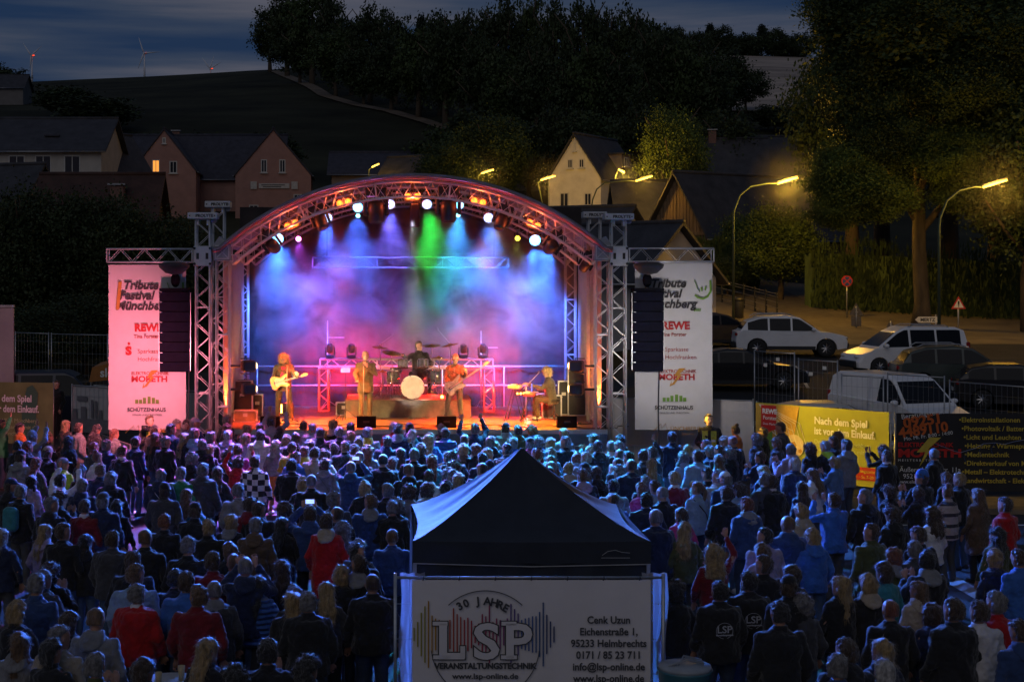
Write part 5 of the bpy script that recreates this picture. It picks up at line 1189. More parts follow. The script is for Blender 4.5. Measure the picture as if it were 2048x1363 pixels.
obj('bicycle_mark', G().tube([(3.25, Y, .85), (3.4, Y, .98), (3.6, Y, .85), (3.42, Y, .80), (3.3, Y, .95)], .008, 4), M('print_pale_green', (.45, .52, .25), .6), t)
# black electrician banner
a = P(1788, 0, 36.6); b = P(2140, 0, 36.4)
t, L = fence_thing('banner_fence', 'black electrician banner with red and yellow print at the right', (a.x, a.y, 0), (b.x, b.y, 0)); frame(t, L)
sheet_cloth(t, .04, L, .12, 2.02, blkb, wav=.02, n=60); Y = -.075
u = 36.5 / 3000
def bx(px): return (px - 1788) * u
def bz(py): return 5.5 - (py - 540) * u
text('Beratungstelefon', (bx(1801), Y, bz(838)), .17, whp, t, rot=R(8)); text('09251', (bx(1806), Y, bz(855)), .34, orp, t, bold=.012, rot=R(8), sx=1.1)
text('4489110', (bx(1797), Y, bz(875)), .34, orp, t, bold=.012, rot=R(8), sx=1.0); text('Mo. Mi. Fr. 8:00 - 14:00', (bx(1806), Y, bz(881)), .125, whp, t, rot=R(8))
obj('bolt_mark', G().prism([(bx(1879), bz(874)), (bx(1856), bz(874)), (bx(1831), bz(904)), (bx(1848), bz(903)), (bx(1836), bz(933)), (bx(1845), bz(920)), (bx(1858), bz(898)), (bx(1852), bz(899))], Y - .006, Y - .003), ylp, t)
text('ELEKTROTECHNIK', (bx(1794), Y, bz(893)), .15, rdp, t, bold=.004, sx=1.05); text('MORETH', (bx(1794), Y, bz(913)), .27, rdp, t, bold=.012, sx=1.4); text('M E I S T E R B E T R I E B', (bx(1794), Y, bz(922)), .075, whp, t, sx=1.2)
text('Äußere Hofer Str. 11a', (bx(1797), Y, bz(943)), .17, whp, t, sx=.95); text('95213 Münchberg', (bx(1804), Y, bz(956)), .16, whp, t); text('www.elektrotechnik-moreth.de', (bx(1793), Y, bz(966)), .12, whp, t)
for i, s in enumerate(('•Elektroinstallationen', '•Photovoltaik / Batteriespeicher', '•Licht und Leuchten', '•Heizung - Wärmepumpe', '•Medientechnik', '•Direktverkauf von Material', '•Metall – Elektrotechnik', 'Landwirtschaft - Elektrotechnik')):
    text(s, (bx(1914 + (0, 5, 9, 11, 11, 10, 6, 10)[i]), Y, bz(843 + i * 17.3)), .165, ylp, t, bold=.003, sx=1.03)
obj('lightning_print', G().tube([(bx(x), Y - .004, bz(y)) for x, y in ((1868, 887), (1885, 893), (1902, 900), (1917, 904), (1932, 899), (1947, 895), (1962, 886), (1985, 884), (2003, 887), (2020, 882), (2040, 878), (2060, 872))], .014, 5, flat=.3), blup, t)
for x, y in ((1932, 899), (1962, 886), (1985, 884)): obj('lightning_branch', G().tube([(bx(x), Y - .003, bz(y)), (bx(x - 8), Y - .003, bz(y + 14)), (bx(x - 4), Y - .003, bz(y + 26))], .006, 4), blud, t)
# plain white mesh fence panels right of the stage
a = P(1215, 0, 40.6); b = P(1508, 0, 39.7)
t, L = fence_thing('mesh_fence', 'fence with grey tarpaulin behind the right festival banner', (a.x, a.y, 0), (b.x, b.y, 0)); 
tarp = M('grey_tarpaulin', (.46, .44, .45), .6, var=.12, vs=1.5, bump=.4, bs=3)
frame(t, L, 2.05, 2); sheet_cloth(t, .03, L, .15, 2.03, tarp, y=.03, wav=.015, nm='tarpaulin')
for q in range(3): text(str((3, 5, 1)[q]), (2.2 + q * .55, -.03, 1.2), .2, tealp, t) if False else None
# left: electrician's neighbour, the same supermarket banner, pink-lit tarps
a = P(-70, 0, 47); b = P(108, 0, 46.4)
t, L = fence_thing('banner_fence', 'green supermarket banner on the fence at the left edge', (a.x, a.y, 0), (b.x, b.y, 0)); frame(t, L)
sheet_cloth(t, .03, L, .12, 2.02, M('banner_olive', (.16, .20, .07), .6, var=.3, vs=1.2, bump=.4, bs=2)); u = 46.7 / 3000; Y = -.085
text('Nach dem Spiel', ((-28 + 70) * u, Y, 1.42), .30, whp, t, bold=.008, sx=.86); text('ist vor dem Einkauf.', ((-28 + 70) * u, Y, 1.10), .30, whp, t, bold=.008, sx=.78)
for i, s in enumerate(('Dein REWE in Münchberg', 'in Zusammenarbeit mit der', 'VR-Bank Münchberg.')): text(s, ((-28 + 70) * u, Y, .78 - i * .2), .17, M('print_pale_green', (.45, .52, .25), .6), t)
obj('green_figure', G().prism([(1.95, .14), (2.35, .14), (2.5, 1.7), (2.3, 1.95), (2.12, 1.85), (1.95, 1.2)], Y + .012, Y + .016), grn, t)
a = P(143, 0, 45.6); b = P(225, 0, 44.8)
t, L = fence_thing('tarpaulin_fence', 'pink-lit printed tarpaulin left of the left festival banner', (a.x, a.y, 0), (b.x, b.y, 0)); frame(t, L); sheet_cloth(t, .03, L, .6, 2.02, tarp, y=.03, wav=.01, nm='tarpaulin')
for q, (x0, z0, w0, h0) in enumerate(((.25, 1.55, .4, .14), (.80, 1.05, .08, .55), (.95, 1.05, .08, .52), (.1, 1.0, .14, .3), (.4, 1.0, .2, .38), (1.1, .95, .12, .35))): obj('printed_shape', G().box((x0 + w0 / 2, -.03, z0 + h0 / 2), (w0, .006, h0)), M('print_grey', (.16, .15, .17), .7), t)
obj('printed_strip', G().box((L / 2, -.028, .82), (L * .95, .004, .4)), M('print_grey', (.16, .15, .17), .7), t)
a = P(352, 0, 42.5); b = P(425, 0, 42.0)
t, L = fence_thing('tarpaulin_fence', 'pink-lit tarpaulin between the left banner and the stage towers', (a.x, a.y, 0), (b.x, b.y, 0)); frame(t, L, 2.1); sheet_cloth(t, .03, L, .15, 2.05, tarp, y=.03, wav=.01, nm='tarpaulin')
# construction fences further back
for px0, px1, y0, y1, lab in ((30, 98, 57, 56, 'construction fence panel beside the grey board at left'), (102, 216, 56, 55, 'long construction fence panel left of the festival banner')):
    a = P(px0, 0, y0); b = P(px1, 0, y1); zb = ground_z(a.x, a.y) + .02
    t, L = fence_thing('construction_fence', lab, (a.x, a.y, zb + .9), (b.x, b.y, zb + .9)); frame(t, L, 2.0)
for px0, px1, y0, y1, lab in ((1508, 1590, 46.0, 44.6, 'construction fence panel in front of the black car'), (1596, 1676, 44.4, 43.2, 'construction fence panel left of the delivery van'), (1682, 1768, 43.4, 42.4, 'construction fence panel across the delivery van'), (1774, 1890, 43.6, 42.2, 'construction fence panel over the delivery van bonnet'), (1898, 2060, 42.4, 40.2, 'construction fence panel at the right edge')):
    a = P(px0, 0, y0); b = P(px1, 0, y1); zb = ground_z(a.x, a.y) + .02
    t, L = fence_thing('construction_fence', lab, (a.x, a.y, zb + .2), (b.x, b.y, ground_z(b.x, b.y))); frame(t, L, 2.3 if px0 < 1600 else 2.0)
    if px0 < 1600:
        for x_, z_ in ((.5, 1.9), (1.0, 2.1)): obj('paper_tag', G().box((x_, -.03, z_), (.14, .004, .1)), signw, t)
a = P(-40, 0, 50); b = P(28, 0, 50)
t, L = fence_thing('grey_board', 'tall plain grey board at the left edge', (a.x, 50, .1), (b.x, 50, .1), 'board')
obj('panel', G().box((L / 2, 0, 2.1), (L, .08, 4.1), bev=.02), M('board_grey', (.30, .31, .32), .6, var=.15, vs=1), t); obj('top_rail', G().box((L / 2, 0, 4.2), (L + .04, .12, .08)), metal, t)
p = P(178, 0, 49); t = thing('awning', 'orange fabric awning with white letters left of the festival banner', 'awning', (p.x, 49, 1.3))
obj('valance', G().prism([(0, .55), (.75, .62), (.75, 1.18), (.1, 1.02)], 0, .05), M('awning_orange', (.35, .14, .03), .7), t); text('sle', (.36, -.01, .72), .40, whp, t, bold=.01)
obj('roof_cloth', G().add([(.1, 0, 1.02), (.9, 0, 1.2), (.9, 1.5, 1.3), (.1, 1.5, 1.1)], [(0, 1, 2, 3)]), M('awning_orange', (.35, .14, .03), .7), t); obj('leg', G().tube([(.05, .05, -1.2), (.05, .05, .6)], .025, 6), metal, t)
# low barriers in front of the stage
def barrier(px0, px1, y0, y1, lab, h_=1.1):
    a = P(px0, 0, y0); b = P(px1, 0, y1); t, L = fence_thing('crowd_barrier', lab, (a.x, a.y, .02), (b.x, b.y, .02), 'barrier')
    t['group'] = 'crowd barriers before the stage'
    obj('frame', G().tube([(.02, 0, 0), (.02, 0, h_), (L - .02, 0, h_), (L - .02, 0, 0)], .02, 6), metal, t, True); obj('rail', G().tube([(.02, 0, .15), (L - .02, 0, .15)], .015, 6), metal, t)
    n = int(L / .14)
    for k in range(1, n): obj('bar', G().tube([(L * k / n, 0, .15), (L * k / n, 0, h_)], .008, 5), metal, t)
barrier(1244, 1330, 37.6, 37.4, 'thin barrier behind the person with white lettering'); barrier(1334, 1425, 37.4, 37.2, 'thin barrier in front of the security guard at right')
barrier(190, 262, 40.6, 37.6, 'yellow-lit sloping barrier in front of the left banners')
for i in range(5): barrier(450 + i * 152, 598 + i * 152, 37.4, 37.4, '%s front-row barrier below the stage edge, from left' % words[i])
t = thing('barrier_post', 'pale green post standing before the person with white lettering', 'post', (P(1325, 0, 33).x, 33.2, .02)); obj('post', G().tube([(0, 0, 0), (0, 0, 1.5)], .04, 10), metal, t, True); obj('cap', G().lathe([(.07, 1.5), (.07, 1.56), (.02, 1.58)], 12), metal, t)

# ------------------------------------------------------------------ black pop-up tent and printed fence in the foreground
tentm = M('tent_fabric', (.026, .031, .044), .62, var=.15, vs=3, bump=.8, bs=2.2, sheen=.10, spec=.25)
tx0, tx1, ty0, ty1 = .16, 3.07, 18.4, 21.3; ze = 2.16; zp = 3.14
t = thing('pop_up_tent', 'black pop-up tent with pointed roof in the middle of the crowd', 'tent', ((tx0 + tx1) / 2, (ty0 + ty1) / 2, .02))
hw = (tx1 - tx0) / 2; hd = (ty1 - ty0) / 2
def rp(cx, cy, v):  # ridge from a corner up to the peak
    return (cx * (1 - v), cy * (1 - v), ze + (zp - ze) * (v ** 1.22) - .03 * math.sin(v * PI))
CR = [(-hw, -hd), (hw, -hd), (hw, hd), (-hw, hd)]
for q in range(4):
    A, B = CR[q], CR[(q + 1) % 4]
    def f(u, v):
        a_ = Vector(rp(A[0], A[1], v)); b_ = Vector(rp(B[0], B[1], v)); p_ = a_.lerp(b_, u)
        sag = math.sin(u * PI) * (1 - v)
        p_.z -= .13 * sag * (v + .12) * 2; p_.x *= 1 - .05 * sag; p_.y *= 1 - .05 * sag
        p_.z += .012 * math.sin(u * 26 + v * 5) * v * (1 - v) * 3
        return tuple(p_)
    obj('roof_panel', G().grid(f, 28, 18), tentm, t, True)
    def fv(u, v):
        x = A[0] + (B[0] - A[0]) * u; y = A[1] + (B[1] - A[1]) * u; return (x * 1.004, y * 1.004, ze - .28 * v - .015 * math.sin(u * PI) * (1 - v) + .01 * math.sin(u * 30) * v)
    obj('valance', G().grid(fv, 24, 3), tentm, t, True)
obj('piping', G().tube([(-hw, -hd - .02, ze - .27), (0, -hd - .02, ze - .31), (hw, -hd - .02, ze - .28)], .007, 5), M('pale_trim', (.35, .35, .36), .6), t)
for cx, cy in CR: obj('leg', G().box((cx * .985, cy * .985, 1.0), (.045, .045, 2.1)), metal, t)
for k in (0, 2, 1, 3):
    A, B = CR[k], CR[(k + 1) % 4]; obj('scissor_bar', G().tube([(A[0] * .97, A[1] * .97, ze - .05), ((A[0] + B[0]) * .485, (A[1] + B[1]) * .485, ze - .42), (B[0] * .97, B[1] * .97, ze - .05)], .014, 5), metal, t)
obj('roof_mast', G().tube([(0, 0, ze - .1), (0, 0, zp - .01)], .02, 6), metal, t)
g = G().grid(lambda u, v: (-hw * 1.01 - .03 * math.sin(v * 20) * u, -hd + 2 * hd * v, ze - .1 - 1.9 * u), 8, 40); obj('side_wall', g, tentm, t, True)
curt = M('side_curtain', (.50, .50, .55), .6, var=.1, bump=.3, bs=6)
_t = curt.node_tree; _b = _t.nodes['Principled BSDF']; _o = next(n for n in _t.nodes if n.type == 'OUTPUT_MATERIAL'); _tl = N(_t, 'ShaderNodeBsdfTranslucent'); _tl.inputs[0].default_value = (.5, .52, .6, 1); _mx = N(_t, 'ShaderNodeMixShader'); _mx.inputs[0].default_value = .55
_t.links.new(_b.outputs[0], _mx.inputs[1]); _t.links.new(_tl.outputs[0], _mx.inputs[2]); _t.links.new(_mx.outputs[0], _o.inputs[0])
obj('near_wall', G().grid(lambda u, v: (-hw * .98 + 2 * hw * .98 * u, -hd + .01 + .02 * math.sin(u * 40), ze - .26 - 1.8 * v), 50, 4), tentm, t, True)
for s in (-1, 1): obj('rolled_curtain', G().grid(lambda u, v: (s * (hw + .16) - s * .30 * u + .02 * math.sin(v * 9), -hd - .25 + .04 * math.sin(u * 14), ze - .34 - 1.75 * v), 12, 12), curt, t, True)
obj('rear_table', G().box((0, .3, .75), (1.8, .7, .05)), M('table_top', (.25, .2, .15), .6), t)
obj('maker_mark', G().tube([(.86, -hd - .03, ze - .17), (.93, -hd - .03, ze - .12), (1.02, -hd - .03, ze - .105), (1.10, -hd - .03, ze - .13), (1.20, -hd - .03, ze - .14)], .004, 5), M('pale_trim', (.35, .35, .36), .6), t)
obj('maker_mark', G().tube([(.85, -hd - .03, ze - .20), (1.20, -hd - .03, ze - .20)], .004, 5), M('pale_trim', (.35, .35, .36), .6), t); text('QUICK', (.87, -hd - .035, ze - .18), .05, whp, t) if False else None
# printed banner fence
FY = 17.1; u = FY / 3000
def fx(px): return (px - 787) * u
def fz(py): return 5.5 - (py - 540) * u
t, L = fence_thing('banner_fence', 'mesh fence with large white event-technology banner in front of the tent', (P(787, 0, FY).x, FY, 0), (P(1330, 0, FY).x, FY, 0)); 
frame(t, L, 2.0)
lsp = M('event_banner_vinyl', (.72, .68, .68), .6, var=.06, vs=1.5, bump=.6, bs=2.0)
sheet_cloth(t, fx(824), fx(1300), .25, 1.98, lsp, wav=.02, y=-.03); Y = -.062
for k in range(7): obj('cable_tie', G().tube([(fx(845 + k * 72), -.02, 1.97), (fx(845 + k * 72) + .01, -.06, 1.99), (fx(847 + k * 72), -.04, 2.02)], .006, 4), pk, t)
pd2 = M('print_ink', (.05, .05, .055), .7)
def arcline(cx, cy, r, a0, a1, th, n=40): return G().tube([(fx(cx) + r * u * math.cos(R(a0 + (a1 - a0) * k / n)), Y, fz(cy) + r * u * math.sin(R(a0 + (a1 - a0) * k / n))) for k in range(n + 1)], th, 4)
obj('circle_print', arcline(970, 1286, 108, 47, 133, .006), pd2, t); obj('circle_print', arcline(970, 1286, 108, 186, 225, .006), pd2, t); obj('circle_print', arcline(970, 1286, 108, 315, 354, .006), pd2, t)
for k, ch in enumerate('30 JAHRE'):
    a_ = 121 - k * 8.6
    if ch != ' ': text(ch, (fx(970) + 84 * u * math.cos(R(a_)) - .05, Y, fz(1286) + 84 * u * math.sin(R(a_)) - .02), .125, pd2, t, rot=R(a_ - 90), bold=.004)
cols = [(.30, .26, .01), (.40, .20, .01), (.42, .10, .01), (.42, .05, .02), (.40, .02, .03), (.36, .02, .06), (.30, .03, .10), (.20, .04, .16), (.10, .06, .22), (.05, .10, .28), (.03, .08, .22), (.03, .05, .15)]
hs = [18, 34, 60, 78, 92, 52, 44, 40, 30, 26, 40, 72, 56, 48, 40, 46, 38, 24, 30, 56, 50, 80, 34, 44, 40, 30, 44, 84, 70, 58, 40, 44, 46, 50, 50, 62, 88, 54, 36, 22]
for k, h_ in enumerate(hs):
    x = 828 + k * 7.15; ci = min(11, int(k * 12 / len(hs))); zc = 1265
    ink = M('bar_print_%d' % ci, cols[ci], .6)
    obj('sound_bar', G().tube([(fx(x), Y + .004, fz(zc + h_ * .72)), (fx(x), Y + .004, fz(zc - h_ * .72))], .0085, 6, flat=.5), ink, t)
outl = M('print_outline', (.05, .05, .05), .7)
for ch, x, sx_ in (('L', 872, 1.15), ('S', 945, 1.2), ('P', 1006, 1.12)):
    text(ch, (fx(x), Y - .003, fz(1312)), .56, outl, t, bold=.024, sx=sx_)
for x, y_, w0 in ((880, 1243, 30), (883, 1310, 34), (1017, 1243, 30), (1017, 1310, 32), (925, 1300, 10)): obj('serif_print', G().box((fx(x), Y - .0035, fz(y_)), (w0 * u + .02, .003, (.045 if w0 > 12 else .14) + .02)), outl, t)
for ch, x, sx_ in (('L', 872, 1.15), ('S', 945, 1.2), ('P', 1006, 1.12)):
    text(ch, (fx(x), Y - .009, fz(1312)), .56, lsp, t, bold=.012, sx=sx_)
for x, y_, w0 in ((880, 1243, 30), (883, 1310, 34), (1017, 1243, 30), (1017, 1310, 32), (925, 1300, 10)): obj('serif_print', G().box((fx(x), Y - .0085, fz(y_)), (w0 * u - .002, .003, (.045 if w0 > 12 else .14) - .002)), lsp, t)
text('VERANSTALTUNGSTECHNIK', (fx(970), Y, fz(1333)), .091, pd2, t, bold=.004, align='CENTER', sx=.98); text('www.lsp-online.de', (fx(970), Y, fz(1353)), .085, pd2, t, align='CENTER', bold=.002, sx=1.18)
for i, s in enumerate(('Cenk Uzun', 'Eichenstraße 1,', '95233 Helmbrechts', '0171 / 85 23 711', 'info@lsp-online.de', 'www.lsp-online.de')):
    text(s, (fx(1216), Y, fz(1243 + i * 23.3)), .117, pd2, t, bold=.0025, align='CENTER', sx=.92)
# beer tables, cooler
tabm = M('table_top', (.25, .2, .15), .6)
def bar_table(x, y, lab):
    t = thing('bar_table', lab, 'table', (x, y, .02)); obj('top', G().lathe([(.38, 1.08), (.40, 1.09), (.40, 1.11), (.38, 1.12)], 26), M('table_white', (.5, .5, .5), .4), t, True)
    obj('column', G().tube([(0, 0, .02), (0, 0, 1.09)], .03, 8), metal, t); obj('foot', G().lathe([(.25, 0), (.22, .03), (.03, .05)], 20), metal, t, True)
def cup(x, y, z, lab, h_=.13, c=None, nm='beer_cup'):
    tag(obj(nm, G().lathe([(.030, 0), (.038, h_), (.036, h_), (.028, .008)], 14), c or M('cup_clear', (.45, .35, .18), .1), None, True, (x, y, z)), lab, 'cup')
p = P(330, 1232, 15.6); bar_table(p.x, 15.9, 'round white bar table between the red jacket and the blue jacket'); cup(p.x - .1, 15.8, 1.14, 'amber drink on the bar table beside the red jacket'); cup(p.x + .12, 15.95, 1.14, 'second cup on the bar table beside the red jacket', .16)
p = P(72, 1275, 15.0); bar_table(p.x, 15.0, 'round bar table at the lower left behind the pale hooded jacket'); cup(p.x - .1, 15.0, 1.14, 'pale cup on the lower left bar table')
p = P(1370, 1345, 16.2); t = thing('cool_box', 'round blue-green tub with a pale lid at the lower right of the printed fence', 'tub', (p.x, 16.2, .62))
obj('tub', G().lathe([(.20, -.6), (.26, 0), (.28, .55), (.30, .58)], 24), M('tub_teal', (.05, .16, .20), .4), t, True); obj('lid', G().lathe([(.29, .58), (.28, .62), (.1, .64), (.01, .645)], 24), M('lid_grey', (.3, .33, .36), .4), t, True)
for k in range(3): obj('handle', G().tube([(-.2 + .05 * k, -.1, .64), (0, -.12 + .1 * k, .70), (.2, -.05 + .08 * k, .65)], .01, 5), metal, t)
# ------------------------------------------------------------------ people
def ring(z, hx, hy, cy=0, n=20, cx=0, pw=2.4):
    r = []
    for k in range(n):
        a = 2 * PI * k / n; c, s = math.cos(a), math.sin(a)
        r.append((cx + hx * math.copysign(abs(c) ** (2 / pw), c), cy + hy * math.copysign(abs(s) ** (2 / pw), s), z))
    return r
DG = bpy.context.evaluated_depsgraph_get
def remesh(g, vox, smooth=2, amp=0, fr=9, name='m', seed=0):
    me = g.mesh(name); o = bpy.data.objects.new('tmp', me); COL.objects.link(o)
    m = o.modifiers.new('r', 'REMESH'); m.mode = 'VOXEL'; m.voxel_size = vox
    if smooth: s = o.modifiers.new('s', 'SMOOTH'); s.iterations = smooth; s.factor = .6
    out = bpy.data.meshes.new_from_object(o.evaluated_get(DG())); bpy.data.objects.remove(o); bpy.data.meshes.remove(me)
    out.name = name
    if amp:
        ns = [v.normal.copy() for v in out.vertices]
        for v, nn in zip(out.vertices, ns):
            v.co += nn * (amp * mnoise.noise(Vector((v.co.x * fr + seed, v.co.y * fr, v.co.z * fr * .8))) + amp * .5 * mnoise.noise(v.co * fr * 2.7))
    for p_ in out.polygons: p_.use_smooth = True
    return out
HC = Vector((0, .0, 1.655))   # head centre
def head_T(yaw=0, pitch=0):
    return Matrix.Translation((0, 0, 1.56)) @ Matrix.Rotation(R(yaw), 4, 'Z') @ Matrix.Rotation(R(pitch), 4, 'X') @ Matrix.Translation((0, 0, -1.56))
POSE = {  # elbow, wrist, hand direction for the right arm; mirrored for the left
 'd': ((.27, -.03, 1.14), (.25, .12, .93), (.0, .25, -1)), 'k': ((.27, -.02, 1.14), (.16, .20, 1.02), (-1, .4, .2)),
 'c': ((.29, .10, 1.16), (.07, .34, 1.36), (-.25, .35, 1)), 'h': ((.30, .17, 1.33), (.10, .34, 1.60), (-.2, .2, 1)), 'u': ((.33, .12, 1.60), (.24, .20, 1.86), (-.15, .1, 1)),
 'f': ((.32, .20, 1.45), (.11, .34, 1.70), (-.5, .1, .8)), 'x': ((.28, .04, 1.17), (.02, .26, 1.20), (-1, .1, .1))}
def human(arms, male=True, legs=None, yaw=0, pitch=0, lean=0, vox=.0105, fat=1.0, hands=True, jl=.82, name='person', vest=False, skirt=False, nose=True):
    "arms: (elbow, wrist, handdir) right, left. Returns body, jacket and trousers meshes"
    sw = .185 if male else .160; Tl = Matrix.Translation((0, 0, .95)) @ Matrix.Rotation(R(-lean), 4, 'X') @ Matrix.Translation((0, 0, -.95))
    if legs is None: legs = [((s * .095, 0, .93), (s * .105, .03, .50), (s * .12, -.02, .09)) for s in (1, -1)]
    b = G(); j = G(); tr_ = G()
    tor = [(.84, .150, .112, 0), (.95, .160, .118, 0), (1.06, .145, .105, .0), (1.20, .158, .112, .0), (1.33, sw - .008, .112, -.005), (1.41, sw - .03, .098, -.012), (1.455, .118, .080, -.018), (1.495, .070, .060, -.012)]
    b.loft([ring(z, x, y, c) for z, x, y, c in tor], T=Tl)
    b.cap((0, -.015, 1.42), (0, .0, 1.57), .056, .053, T=Tl)
    Th = Tl @ head_T(yaw, pitch)
    hd = [(1.530, .024, .028, .060), (1.545, .047, .046, .042), (1.575, .060, .068, .026), (1.61, .070, .086, .012), (1.655, .078, .096, .002), (1.70, .0805, .100, -.002), (1.735, .074, .091, -.006), (1.762, .054, .066, -.008), (1.776, .022, .028, -.008)]
    b.loft([ring(z, x, y, c, pw=2.15) for z, x, y, c in hd], T=Th)
    b.cap((0, .085, 1.672), (0, .106, 1.632), .009, .014, T=Th); b.ball((0, .082, 1.588), (.026, .014, .009), T=Th)
    for s in (-1, 1):
        b.ball((s * .082, -.008, 1.648), (.011, .021, .032), T=Th)
        b.cap((s * .014, .090, 1.688), (s * .048, .080, 1.686), .010, .008, T=Th)
    sl = 'h'
    for i, (el, wr, hdir) in enumerate(arms):
        s = 1 if i == 0 else -1
        sh = Tl @ Vector((s * (sw - .005), -.012, 1.405)); el = Vector(el); wr = Vector(wr); hdv = Vector(hdir).normalized()
        b.cap(sh, el, .050, .040); b.cap(el, wr, .038, .025)
        # hand: palm, four fingers, thumb
        side = hdv.cross(Vector((s * .3, .2, 1) if abs(hdv.z) < .8 else (0, 1, 0))).normalized(); nrm = hdv.cross(side).normalized()
        pc = wr + hdv * .055
        b.cap(wr, wr + hdv * .085, .026, .034, fl=.6)
        for q, ln in enumerate((.070, .080, .074, .060)):
            st_ = wr + hdv * .085 + side * ((q - 1.5) * .0195); mid = st_ + hdv * ln * .5 + side * ((q - 1.5) * .004) + nrm * .006; en = mid + hdv * ln * .45 + nrm * .016
            b.cap(st_ - hdv * .02, mid, .0098, .0088, n=8); b.cap(mid, en, .0088, .0072, n=8)
        tb = wr + hdv * .035 + side * .028; b.cap(tb, tb + hdv * .035 + side * .030, .0125, .010, n=8); b.cap(tb + hdv * .035 + side * .030, tb + hdv * .065 + side * .034, .010, .0085, n=8)
        jf = .078 if male else .068
        if not vest:
            we = el.lerp(wr, .92); k1 = sh.lerp(el, .5)
            j.cap(sh, k1, jf + .004, jf * .86); j.cap(k1, el, jf * .86, jf * .80); j.cap(el, we, jf * .80, .048)
    for hp, kn, an in legs:
        hp, kn, an = Vector(hp), Vector(kn), Vector(an)
        b.cap(hp, kn, .083, .055); b.cap(kn, an, .055, .038)
        ft = an + Vector((0, .0, -.045)); b.cap(ft + Vector((0, -.04, 0)), ft + Vector((math.copysign(.02, hp.x), .16, -.01)), .040, .034)
        if not skirt:
            tr_.cap(hp + Vector((0, 0, -.02)), kn, .104, .078); tr_.cap(kn, an + Vector((0, 0, -.01)), .076, .064)
    hipc = [(.80, .165, .128, 0), (.90, .172, .132, 0), (1.0, .160, .12, 0)]
    if legs[0][1][2] > .8: hipc = [(.86, .165, .128, 0), (.93, .172, .132, 0), (1.0, .160, .12, 0)]
    tr_.loft([ring(z, x, y, c) for z, x, y, c in hipc])
    if skirt: tr_.loft([ring(z, x, y, c) for z, x, y, c in [(.45, .24, .20, 0), (.6, .22, .18, 0), (.8, .18, .14, 0), (1.02, .155, .12, 0)]])
    o_ = .030 * fat
    jt = [(jl, .168 + o_, .135 + o_, 0), (jl + .02, .172 + o_, .135 + o_, 0), (.95, .168 + o_, .130 + o_, 0), (1.06, .160 + o_, .122 + o_, 0), (1.20, .168 + o_, .122 + o_, 0), (1.33, sw + .004 + o_, .120 + o_, -.005), (1.41, sw - .015 + o_, .104 + o_, -.012), (1.462, .126 + o_, .084 + o_, -.018), (1.505, .080, .070, -.010), (1.53, .066, .064, -.004)]
    jt = [q for i, q in enumerate(jt) if i < 2 or q[0] > jl + .05]
    j.loft([ring(z, x, y, c) for z, x, y, c in jt], T=Tl)
    return (remesh(b, vox, 1, name='body_mesh'), remesh(j, .015, 1, .024, 9, 'jacket_mesh', seed=len(bpy.data.meshes)), remesh(tr_, .02, 2, .012, 7, 'trousers_mesh'))
def arms_of(p, asym=None):
    def mk(q, s): e_, w_, h_ = POSE[q]; return ((e_[0] * s, e_[1], e_[2]), (w_[0] * s, w_[1], w_[2]), (h_[0] * s, h_[1], h_[2]))
    return [mk(p, 1), mk(asym or p, -1)]
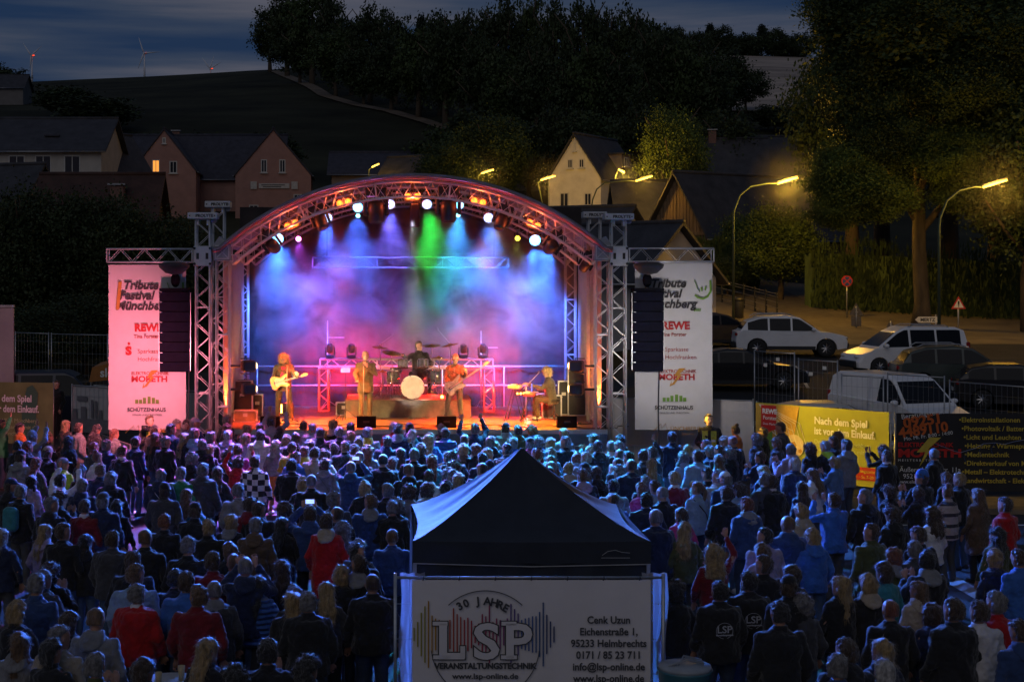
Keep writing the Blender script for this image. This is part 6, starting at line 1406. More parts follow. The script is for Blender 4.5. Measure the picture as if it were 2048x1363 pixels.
# ---- hair, modelled round the skull
def hair(kind, seed=0, T=None):
    g = G(); rnd = random.Random(seed); vox = .011; amp = .006; fr = 22; H0 = 1.655
    def shell(top_, side, back, low, frontlow, lw=0):
        rs = []
        for k in range(10):
            f = k / 9; z = low + (1.782 + top_ - low) * f
            hw_ = interp(z, [(1.50, .060), (1.56, .072), (1.62, .081), (1.70, .083), (1.74, .076), (1.765, .057), (1.79, .022)]) + side * (1 if z < 1.76 else .7)
            bk = interp(z, [(1.50, .05), (1.56, .070), (1.62, .092), (1.70, .104), (1.74, .097), (1.77, .07), (1.79, .03)]) + back
            fr_ = interp(z, [(1.50, -.02), (frontlow, -.01), (frontlow + .03, .045), (1.72, .092), (1.75, .086), (1.775, .055), (1.79, .02)]) + (top_ * .6 if z > 1.7 else 0)
            rs.append(ring(z, max(hw_, .012), max((bk + fr_) / 2, .012), (fr_ - bk) / 2, pw=2.1))
        g.loft(rs)
    if kind == 's': shell(.012, .010, .012, 1.575, 1.70); amp = .016; fr = 30 + 6 * seed
    elif kind == 'b': shell(.001, .0015, .003, 1.60, 1.735); amp = .001; vox = .009
    elif kind == 'm': shell(.020, .026, .026, 1.52, 1.66); amp = .022; fr = 18
    elif kind == 'c': shell(.040, .045, .040, 1.54, 1.66); amp = .035; fr = 26; vox = .012
    elif kind == 'l':
        shell(.018, .022, .024, 1.54, 1.66)
        g.loft([ring(z, x, y, c) for z, x, y, c in [(1.20, .05, .02, -.135), (1.25, .105, .028, -.135), (1.38, .118, .036, -.130), (1.48, .108, .05, -.105), (1.56, .100, .07, -.06), (1.64, .098, .085, -.035)]]); amp = .020; fr = 15 + 3 * seed
    elif kind == 'w':
        shell(.035, .05, .04, 1.50, 1.67); g.loft([ring(z, x, y, c) for z, x, y, c in [(1.26, .08, .03, -.13), (1.32, .145, .05, -.12), (1.45, .150, .07, -.10), (1.56, .135, .09, -.05), (1.64, .12, .10, -.03)]]); amp = .03; fr = 18; vox = .013
    elif kind == 'p': shell(.006, .006, .008, 1.59, 1.68); g.cap((0, -.11, 1.70), (0, -.155, 1.62), .03, .04); g.cap((0, -.155, 1.62), (0, -.15, 1.38), .042, .018)
    elif kind == 'n': shell(.006, .006, .008, 1.59, 1.68); g.ball((0, -.06, 1.80), (.05, .05, .045)); amp = .008
    me = remesh(g, vox, 1, amp, fr, 'hair_mesh', seed)
    # loose strands give the edge its fuzz
    if kind != 'b':
        vs = []; fs = []; n = {'s': 900, 'm': 900, 'c': 1300, 'l': 1100, 'w': 1500, 'p': 500, 'n': 500}[kind]; ln = {'s': .022, 'm': .05, 'c': .05, 'l': .08, 'w': .08, 'p': .04, 'n': .03}[kind]
        vv = list(me.vertices)
        for _ in range(n):
            v = rnd.choice(vv); p = v.co.copy(); nn = v.normal
            d = (Vector((0, 0, -1)) - nn * nn.z * -1).normalized() if kind in 'lmp' else Vector((rnd.gauss(0, 1), rnd.gauss(0, 1), rnd.gauss(-.3, 1))).normalized()
            d = (d + nn * rnd.uniform(.15, .55)).normalized(); L = ln * rnd.uniform(.5, 1.3); s_ = d.cross(nn).normalized() * .0016 if d.cross(nn).length > .01 else Vector((.0016, 0, 0))
            o = len(vs); vs += [p - s_, p + s_, p + d * L * .6 + nn * .004 + s_ * .7, p + d * L * .6 + nn * .004 - s_ * .7, p + d * L]; fs += [(o, o + 1, o + 2, o + 3), (o + 3, o + 2, o + 4)]
        o0 = len(me.vertices); bm = bmesh.new(); bm.from_mesh(me)
        nv = [bm.verts.new(v) for v in vs]
        for f in fs: bm.faces.new([nv[i] for i in f]).smooth = True
        bm.to_mesh(me); bm.free()
    if T: me.transform(T)
    return me
def cap_mesh(kind, T=None):
    g = G()
    if kind == 'k':
        g.loft([ring(z, x, y, c, pw=2.1) for z, x, y, c in [(1.69, .086, .110, -.006), (1.72, .085, .108, -.006), (1.755, .074, .092, -.008), (1.785, .046, .06, -.01), (1.795, .012, .016, -.01)]]); g.loft([ring(z, .066, .055, .125, pw=2.6) for z in (1.690, 1.700)])
    else: g.loft([ring(z, x, y, c, pw=2.1) for z, x, y, c in [(1.645, .088, .106, -.010), (1.70, .090, .110, -.010), (1.76, .075, .092, -.010), (1.80, .045, .055, -.012), (1.815, .015, .018, -.012)]])
    me = remesh(g, .009, 1, .002, 20, 'cap_mesh')
    if T: me.transform(T)
    return me
SKIN = M('skin', (.38, .20, .13), .5, var=.08, vs=20, spec=.4); SKIN2 = M('skin_tanned', (.34, .17, .10), .5, var=.08, vs=20)
def hm_(n, c): return M('hair_' + n, c, .5, var=.65, vs=26, bump=1, bs=70, sheen=.45, stretch=(1, 1, .22), spec=.5)
HAIR = {'k': hm_('black', (.012, .011, .012)), 'd': hm_('dark_brown', (.05, .028, .016)), 'r': hm_('reddish', (.16, .05, .025)), 'g': hm_('grey', (.15, .14, .14)), 'w': hm_('white', (.40, .38, .36)), 'y': hm_('blond', (.30, .20, .085)), 'a': hm_('brown', (.12, .065, .03)), 'z': hm_('golden_blond', (.60, .42, .20))}
HN = {'k': 'black', 'd': 'dark', 'r': 'reddish', 'g': 'grey', 'w': 'white', 'y': 'blond', 'a': 'brown'}
CC = {'k': ('black', (.018, .018, .020)), 'n': ('navy', (.020, .028, .065)), 'd': ('dark grey', (.055, .055, .062)), 'g': ('grey', (.20, .20, .21)), 'w': ('white', (.62, .60, .60)), 'b': ('blue', (.04, .13, .42)), 't': ('teal', (.04, .22, .26)), 'r': ('red', (.42, .012, .014)),
      'v': ('green', (.03, .20, .08)), 'y': ('yellow', (.50, .33, .02)), 'o': ('orange', (.55, .16, .03)), 'p': ('lilac', (.33, .27, .40)), 'a': ('brown', (.11, .07, .045)), 'l': ('light blue', (.22, .32, .48)), 'm': ('denim', (.09, .16, .28)), 'q': ('dark red', (.17, .012, .018)),
      'e': ('olive', (.07, .08, .03)), 'i': ('pink', (.50, .05, .20)), 'u': ('neon green', (.40, .60, .04)), 'z': ('beige', (.36, .30, .23)), 'x': ('dark blue', (.03, .06, .16))}
def cloth_mat(c):
    n, col = CC[c]; return M('cloth_' + n.replace(' ', '_'), col, .85, var=.18, vs=9, bump=.5, bs=90, sheen=.30, spec=.3)
for c_ in CC: cloth_mat(c_)
def special(name, c1, c2, scale, dirn='Z', chk=False):
    m = M(name, c1, .85, sheen=.3); t = m.node_tree; b = t.nodes['Principled BSDF']; tc = N(t, 'ShaderNodeTexCoord')
    if chk:
        mp = N(t, 'ShaderNodeMapping'); mp.inputs['Scale'].default_value = (1, 0, 1); t.links.new(tc.outputs['Object'], mp.inputs[0])
        w1 = N(t, 'ShaderNodeTexChecker'); w1.inputs['Scale'].default_value = scale; w1.inputs[1].default_value = c1 + (1,); w1.inputs[2].default_value = c2 + (1,); t.links.new(mp.outputs[0], w1.inputs[0]); t.links.new(w1.outputs[0], b.inputs['Base Color'])
    else:
        w1 = N(t, 'ShaderNodeTexWave', bands_direction=dirn); w1.inputs['Scale'].default_value = scale; t.links.new(tc.outputs['Object'], w1.inputs[0])
        r = N(t, 'ShaderNodeValToRGB'); r.color_ramp.elements[0].color = c1 + (1,); r.color_ramp.elements[1].color = c2 + (1,); r.color_ramp.elements[0].position = .75; r.color_ramp.elements[1].position = .80
        t.links.new(w1.outputs[0], r.inputs[0]); t.links.new(r.outputs[0], b.inputs['Base Color'])
    return m
PLAID = special('cloth_plaid', (.60, .58, .58), (.015, .015, .02), 9, chk=True); STRIPE = special('cloth_striped', (.40, .34, .33), (.03, .025, .04), 1.6)
def puffer(c):
    n = 'cloth_puffer_' + CC[c][0].replace(' ', '_')
    if n in MATS: return MATS[n]
    m = M(n, CC[c][1], .5, sheen=.3); t = m.node_tree; b = t.nodes['Principled BSDF']; tc = N(t, 'ShaderNodeTexCoord'); w1 = N(t, 'ShaderNodeTexWave', bands_direction='Z'); w1.inputs['Scale'].default_value = 4.2; w1.inputs['Distortion'].default_value = .8
    bp = N(t, 'ShaderNodeBump'); bp.inputs['Strength'].default_value = 1; bp.inputs['Distance'].default_value = .05; t.links.new(tc.outputs['Object'], w1.inputs[0]); t.links.new(w1.outputs[0], bp.inputs['Height']); t.links.new(bp.outputs[0], b.inputs['Normal']); return m
TROU = [M('jeans_dark', (.03, .045, .08), .85, var=.2, vs=9, bump=.3), M('trousers_black', (.016, .016, .018), .85, var=.2), M('jeans_mid', (.07, .11, .18), .85, var=.25, vs=6, bump=.3), M('trousers_grey', (.07, .07, .07), .85)]
shoe_m = M('shoe_dark', (.03, .028, .026), .6); shoe_w = M('shoe_white', (.6, .58, .55), .6)
def shoe_mesh():
    g = G(); g.cap((0, -.05, .045), (0, .15, .036), .050, .042); g.box((0, .05, .015), (.085, .27, .03), bev=.01); return remesh(g, .012, 1, name='shoe_mesh')
SHOE = shoe_mesh()
BODY = {}
HV = [(0, 0), (32, 4), (-34, -3), (8, -14)]
for ps, a in (('d', None), ('k', None), ('c', None), ('h', None), ('u', None), ('f', None), ('x', None), ('o', 'd')):
    for male in (True, False):
        main = 'u' if ps == 'o' else ps
        BODY[ps + ('m' if male else 'f')] = human(arms_of(main, a), male, vox=.012, fat=1.05 if male else .9)
        if ps in 'dc':
            for vi, (yw, pt) in enumerate(HV[1:], 1): BODY[ps + ('m' if male else 'f') + str(vi)] = human(arms_of(main, a), male, yaw=yw, pitch=pt, vox=.0125, fat=1.15 if male else 1.0)
BIG = human(arms_of('d'), True, vox=.012, fat=2.0); COAT = human(arms_of('d'), False, vox=.014, fat=1.4, jl=.55); SKIRT = human(arms_of('d'), False, vox=.014, fat=.9, skirt=True, jl=.95)
HM = {k: [hair(k, s) for s in range(3 if k in 'slm' else 2)] for k in 'sbmclwpn'}
CAPM = {'k': cap_mesh('k'), 'e': cap_mesh('e')}
def hood_mesh():
    g = G(); g.loft([ring(z, x, y, c) for z, x, y, c in [(1.37, .05, .03, -.165), (1.40, .10, .045, -.155), (1.46, .135, .085, -.075), (1.51, .120, .100, -.04), (1.545, .098, .095, -.02), (1.56, .08, .075, -.01)]]); return remesh(g, .013, 2, .012, 14, 'hood_mesh')
HOOD = hood_mesh()
def collar_mesh():
    g = G(); g.loft([ring(z, x, y, c) for z, x, y, c in [(1.47, .090, .080, -.012), (1.50, .078, .076, -.01), (1.545, .072, .072, -.005), (1.55, .06, .06, -.005)]]); return remesh(g, .012, 1, .004, 20, 'collar_mesh')
COLL = collar_mesh()
STRAP = G().tube([(.15, -.14, 1.02), (.09, -.165, 1.2), (-.03, -.165, 1.34), (-.115, -.10, 1.455), (-.12, .02, 1.46)], .018, 6, flat=.3).mesh('strap_mesh')
PHONE = G().box((0, 0, 0), (.15, .009, .075), bev=.003).mesh('phone_mesh')
phs = M('phone_screen', (.2, .3, .6), .3, emit=(.35, .5, 1), es=1.6)
BACKP = remesh(G().box((0, -.24, 1.22), (.30, .18, .42), bev=.05), .014, 3, .01, 10, 'backpack_mesh')
HK = {'s': 'short', 'b': 'shaved', 'm': 'chin-length', 'c': 'curly', 'l': 'long', 'w': 'long frizzy', 'p': 'ponytailed', 'n': 'tied-up', 'k': '', 'e': ''}
PN = {'d': '', 'k': 'hands before the waist', 'c': 'clapping', 'h': 'clapping high', 'u': 'both arms raised', 'f': 'filming with a phone', 'x': 'arms folded', 'o': 'one arm raised'}
people = []
def person(px, py, code, clothes, pose='d', ex='', turn=None, h=None, y=None, zb=0.012):
    "px,py: the head in the photograph. code: hair style + colour. ex: H hood, C collar, S strap, B broad, P backpack, U puffer, L coat, K skirt, W white shoes"
    rnd = random.Random(int(px * 31 + py * 17)); st, hc = code[0], code[1]
    if st not in 'ke' and hc not in HAIR: hc = 'a'
    male = st in 'sbke'
    k = h or (rnd.uniform(.97, 1.05) if male else rnd.uniform(.90, .97))
    D = y or 3000 * (CZ - zb - 1.665 * k) / (py - 540)
    p = P(px, py, D)
    key = pose + ('m' if male else 'f')
    vi = rnd.choice((0, 1, 2, 3)) if pose in 'dc' and not set(ex) & set('BLK') else 0
    bm_, jm_, tm_ = BODY[key + (str(vi) if vi else '')]
    if 'B' in ex: bm_, jm_, tm_ = BIG
    if 'L' in ex: bm_, jm_, tm_ = COAT
    if 'K' in ex: bm_, jm_, tm_ = SKIRT
    yaw = math.atan2(42 - D, 0.3 - p.x) - PI / 2 + rnd.uniform(-.16, .16) if turn is None else R(turn)
    b = obj('person', bm_, SKIN, None); b.location = (p.x, D, zb); b.rotation_euler = (0, 0, yaw); b.scale = (k * 1.06, k * 1.06, k)
    if 'B' in ex: b.scale = (k * 1.1, k * 1.1, k)
    if st in 'ke':
        obj('cap' if st == 'k' else 'beanie', CAPM[st], cloth_mat(hc), b); hh = obj('hair', HM['s' if 'l' not in ex else 'l'][0], HAIR['g' if rnd.random() < .4 else 'd'], b); hh['kind'] = 'stuff'
        if st == 'k' or st == 'e': hh.scale = (1, 1, .985)
    else:
        hh = obj('hair', rnd.choice(HM[st]), HAIR[hc], b); hh['kind'] = 'stuff'
    if vi:
        for ch in b.children: ch.matrix_basis = head_T(*HV[vi]) @ ch.matrix_basis
    jm = PLAID if clothes == 'plaid' else STRIPE if clothes == 'striped' else puffer(clothes) if 'U' in ex else cloth_mat(clothes)
    obj('jacket', jm_, jm, b)
    obj('skirt' if 'K' in ex else 'trousers', tm_, cloth_mat('o') if 'K' in ex else rnd.choice(TROU), b)
    for s in (-1, 1):
        sh = obj('shoe', SHOE, shoe_w if 'W' in ex or rnd.random() < .25 else shoe_m, b, loc=(s * .12, -.02, .0), rz=-s * .12)
    extra = ''
    if 'H' in ex: obj('hood', HOOD, cloth_mat(rnd.choice('gzp') if clothes not in 'gzw' else clothes), b); extra = ' with pale hood' if clothes not in 'gzw' else ' with hood down'
    elif 'C' in ex: obj('collar', COLL, cloth_mat('w'), b); extra = ' with white collar'
    elif 'Y' in ex: obj('scarf', HOOD, cloth_mat({'736': 'y', '1652': 'u'}.get(str(px), 'g')), b); extra = ' with %s scarf' % {'736': 'yellow', '1652': 'neon green'}.get(str(px), 'grey')
    elif rnd.random() < .3 and 'U' not in ex: obj('hood', HOOD, jm, b)
    else: obj('collar', COLL, jm, b)
    if 'S' in ex: obj('strap', STRAP, cloth_mat('k' if clothes in 'gwlpz' else 'w'), b); extra += ' with shoulder strap'
    cn = clothes if clothes in ('plaid', 'striped') else CC[clothes][0]
    cn = 'black-and-white plaid' if cn == 'plaid' else cn
    gar = 'puffer jacket' if 'U' in ex else 'coat' if 'L' in ex else 'vest and orange skirt' if 'K' in ex else {'w': 'shirt', 'z': 'top'}.get(clothes, 'jacket' if clothes != 'striped' else 'cardigan')
    hd = ('%s cap' % CC[hc][0] if st == 'k' else '%s beanie' % CC[hc][0]) if st in 'ke' else ('shaved head' if st == 'b' else '%s %s hair' % (HK[st], HN[hc]))
    look = '%s, %s %s%s' % (hd, ('broad ' if 'B' in ex else '') + cn, gar, extra) + ((', ' + PN[pose]) if PN[pose] else '')
    if 'P' in ex:
        bp = obj('backpack', BACKP, cloth_mat('t')); bp.location = b.location; bp.rotation_euler = b.rotation_euler; tag(bp, 'teal backpack worn by the grey-haired person at the far left', 'backpack')
    if pose == 'f' or 'F' in ex:
        ph = obj('phone', PHONE, M('phone_case', (.02, .02, .02), .3)); Tm = b.matrix_basis if False else Matrix.Translation(b.location) @ Matrix.Rotation(yaw, 4, 'Z') @ Matrix.Scale(k, 4)
        ph.location = Tm @ Vector((0, .345, 1.80) if pose == 'f' else (0, .3, 1.95)); ph.rotation_euler = (0, 0, yaw)
        sc_ = obj('screen', G().box((0, -.006, 0), (.138, .003, .066)), phs, ph)
        ph['label'] = ''; ph['category'] = 'phone'; ph['_of'] = len(people)
        people.append(dict(o=b, px=px, py=py, look=look, phone=ph))
    else: people.append(dict(o=b, px=px, py=py, look=look))
    b['category'] = 'person'; b['group'] = 'people in the audience'
    return b
CROWD = """3 848 sk v o|40 855 mk o|65 873 eg g u|98 874 my k c|133 849 ly k|158 855 sd g|192 858 lk k|229 867 lr g|138 882 lk k|35 892 sk k|56 893 sr k|42 911 kk g d H|94 904 kz k|188 896 sr d|213 890 sg n c|271 883 sd n|244 902 sd k d C|72 926 lr d
126 927 kg u|195 914 nr w|160 943 md k|201 940 sa n|63 961 lk p|122 961 sk w u|22 970 kn k|41 983 sg k d P|165 971 sg n|223 956 mg k d B|207 999 kd n|117 997 cd k c|103 1009 sg k|169 1013 sd q d C|235 1012 lk k
309 860 sd d|311 874 lr k|342 858 sd n|354 848 mg d|371 849 ek n c|390 845 kp n c|331 883 sg k|370 876 ly k|389 867 sg l|422 873 sg k|453 839 sg d|455 857 la d c|457 870 sw l d H|495 858 ly p|492 877 my p|520 855 sd d|521 870 sd w|544 842 sd p u|560 861 lk k|552 892 cw g d K|574 879 my g c|591 876 sd k
404 889 sg k|420 899 ly k|383 917 cg k|455 911 cd k|475 899 sa i|477 924 md r u|511 923 sd plaid|585 895 sd y c|592 915 sa b|584 930 sk k d B|407 939 sg d d B|435 945 ld d|321 950 sg n d S|363 946 sg v d C|329 978 kk d|478 980 sg g d S|373 990 la t c|500 1009 sd q|390 1020 kk k|518 1019 sd k|568 1020 cd k
607 852 sd p|626 855 bg g d B|667 848 mg k d H|640 865 sd k|679 864 sg k|701 855 sk d|700 870 ly d|736 865 sg g d Y|788 854 sw r|797 858 sd n d H|819 855 kk n|826 868 lw t c|860 877 wy b|900 842 mg t|883 858 mg k|890 865 kk b d U|619 890 md p c|718 884 sa d|667 896 md k|689 893 sa k|708 898 mp d|773 882 sd n|737 902 wr g|841 896 ma k c
630 906 sd z d S|610 903 sr y|648 911 wd w|801 905 ld k o|828 909 sg k|864 920 lr t|651 928 md g d S|719 915 bg k|703 934 bg x f|766 920 bk k d B|786 925 mr k|818 940 ba k|623 962 bg k|606 967 my k|858 952 sd w|730 975 my k d C|774 980 sg k|818 983 cd g|855 980 cd z|893 974 mk k|668 998 sg d|740 1003 sa x d H|792 1012 cg d|895 914 mk n c|898 948 cg k
949 857 sg n u|1012 855 kn g|1035 860 sd e|1064 860 cy b|930 879 bd k|926 898 my a|952 898 mr k c|982 883 sg k|988 893 cy g|1013 898 sk k|1028 886 sg b|1061 885 kk q|1077 883 cg k|1127 867 sy g c|1101 886 my t|1130 883 sg k|1186 877 ld t c|1183 902 ly k|1196 893 sd k|907 911 sd k c|965 917 sk n|975 907 my q|1001 928 ma k|978 933 en a|963 937 bd k|907 934 cd k c|918 959 my k|905 952 md d
1072 909 sr w|1101 907 ma t|1102 922 la t|1101 934 bg d|1100 945 bd k|1104 958 sk k|1155 915 mr l c|1171 915 sw g|1138 937 sy q d H|1171 939 kk k|1166 951 sa n d H|1187 959 mr k c|1193 946 sd k
1240 879 mk k|1222 892 bg w c|1240 894 sg k|1239 909 bd w|1344 874 sd n d T|1287 911 sd d|1304 905 sd k o|1376 901 sy d|1258 915 sk d|1237 927 bd d|1367 914 mg l|1395 912 sd l d B|1421 902 mg n|1411 890 sg k|1449 882 my e|1471 860 nd o|1467 882 br k|1440 902 sd k|1460 907 cg k c|1438 920 la p|1303 929 ly t|1262 931 bd n d B|1237 943 cg k|1350 956 sy q d C|1416 948 sk k c
1435 952 sg z|1452 957 kw n|1291 964 sg d|1282 977 mr i|1311 974 sd l|1226 972 sk g|1326 987 bg k|1394 975 pa l d S|1292 1000 sk n d B|1452 986 sd k d B|1479 980 cd l|1225 1000 bd b|1493 1009 sr x d BH
1513 879 cg d|1525 864 ma k|1563 855 sd d|1554 885 ma d|1581 898 kg p c|1519 914 md n c|1620 898 cd k|1652 893 sg k d Y|1666 883 sd k|1676 873 la d|1692 890 sd g d H|1670 924 my m c|1588 928 sw n d B|1626 949 la w|1528 943 ly n|1529 958 sg d|1543 963 sd k d BC|1604 975 ld n|1766 902 cd k h|1773 912 sd k d C|1667 1000 sd b h|1729 993 sg k|1779 984 cd k|1603 1022 my z
1868 908 bg k|1842 953 eb k c|1892 956 ma k|1918 958 sy k|1895 984 na striped|1836 986 md k c|1955 989 la a d L|2009 1009 sd r|1785 1029 cd k|1864 1029 wd w|1839 1070 sd k|1829 1098 sg d|1854 1120 sk k c H|1788 1112 mr e d Y|1767 1142 md t|1835 1179 la z|1992 1070 wk e|1990 1114 my n|2040 1116 sd b|1991 1204 sg r
1575 1048 ba x d B|1528 1072 sk p|1523 1103 ma p|1626 1073 my b|1741 1063 sd e|1526 1128 sd k|1581 1148 md k|1578 1170 kk k|1680 1170 ly k|1735 1166 my k d H|1311 1034 bg n d B|1361 1029 ld i|1370 1059 ly e|1427 1106 wy q o|1351 1181 ck k|1438 1181 sk k d BT|1497 1162 sk k d BT
620 1027 sd x f|673 1028 bd k|654 1042 sd r d LH|685 1059 wg k|717 1095 mg d|714 1106 sk k|784 1073 ba x|716 1127 sd k d Y|683 1148 my k o|745 1166 bd k d B|653 1182 ly d|785 1016 sg k
329 1043 sr k|416 1054 sy k|461 1043 my k d Y|511 1051 sg a|565 1049 lk k|376 1091 sg k|458 1100 ma k|426 1122 sd q|467 1124 ba l|491 1133 bg n h|563 1137 ld k|373 1163 sd b|351 1156 sk k|517 1168 lk b d U|395 1190 sa q|429 1180 bg d d BH|589 1190 mg k|584 1203 ly k|616 1203 sg k d B
3 1072 ly n|91 1063 ly p|126 1062 sd k|172 1084 lk k|226 1078 sd d d B|291 1075 ba k|266 1122 sd k|271 1148 sa l|100 1145 cd k c|72 1168 sg x|88 1158 mg d|275 1187 sg r d BC|32 1222 my k|139 1242 md k|191 1238 ba g d H|37 1285 la g d H|119 1274 sg z|103 1302 mk k|192 1329 sg e c|287 1340 md k
416 1300 ly k|536 1302 sk k c|467 1355 ck k|616 1337 ck d|1603 1208 cg d|1560 1226 sk k|1676 1332 sg x|1691 1302 sd k|1780 1219 br k|1762 1300 ly n|1767 1343 sw k|1865 1226 md n|1906 1219 sd k d B|1957 1223 sd w|2041 1262 sd x"""
for row in CROWD.replace('\n', '|').split('|'):
    f = row.split(); person(int(f[0]), int(f[1]), f[2], f[3], f[4] if len(f) > 4 else 'd', f[5] if len(f) > 5 else '')
# backs of the crew's black jackets carry a print
def back_print(pp, lines):
    b = next(q['o'] for q in people if (q['px'], q['py']) == pp)
    for s, x, z, sz in lines: text(s, (x, -.185, z), sz, M('print_back', (.42, .43, .48), .7), b, align='CENTER', bold=.002)
    return b
for pp in ((1438, 1181), (1497, 1162)):
    b = back_print(pp, [('LSP', 0, 1.20, .12), ('Veranstaltungstechnik', 0, 1.165, .022)])
    obj('print_ring', G().tube([(.095 * math.cos(a_ * PI / 16), -.185, 1.225 + .095 * math.sin(a_ * PI / 16)) for a_ in range(33)], .0025, 4), M('print_back', (.42, .43, .48), .7), b)
back_print((1344, 874), [('THW', .03, 1.16, .10)])
# labels: look + where, from landmarks anyone can find
LMK = [('black tent peak', 1045, 905), ('plaid shirt', 511, 930), ('hooded red coat', 654, 1050), ('bright red jacket at lower left', 275, 1190), ('blue puffer jacket', 517, 1170), ('yellow jacket', 585, 897), ('neon green jacket', 126, 930),
       ('security guard', 1418, 845), ('singer', 731, 720), ('drummer', 835, 680), ('keyboard player', 1095, 730), ('left PA tower', 407, 800), ('right PA tower', 1236, 800), ('yellow-green banner', 1640, 880), ('black electrician banner', 1900, 900),
       ('white event banner', 1060, 1260), ('striped cardigan', 1895, 984), ('white baseball cap', 1452, 957), ('two black LSP jackets', 1467, 1172), ('photo\'s lower left corner', 0, 1363), ('photo\'s lower right corner', 2048, 1363), ('guitarist', 567, 720), ('bass player', 912, 720), ('left edge', 0, 1000), ('right edge', 2048, 1100)]
def rel(dx, dy):
    if abs(dx) > 2.2 * abs(dy): return 'left of' if dx < 0 else 'right of'
    if abs(dy) > 2.2 * abs(dx): return 'above' if dy < 0 else 'below'
    return ('above' if dy < 0 else 'below') + (' left of' if dx < 0 else ' right of')
used = set()
def shorten(s, n=16): return ' '.join(s.split()[:n])
for q in people:
    look = q['look']; c = sorted(LMK, key=lambda m: (m[1] - q['px']) ** 2 + (m[2] - q['py']) ** 2); c = [m for m in c if abs(m[1] - q['px']) + abs(m[2] - q['py']) > 14 or m[0] in ('left edge', 'right edge')]
    done = False
    for drop in (0, 1):
        lk = look if not drop else look.split(', ' + 'zz')[0]
        for m in c[:6]:
            dx, dy = q['px'] - m[1], q['py'] - m[2]; d = math.hypot(dx, dy); far = 'just ' if d < 45 else '' if d < 130 else 'well '
            s = '%s, %s%s the %s' % (lk, far, rel(dx, dy), m[0])
            if len(s.split()) <= 16 and s not in used: done = True; break
        if done: break
    if not done:
        for m in c[:8]:
            dx, dy = q['px'] - m[1], q['py'] - m[2]; s = shorten(look.split(',')[0] + ',' + look.split(',')[1] + ', %s the %s' % (rel(dx, dy), m[0]))
            if s not in used: break
    used.add(s); q['o']['label'] = s
    if 'phone' in q: q['phone']['label'] = shorten('glowing phone held up by %s' % s.replace(', filming with a phone', '')); del q['phone']['_of']
# ------------------------------------------------------------------ the band and the stewards
def performer(name_lab, x, y, z, rz, arms, hairk, hairc, jacket, trous, legs=None, yaw=0, pitch=0, lean=0, k=1.0, capc=None, skin=None, jl=.80, fat=.8, eyes=True, ex=None):
    bm_, jm_, tm_ = human(arms, True, legs, yaw, pitch, lean, vox=.009, fat=fat, jl=jl)
    b = obj('person', bm_, skin or M('skin_fair', (.58, .36, .25), .45, var=.06)); b.location = (x, y, z); b.rotation_euler = (0, 0, rz); b.scale = (k, k, k)
    Tl = Matrix.Translation((0, 0, .95)) @ Matrix.Rotation(R(-lean), 4, 'X') @ Matrix.Translation((0, 0, -.95)); T = Tl @ head_T(yaw, pitch)
    if capc: obj('cap', cap_mesh('k', T), cloth_mat(capc), b)
    if hairk: hh = obj('hair', hair(hairk, 3, T), HAIR[hairc], b); hh['kind'] = 'stuff'
    obj('jacket', jm_, cloth_mat(jacket) if isinstance(jacket, str) else jacket, b); obj('trousers', tm_, cloth_mat(trous) if isinstance(trous, str) else trous, b)
    lg = legs or [((.095, 0, .93), (.105, .03, .5), (.12, -.02, .09)), ((-.095, 0, .93), (-.105, .03, .5), (-.12, -.02, .09))]
    for hp, kn, an in lg: obj('shoe', SHOE, shoe_w if ex == 'W' else shoe_m, b, loc=(an[0], an[1], an[2] - .09), rz=-math.copysign(.15, an[0]))
    if eyes:
        for s in (-1, 1): obj('eye', G().ball((s * .031, .0865, 1.667), (.012, .006, .007), 8, 6, T=T), M('eye_dark', (.02, .015, .01), .3), b, True); obj('eyebrow', G().tube([T @ Vector((s * .016, .099, 1.690)), T @ Vector((s * .045, .090, 1.689))], .004, 5), HAIR['d'], b)
        obj('mouth', G().ball((0, .094, 1.588), (.020, .005, .005), 8, 6, T=T), M('lips', (.30, .07, .06), .5), b, True)
    tag(b, name_lab, 'person', 'band on stage' if z > 1 else None)
    return b
def jx(px, y): return P(px, 0, y).x
tweed = M('suit_brown', (.10, .08, .055), .85, var=.3, vs=25, bump=.4, bs=120, sheen=.3); khaki = M('suit_khaki', (.14, .125, .06), .85, var=.2, vs=12, bump=.4, sheen=.3)
wood_s = M('guitar_cream', (.70, .55, .20), .25, var=.1, coat=1); wood_b = M('bass_blue_burst', (.12, .20, .24), .25, var=.7, vs=7, coat=1); mapl = M('maple_neck', (.55, .36, .16), .35, var=.15, vs=20)
# guitarist: legs apart, head bowed, curly hair
L1 = [((.10, 0, .93), (.15, .03, .5), (.17, -.03, .09)), ((-.10, 0, .93), (-.16, .06, .5), (-.20, .03, .09))]
gx, gy = jx(568, 41.0), 41.0
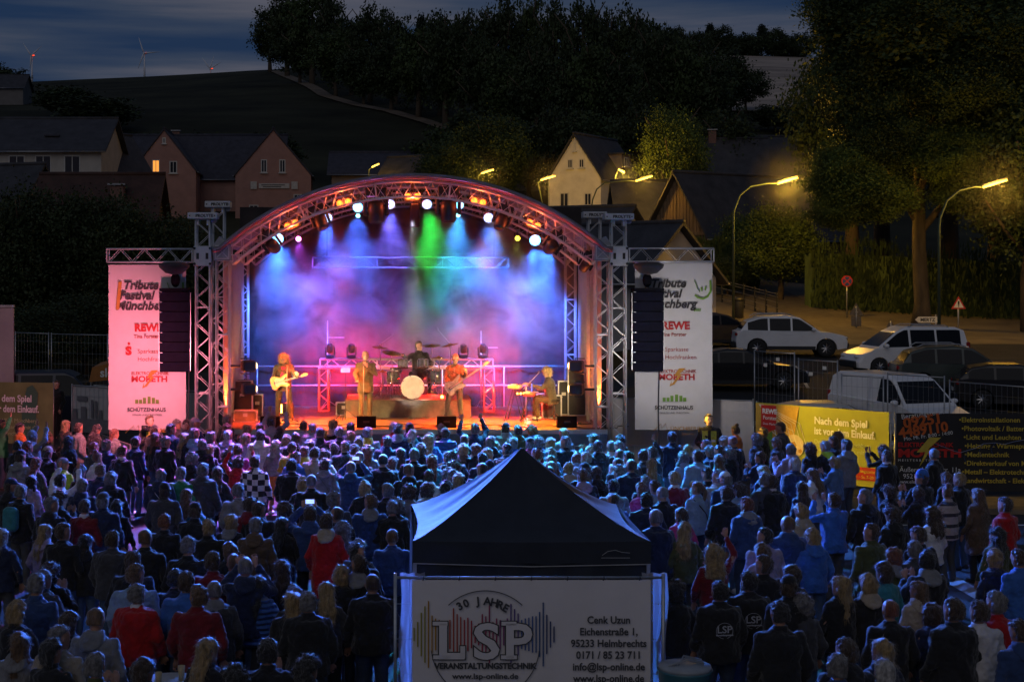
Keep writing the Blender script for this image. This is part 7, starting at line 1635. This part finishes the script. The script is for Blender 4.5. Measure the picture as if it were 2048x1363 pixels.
# everyone on stage faces the audience: local +Y turned to -Y
g1 = performer('long curly-haired guitarist in brown jacket, head bowed over a cream guitar', gx, gy, FZ, PI - .1, [((.28, .03, 1.15), (.13, .24, 1.06), (-1, .2, -.2)), ((-.30, .10, 1.20), (-.42, .32, 1.18), (.3, .4, 1))], 'w', 'z', tweed, 'a', L1, 0, -28, 6, 1.03)
obj('shirt_front', G().grid(lambda u, v: (-.07 + .14 * u, .192 - .03 * abs(u - .5) - .03 * v, 1.0 + .42 * v), 4, 6), cloth_mat('i'), g1, True)
def guitar(nm, lab, x, y, z, rx, ang, mat, L, s=1.0, pick=True, nstr=6):
    t = thing(nm, lab, 'guitar', (x, y, z)); T = Matrix.Rotation(R(rx), 4, 'Z') @ Matrix.Rotation(-R(ang), 4, 'Y')
    out = [(-.24, .02), (-.23, .12), (-.15, .165), (-.05, .13), (.02, .10), (.10, .13), (.21, .155), (.20, .105), (.11, .05), (.10, -.03), (.17, -.09), (.19, -.135), (.10, -.15), (.0, -.105), (-.08, -.12), (-.17, -.165), (-.23, -.12)]
    out = [(a_ * s, b_ * s) for a_, b_ in out]
    n = len(out); sm = []
    for i in range(n):
        p0, p1, p2, p3 = out[i - 1], out[i], out[(i + 1) % n], out[(i + 2) % n]
        for q in range(3):
            tt = q / 3; sm.append(tuple(.5 * ((2 * p1[c]) + (-p0[c] + p2[c]) * tt + (2 * p0[c] - 5 * p1[c] + 4 * p2[c] - p3[c]) * tt * tt + (-p0[c] + 3 * p1[c] - 3 * p2[c] + p3[c]) * tt ** 3) for c in (0, 1)))
    obj('body', G().prism(sm, -.022, .022, T), mat, t)
    if pick: obj('pickguard', G().prism([(a_ * .62 + .01, b_ * .62) for a_, b_ in sm], -.026, -.023, T), M('pickguard', (.75, .72, .62), .3), t)
    nk = obj('neck', G().box((.10 * s + L / 2, -.020, 0), (L, .022, .046), T), mapl, t); hx = .10 * s + L
    obj('headstock', G().prism([(hx, -.03), (hx + .19, -.02), (hx + .20, .03), (hx + .12, .055), (hx, .028)], -.03, -.012, T), mapl, t)
    for k in range(nstr): obj('tuner', G().ball((hx + .04 + .025 * k, -.02, .065 - .004 * k), .010, 6, 4, T=T), hoop, t)
    for k in range(3): obj('pickup', G().box((-.02 - .045 * k * s, -.030, 0), (.018, .012, .075), T), pk if not pick else whp, t)
    obj('bridge', G().box((-.15 * s, -.030, 0), (.03, .014, .07), T), hoop, t)
    obj('string_set', G().add([T @ Vector(v) for v in ((-.15 * s, -.036, -.018), (-.15 * s, -.036, .018), (hx, -.036, .014), (hx, -.036, -.014))], [(0, 1, 2, 3)]), M('strings', (.5, .5, .48), .3, .8), t)
    obj('strap', G().tube([T @ Vector((-.24 * s, .0, .02)), T @ Vector((-.1, .12, .28)), T @ Vector((.12, .16, .36)), T @ Vector((.21 * s, .02, .13))], .016, 5, flat=.4), pk, t)
    return t
guitar('electric_guitar', 'cream electric guitar pointing up to the right, held by the curly-haired guitarist', gx - .07, gy - .30, FZ + 1.08, 0, 15, wood_s, .46, 1.12)
# singer: bald, holding the microphone stand
s1 = performer('bald singer in khaki suit gripping the microphone stand', jx(731, 41.1), 41.1, FZ, PI + .15, [((.27, .06, 1.18), (.25, .27, 1.02), (.1, 1, .1)), ((-.24, .16, 1.20), (-.01, .30, 1.38), (.5, .1, .8))], 'b', 'g', khaki, khaki, None, 0, 6, 0, 1.06, fat=1.1, jl=.72)
# bass player: cap, legs wide, leaning back
L3 = [((.10, 0, .93), (.20, .04, .5), (.27, -.02, .09)), ((-.10, 0, .93), (-.13, .05, .5), (-.16, .03, .09))]
bx_, by = jx(911, 40.9), 40.9
b1 = performer('bass player in flat cap and brown jacket, legs apart', bx_, by, FZ, PI - .25, [((.27, .02, 1.14), (.10, .26, 1.00), (-.8, .2, -.5)), ((-.27, .16, 1.22), (-.36, .34, 1.30), (.3, .4, 1))], 's', 'd', tweed, 'd', L3, 12, -10, 0, 1.02, capc='z')
obj('tie', G().tube([(0, .150, 1.42), (0, .165, 1.2)], [.02, .028], 5, flat=.3), cloth_mat('g'), b1)
guitar('bass_guitar', 'blue and wood bass guitar with long neck pointing up right', bx_ - .02, by - .33, FZ + 1.0, 0, 34, wood_b, .80, 1.2, False, 5)
# keyboard player, seated in profile facing left
L4 = [((.10, 0, .93), (.12, .42, .95), (.12, .46, .52)), ((-.10, 0, .93), (-.13, .40, .92), (-.12, .36, .49))]
k1 = performer('seated keyboard player with wild blond curls leaning to a boom microphone', jx(1103, 41.15), 41.15, FZ - .40, R(83), [((.25, .20, 1.18), (.20, .42, 1.24), (0, 1, .1)), ((-.22, .26, 1.24), (-.14, .60, 1.34), (.0, 1, .15))], 'c', 'z', tweed, 'a', L4, 12, -6, 10, 1.03, fat=.9, ex='W')
# drummer behind the kit
L5 = [((.12, 0, .93), (.25, .40, .92), (.25, .42, .5)), ((-.12, 0, .93), (-.25, .40, .92), (-.25, .42, .5))]
d1 = performer('drummer in black shirt reaching over the cymbals', jx(838, 43.2), 43.2, RZ - .30, PI + .1, [((.36, .10, 1.30), (.48, .36, 1.42), (.2, 1, .2)), ((-.32, .08, 1.16), (-.26, .34, 1.12), (0, 1, 0))], 's', 'd', 'k', 'k', L5, 40, 0, 0, 1.05)
tag(obj('drumstick', G().tube([(0, 0, 0), (-.02, -.36, .06)], [.008, .006], 6), mapl, None, True, (jx(838, 43.2) - .50, 42.75, RZ - .30 + 1.50)), 'drumstick raised in the drummer\'s hand', 'drumstick')
t = thing('drum_throne', 'round stool under the drummer', 'stool', (jx(838, 43.2), 43.25, RZ), 0); obj('seat', G().lathe([(.16, .48), (.18, .50), (.18, .57), (.15, .59)], 18), fix, t, True); obj('pole', G().tube([(0, 0, 0), (0, 0, .5)], .02, 6), hoop, t)
# stewards in reflective vests
hiv = M('reflective_vest', (.42, .42, .04), .6, var=.3, vs=12, bump=.4, bs=20)
def steward(lab, px, y, rz, arms, yaw, hk='s', hcol='d', k=1.04, z=.02):
    b = performer(lab, jx(px, y), y, z, rz, arms, hk, hcol, 'k', 'k', None, yaw, 0, 0, k, fat=1.2)
    for x0 in (-1, 1): obj('vest_panel', G().grid(lambda u, v: (x0 * (.035 + .125 * u), .172 - .03 * u - .02 * abs(v - .5), .98 + .44 * v), 5, 8), hiv, b, True)
    obj('vest_panel', G().grid(lambda u, v: (-.16 + .32 * u, -.172 + .05 * (2 * u - 1) ** 2, .98 + .44 * v), 8, 8), hiv, b, True)
    for x0 in (-1, 1): obj('reflective_strip', G().box((x0 * .09, .178, 1.2), (.09, .008, .05)), whp, b)
    return b
steward('security guard with reflective vest, head turned, in front of the white tarpaulin', 1418, 37.0, PI - .15, arms_of('k'), 14, k=1.08)
sg = steward('security guard in reflective vest at the left banner holding a camera', 300, 37.4, PI + .6, arms_of('c'), 25, hcol='a', k=1.04)
t = thing('camera', 'black camera held by the left security guard', 'camera', (jx(300, 37) - .12, 36.95, 1.62)); obj('body', G().box((0, 0, 0), (.16, .08, .12), bev=.01), fix, t); obj('lens', G().lathe([(.045, 0), (.045, .11), (.035, .12)], 14, Matrix.Rotation(R(90), 4, 'X')), fix, t, True)
performer('person in dark jacket with lanyard standing behind the left fence', jx(113, 48.2), 48.2, .1, PI - .5, arms_of('d'), 's', 'd', 'k', 'k', None, 20, 0, 0, 1.04)
# ------------------------------------------------------------------ mist balls added only to give the street lamps a halo
mm = bpy.data.materials.new('halo_mist'); mm.use_nodes = True; t_ = mm.node_tree; t_.nodes.clear()
o_ = N(t_, 'ShaderNodeOutputMaterial'); v_ = N(t_, 'ShaderNodeVolumePrincipled'); v_.inputs['Color'].default_value = (.95, .95, .95, 1)
tc_ = N(t_, 'ShaderNodeTexCoord'); gr_ = N(t_, 'ShaderNodeTexGradient', gradient_type='SPHERICAL'); mq = N(t_, 'ShaderNodeMath', operation='MULTIPLY'); mq.inputs[1].default_value = .014
t_.links.new(tc_.outputs['Object'], gr_.inputs[0]); t_.links.new(gr_.outputs[0], mq.inputs[0]); t_.links.new(mq.outputs[0], v_.inputs['Density']); t_.links.new(v_.outputs[0], o_.inputs['Volume'])
mist = G().ball((0, 0, 0), 1, 18, 12).mesh('mist_mesh', mm, True)
for px, py, D, r, lab in [(1575, 364, 77, 2.2, 'added mist for the halo round the curved lamp by the barn'), (1990, 370, 65, 2.2, 'added mist for the halo round the lamp by the giant tree'), (1288, 360, 105, 2.4, 'added mist for the halo round the lamp by the outbuilding'), (1243, 345, 117, 1.8, 'added mist for the halo round the short lamp at the white house'),
                          (1096, 359, 121, 2.6, 'added mist for the halo round the lamp left of the white house'), (975, 346, 129, 2.6, 'added mist for the halo round the lamp over the arch')]:
    o = obj('mist', mist, None); o.location = P(px, py + 4, D); o.scale = (r, r, r); o['kind'] = 'stuff'; tag(o, lab, 'mist')
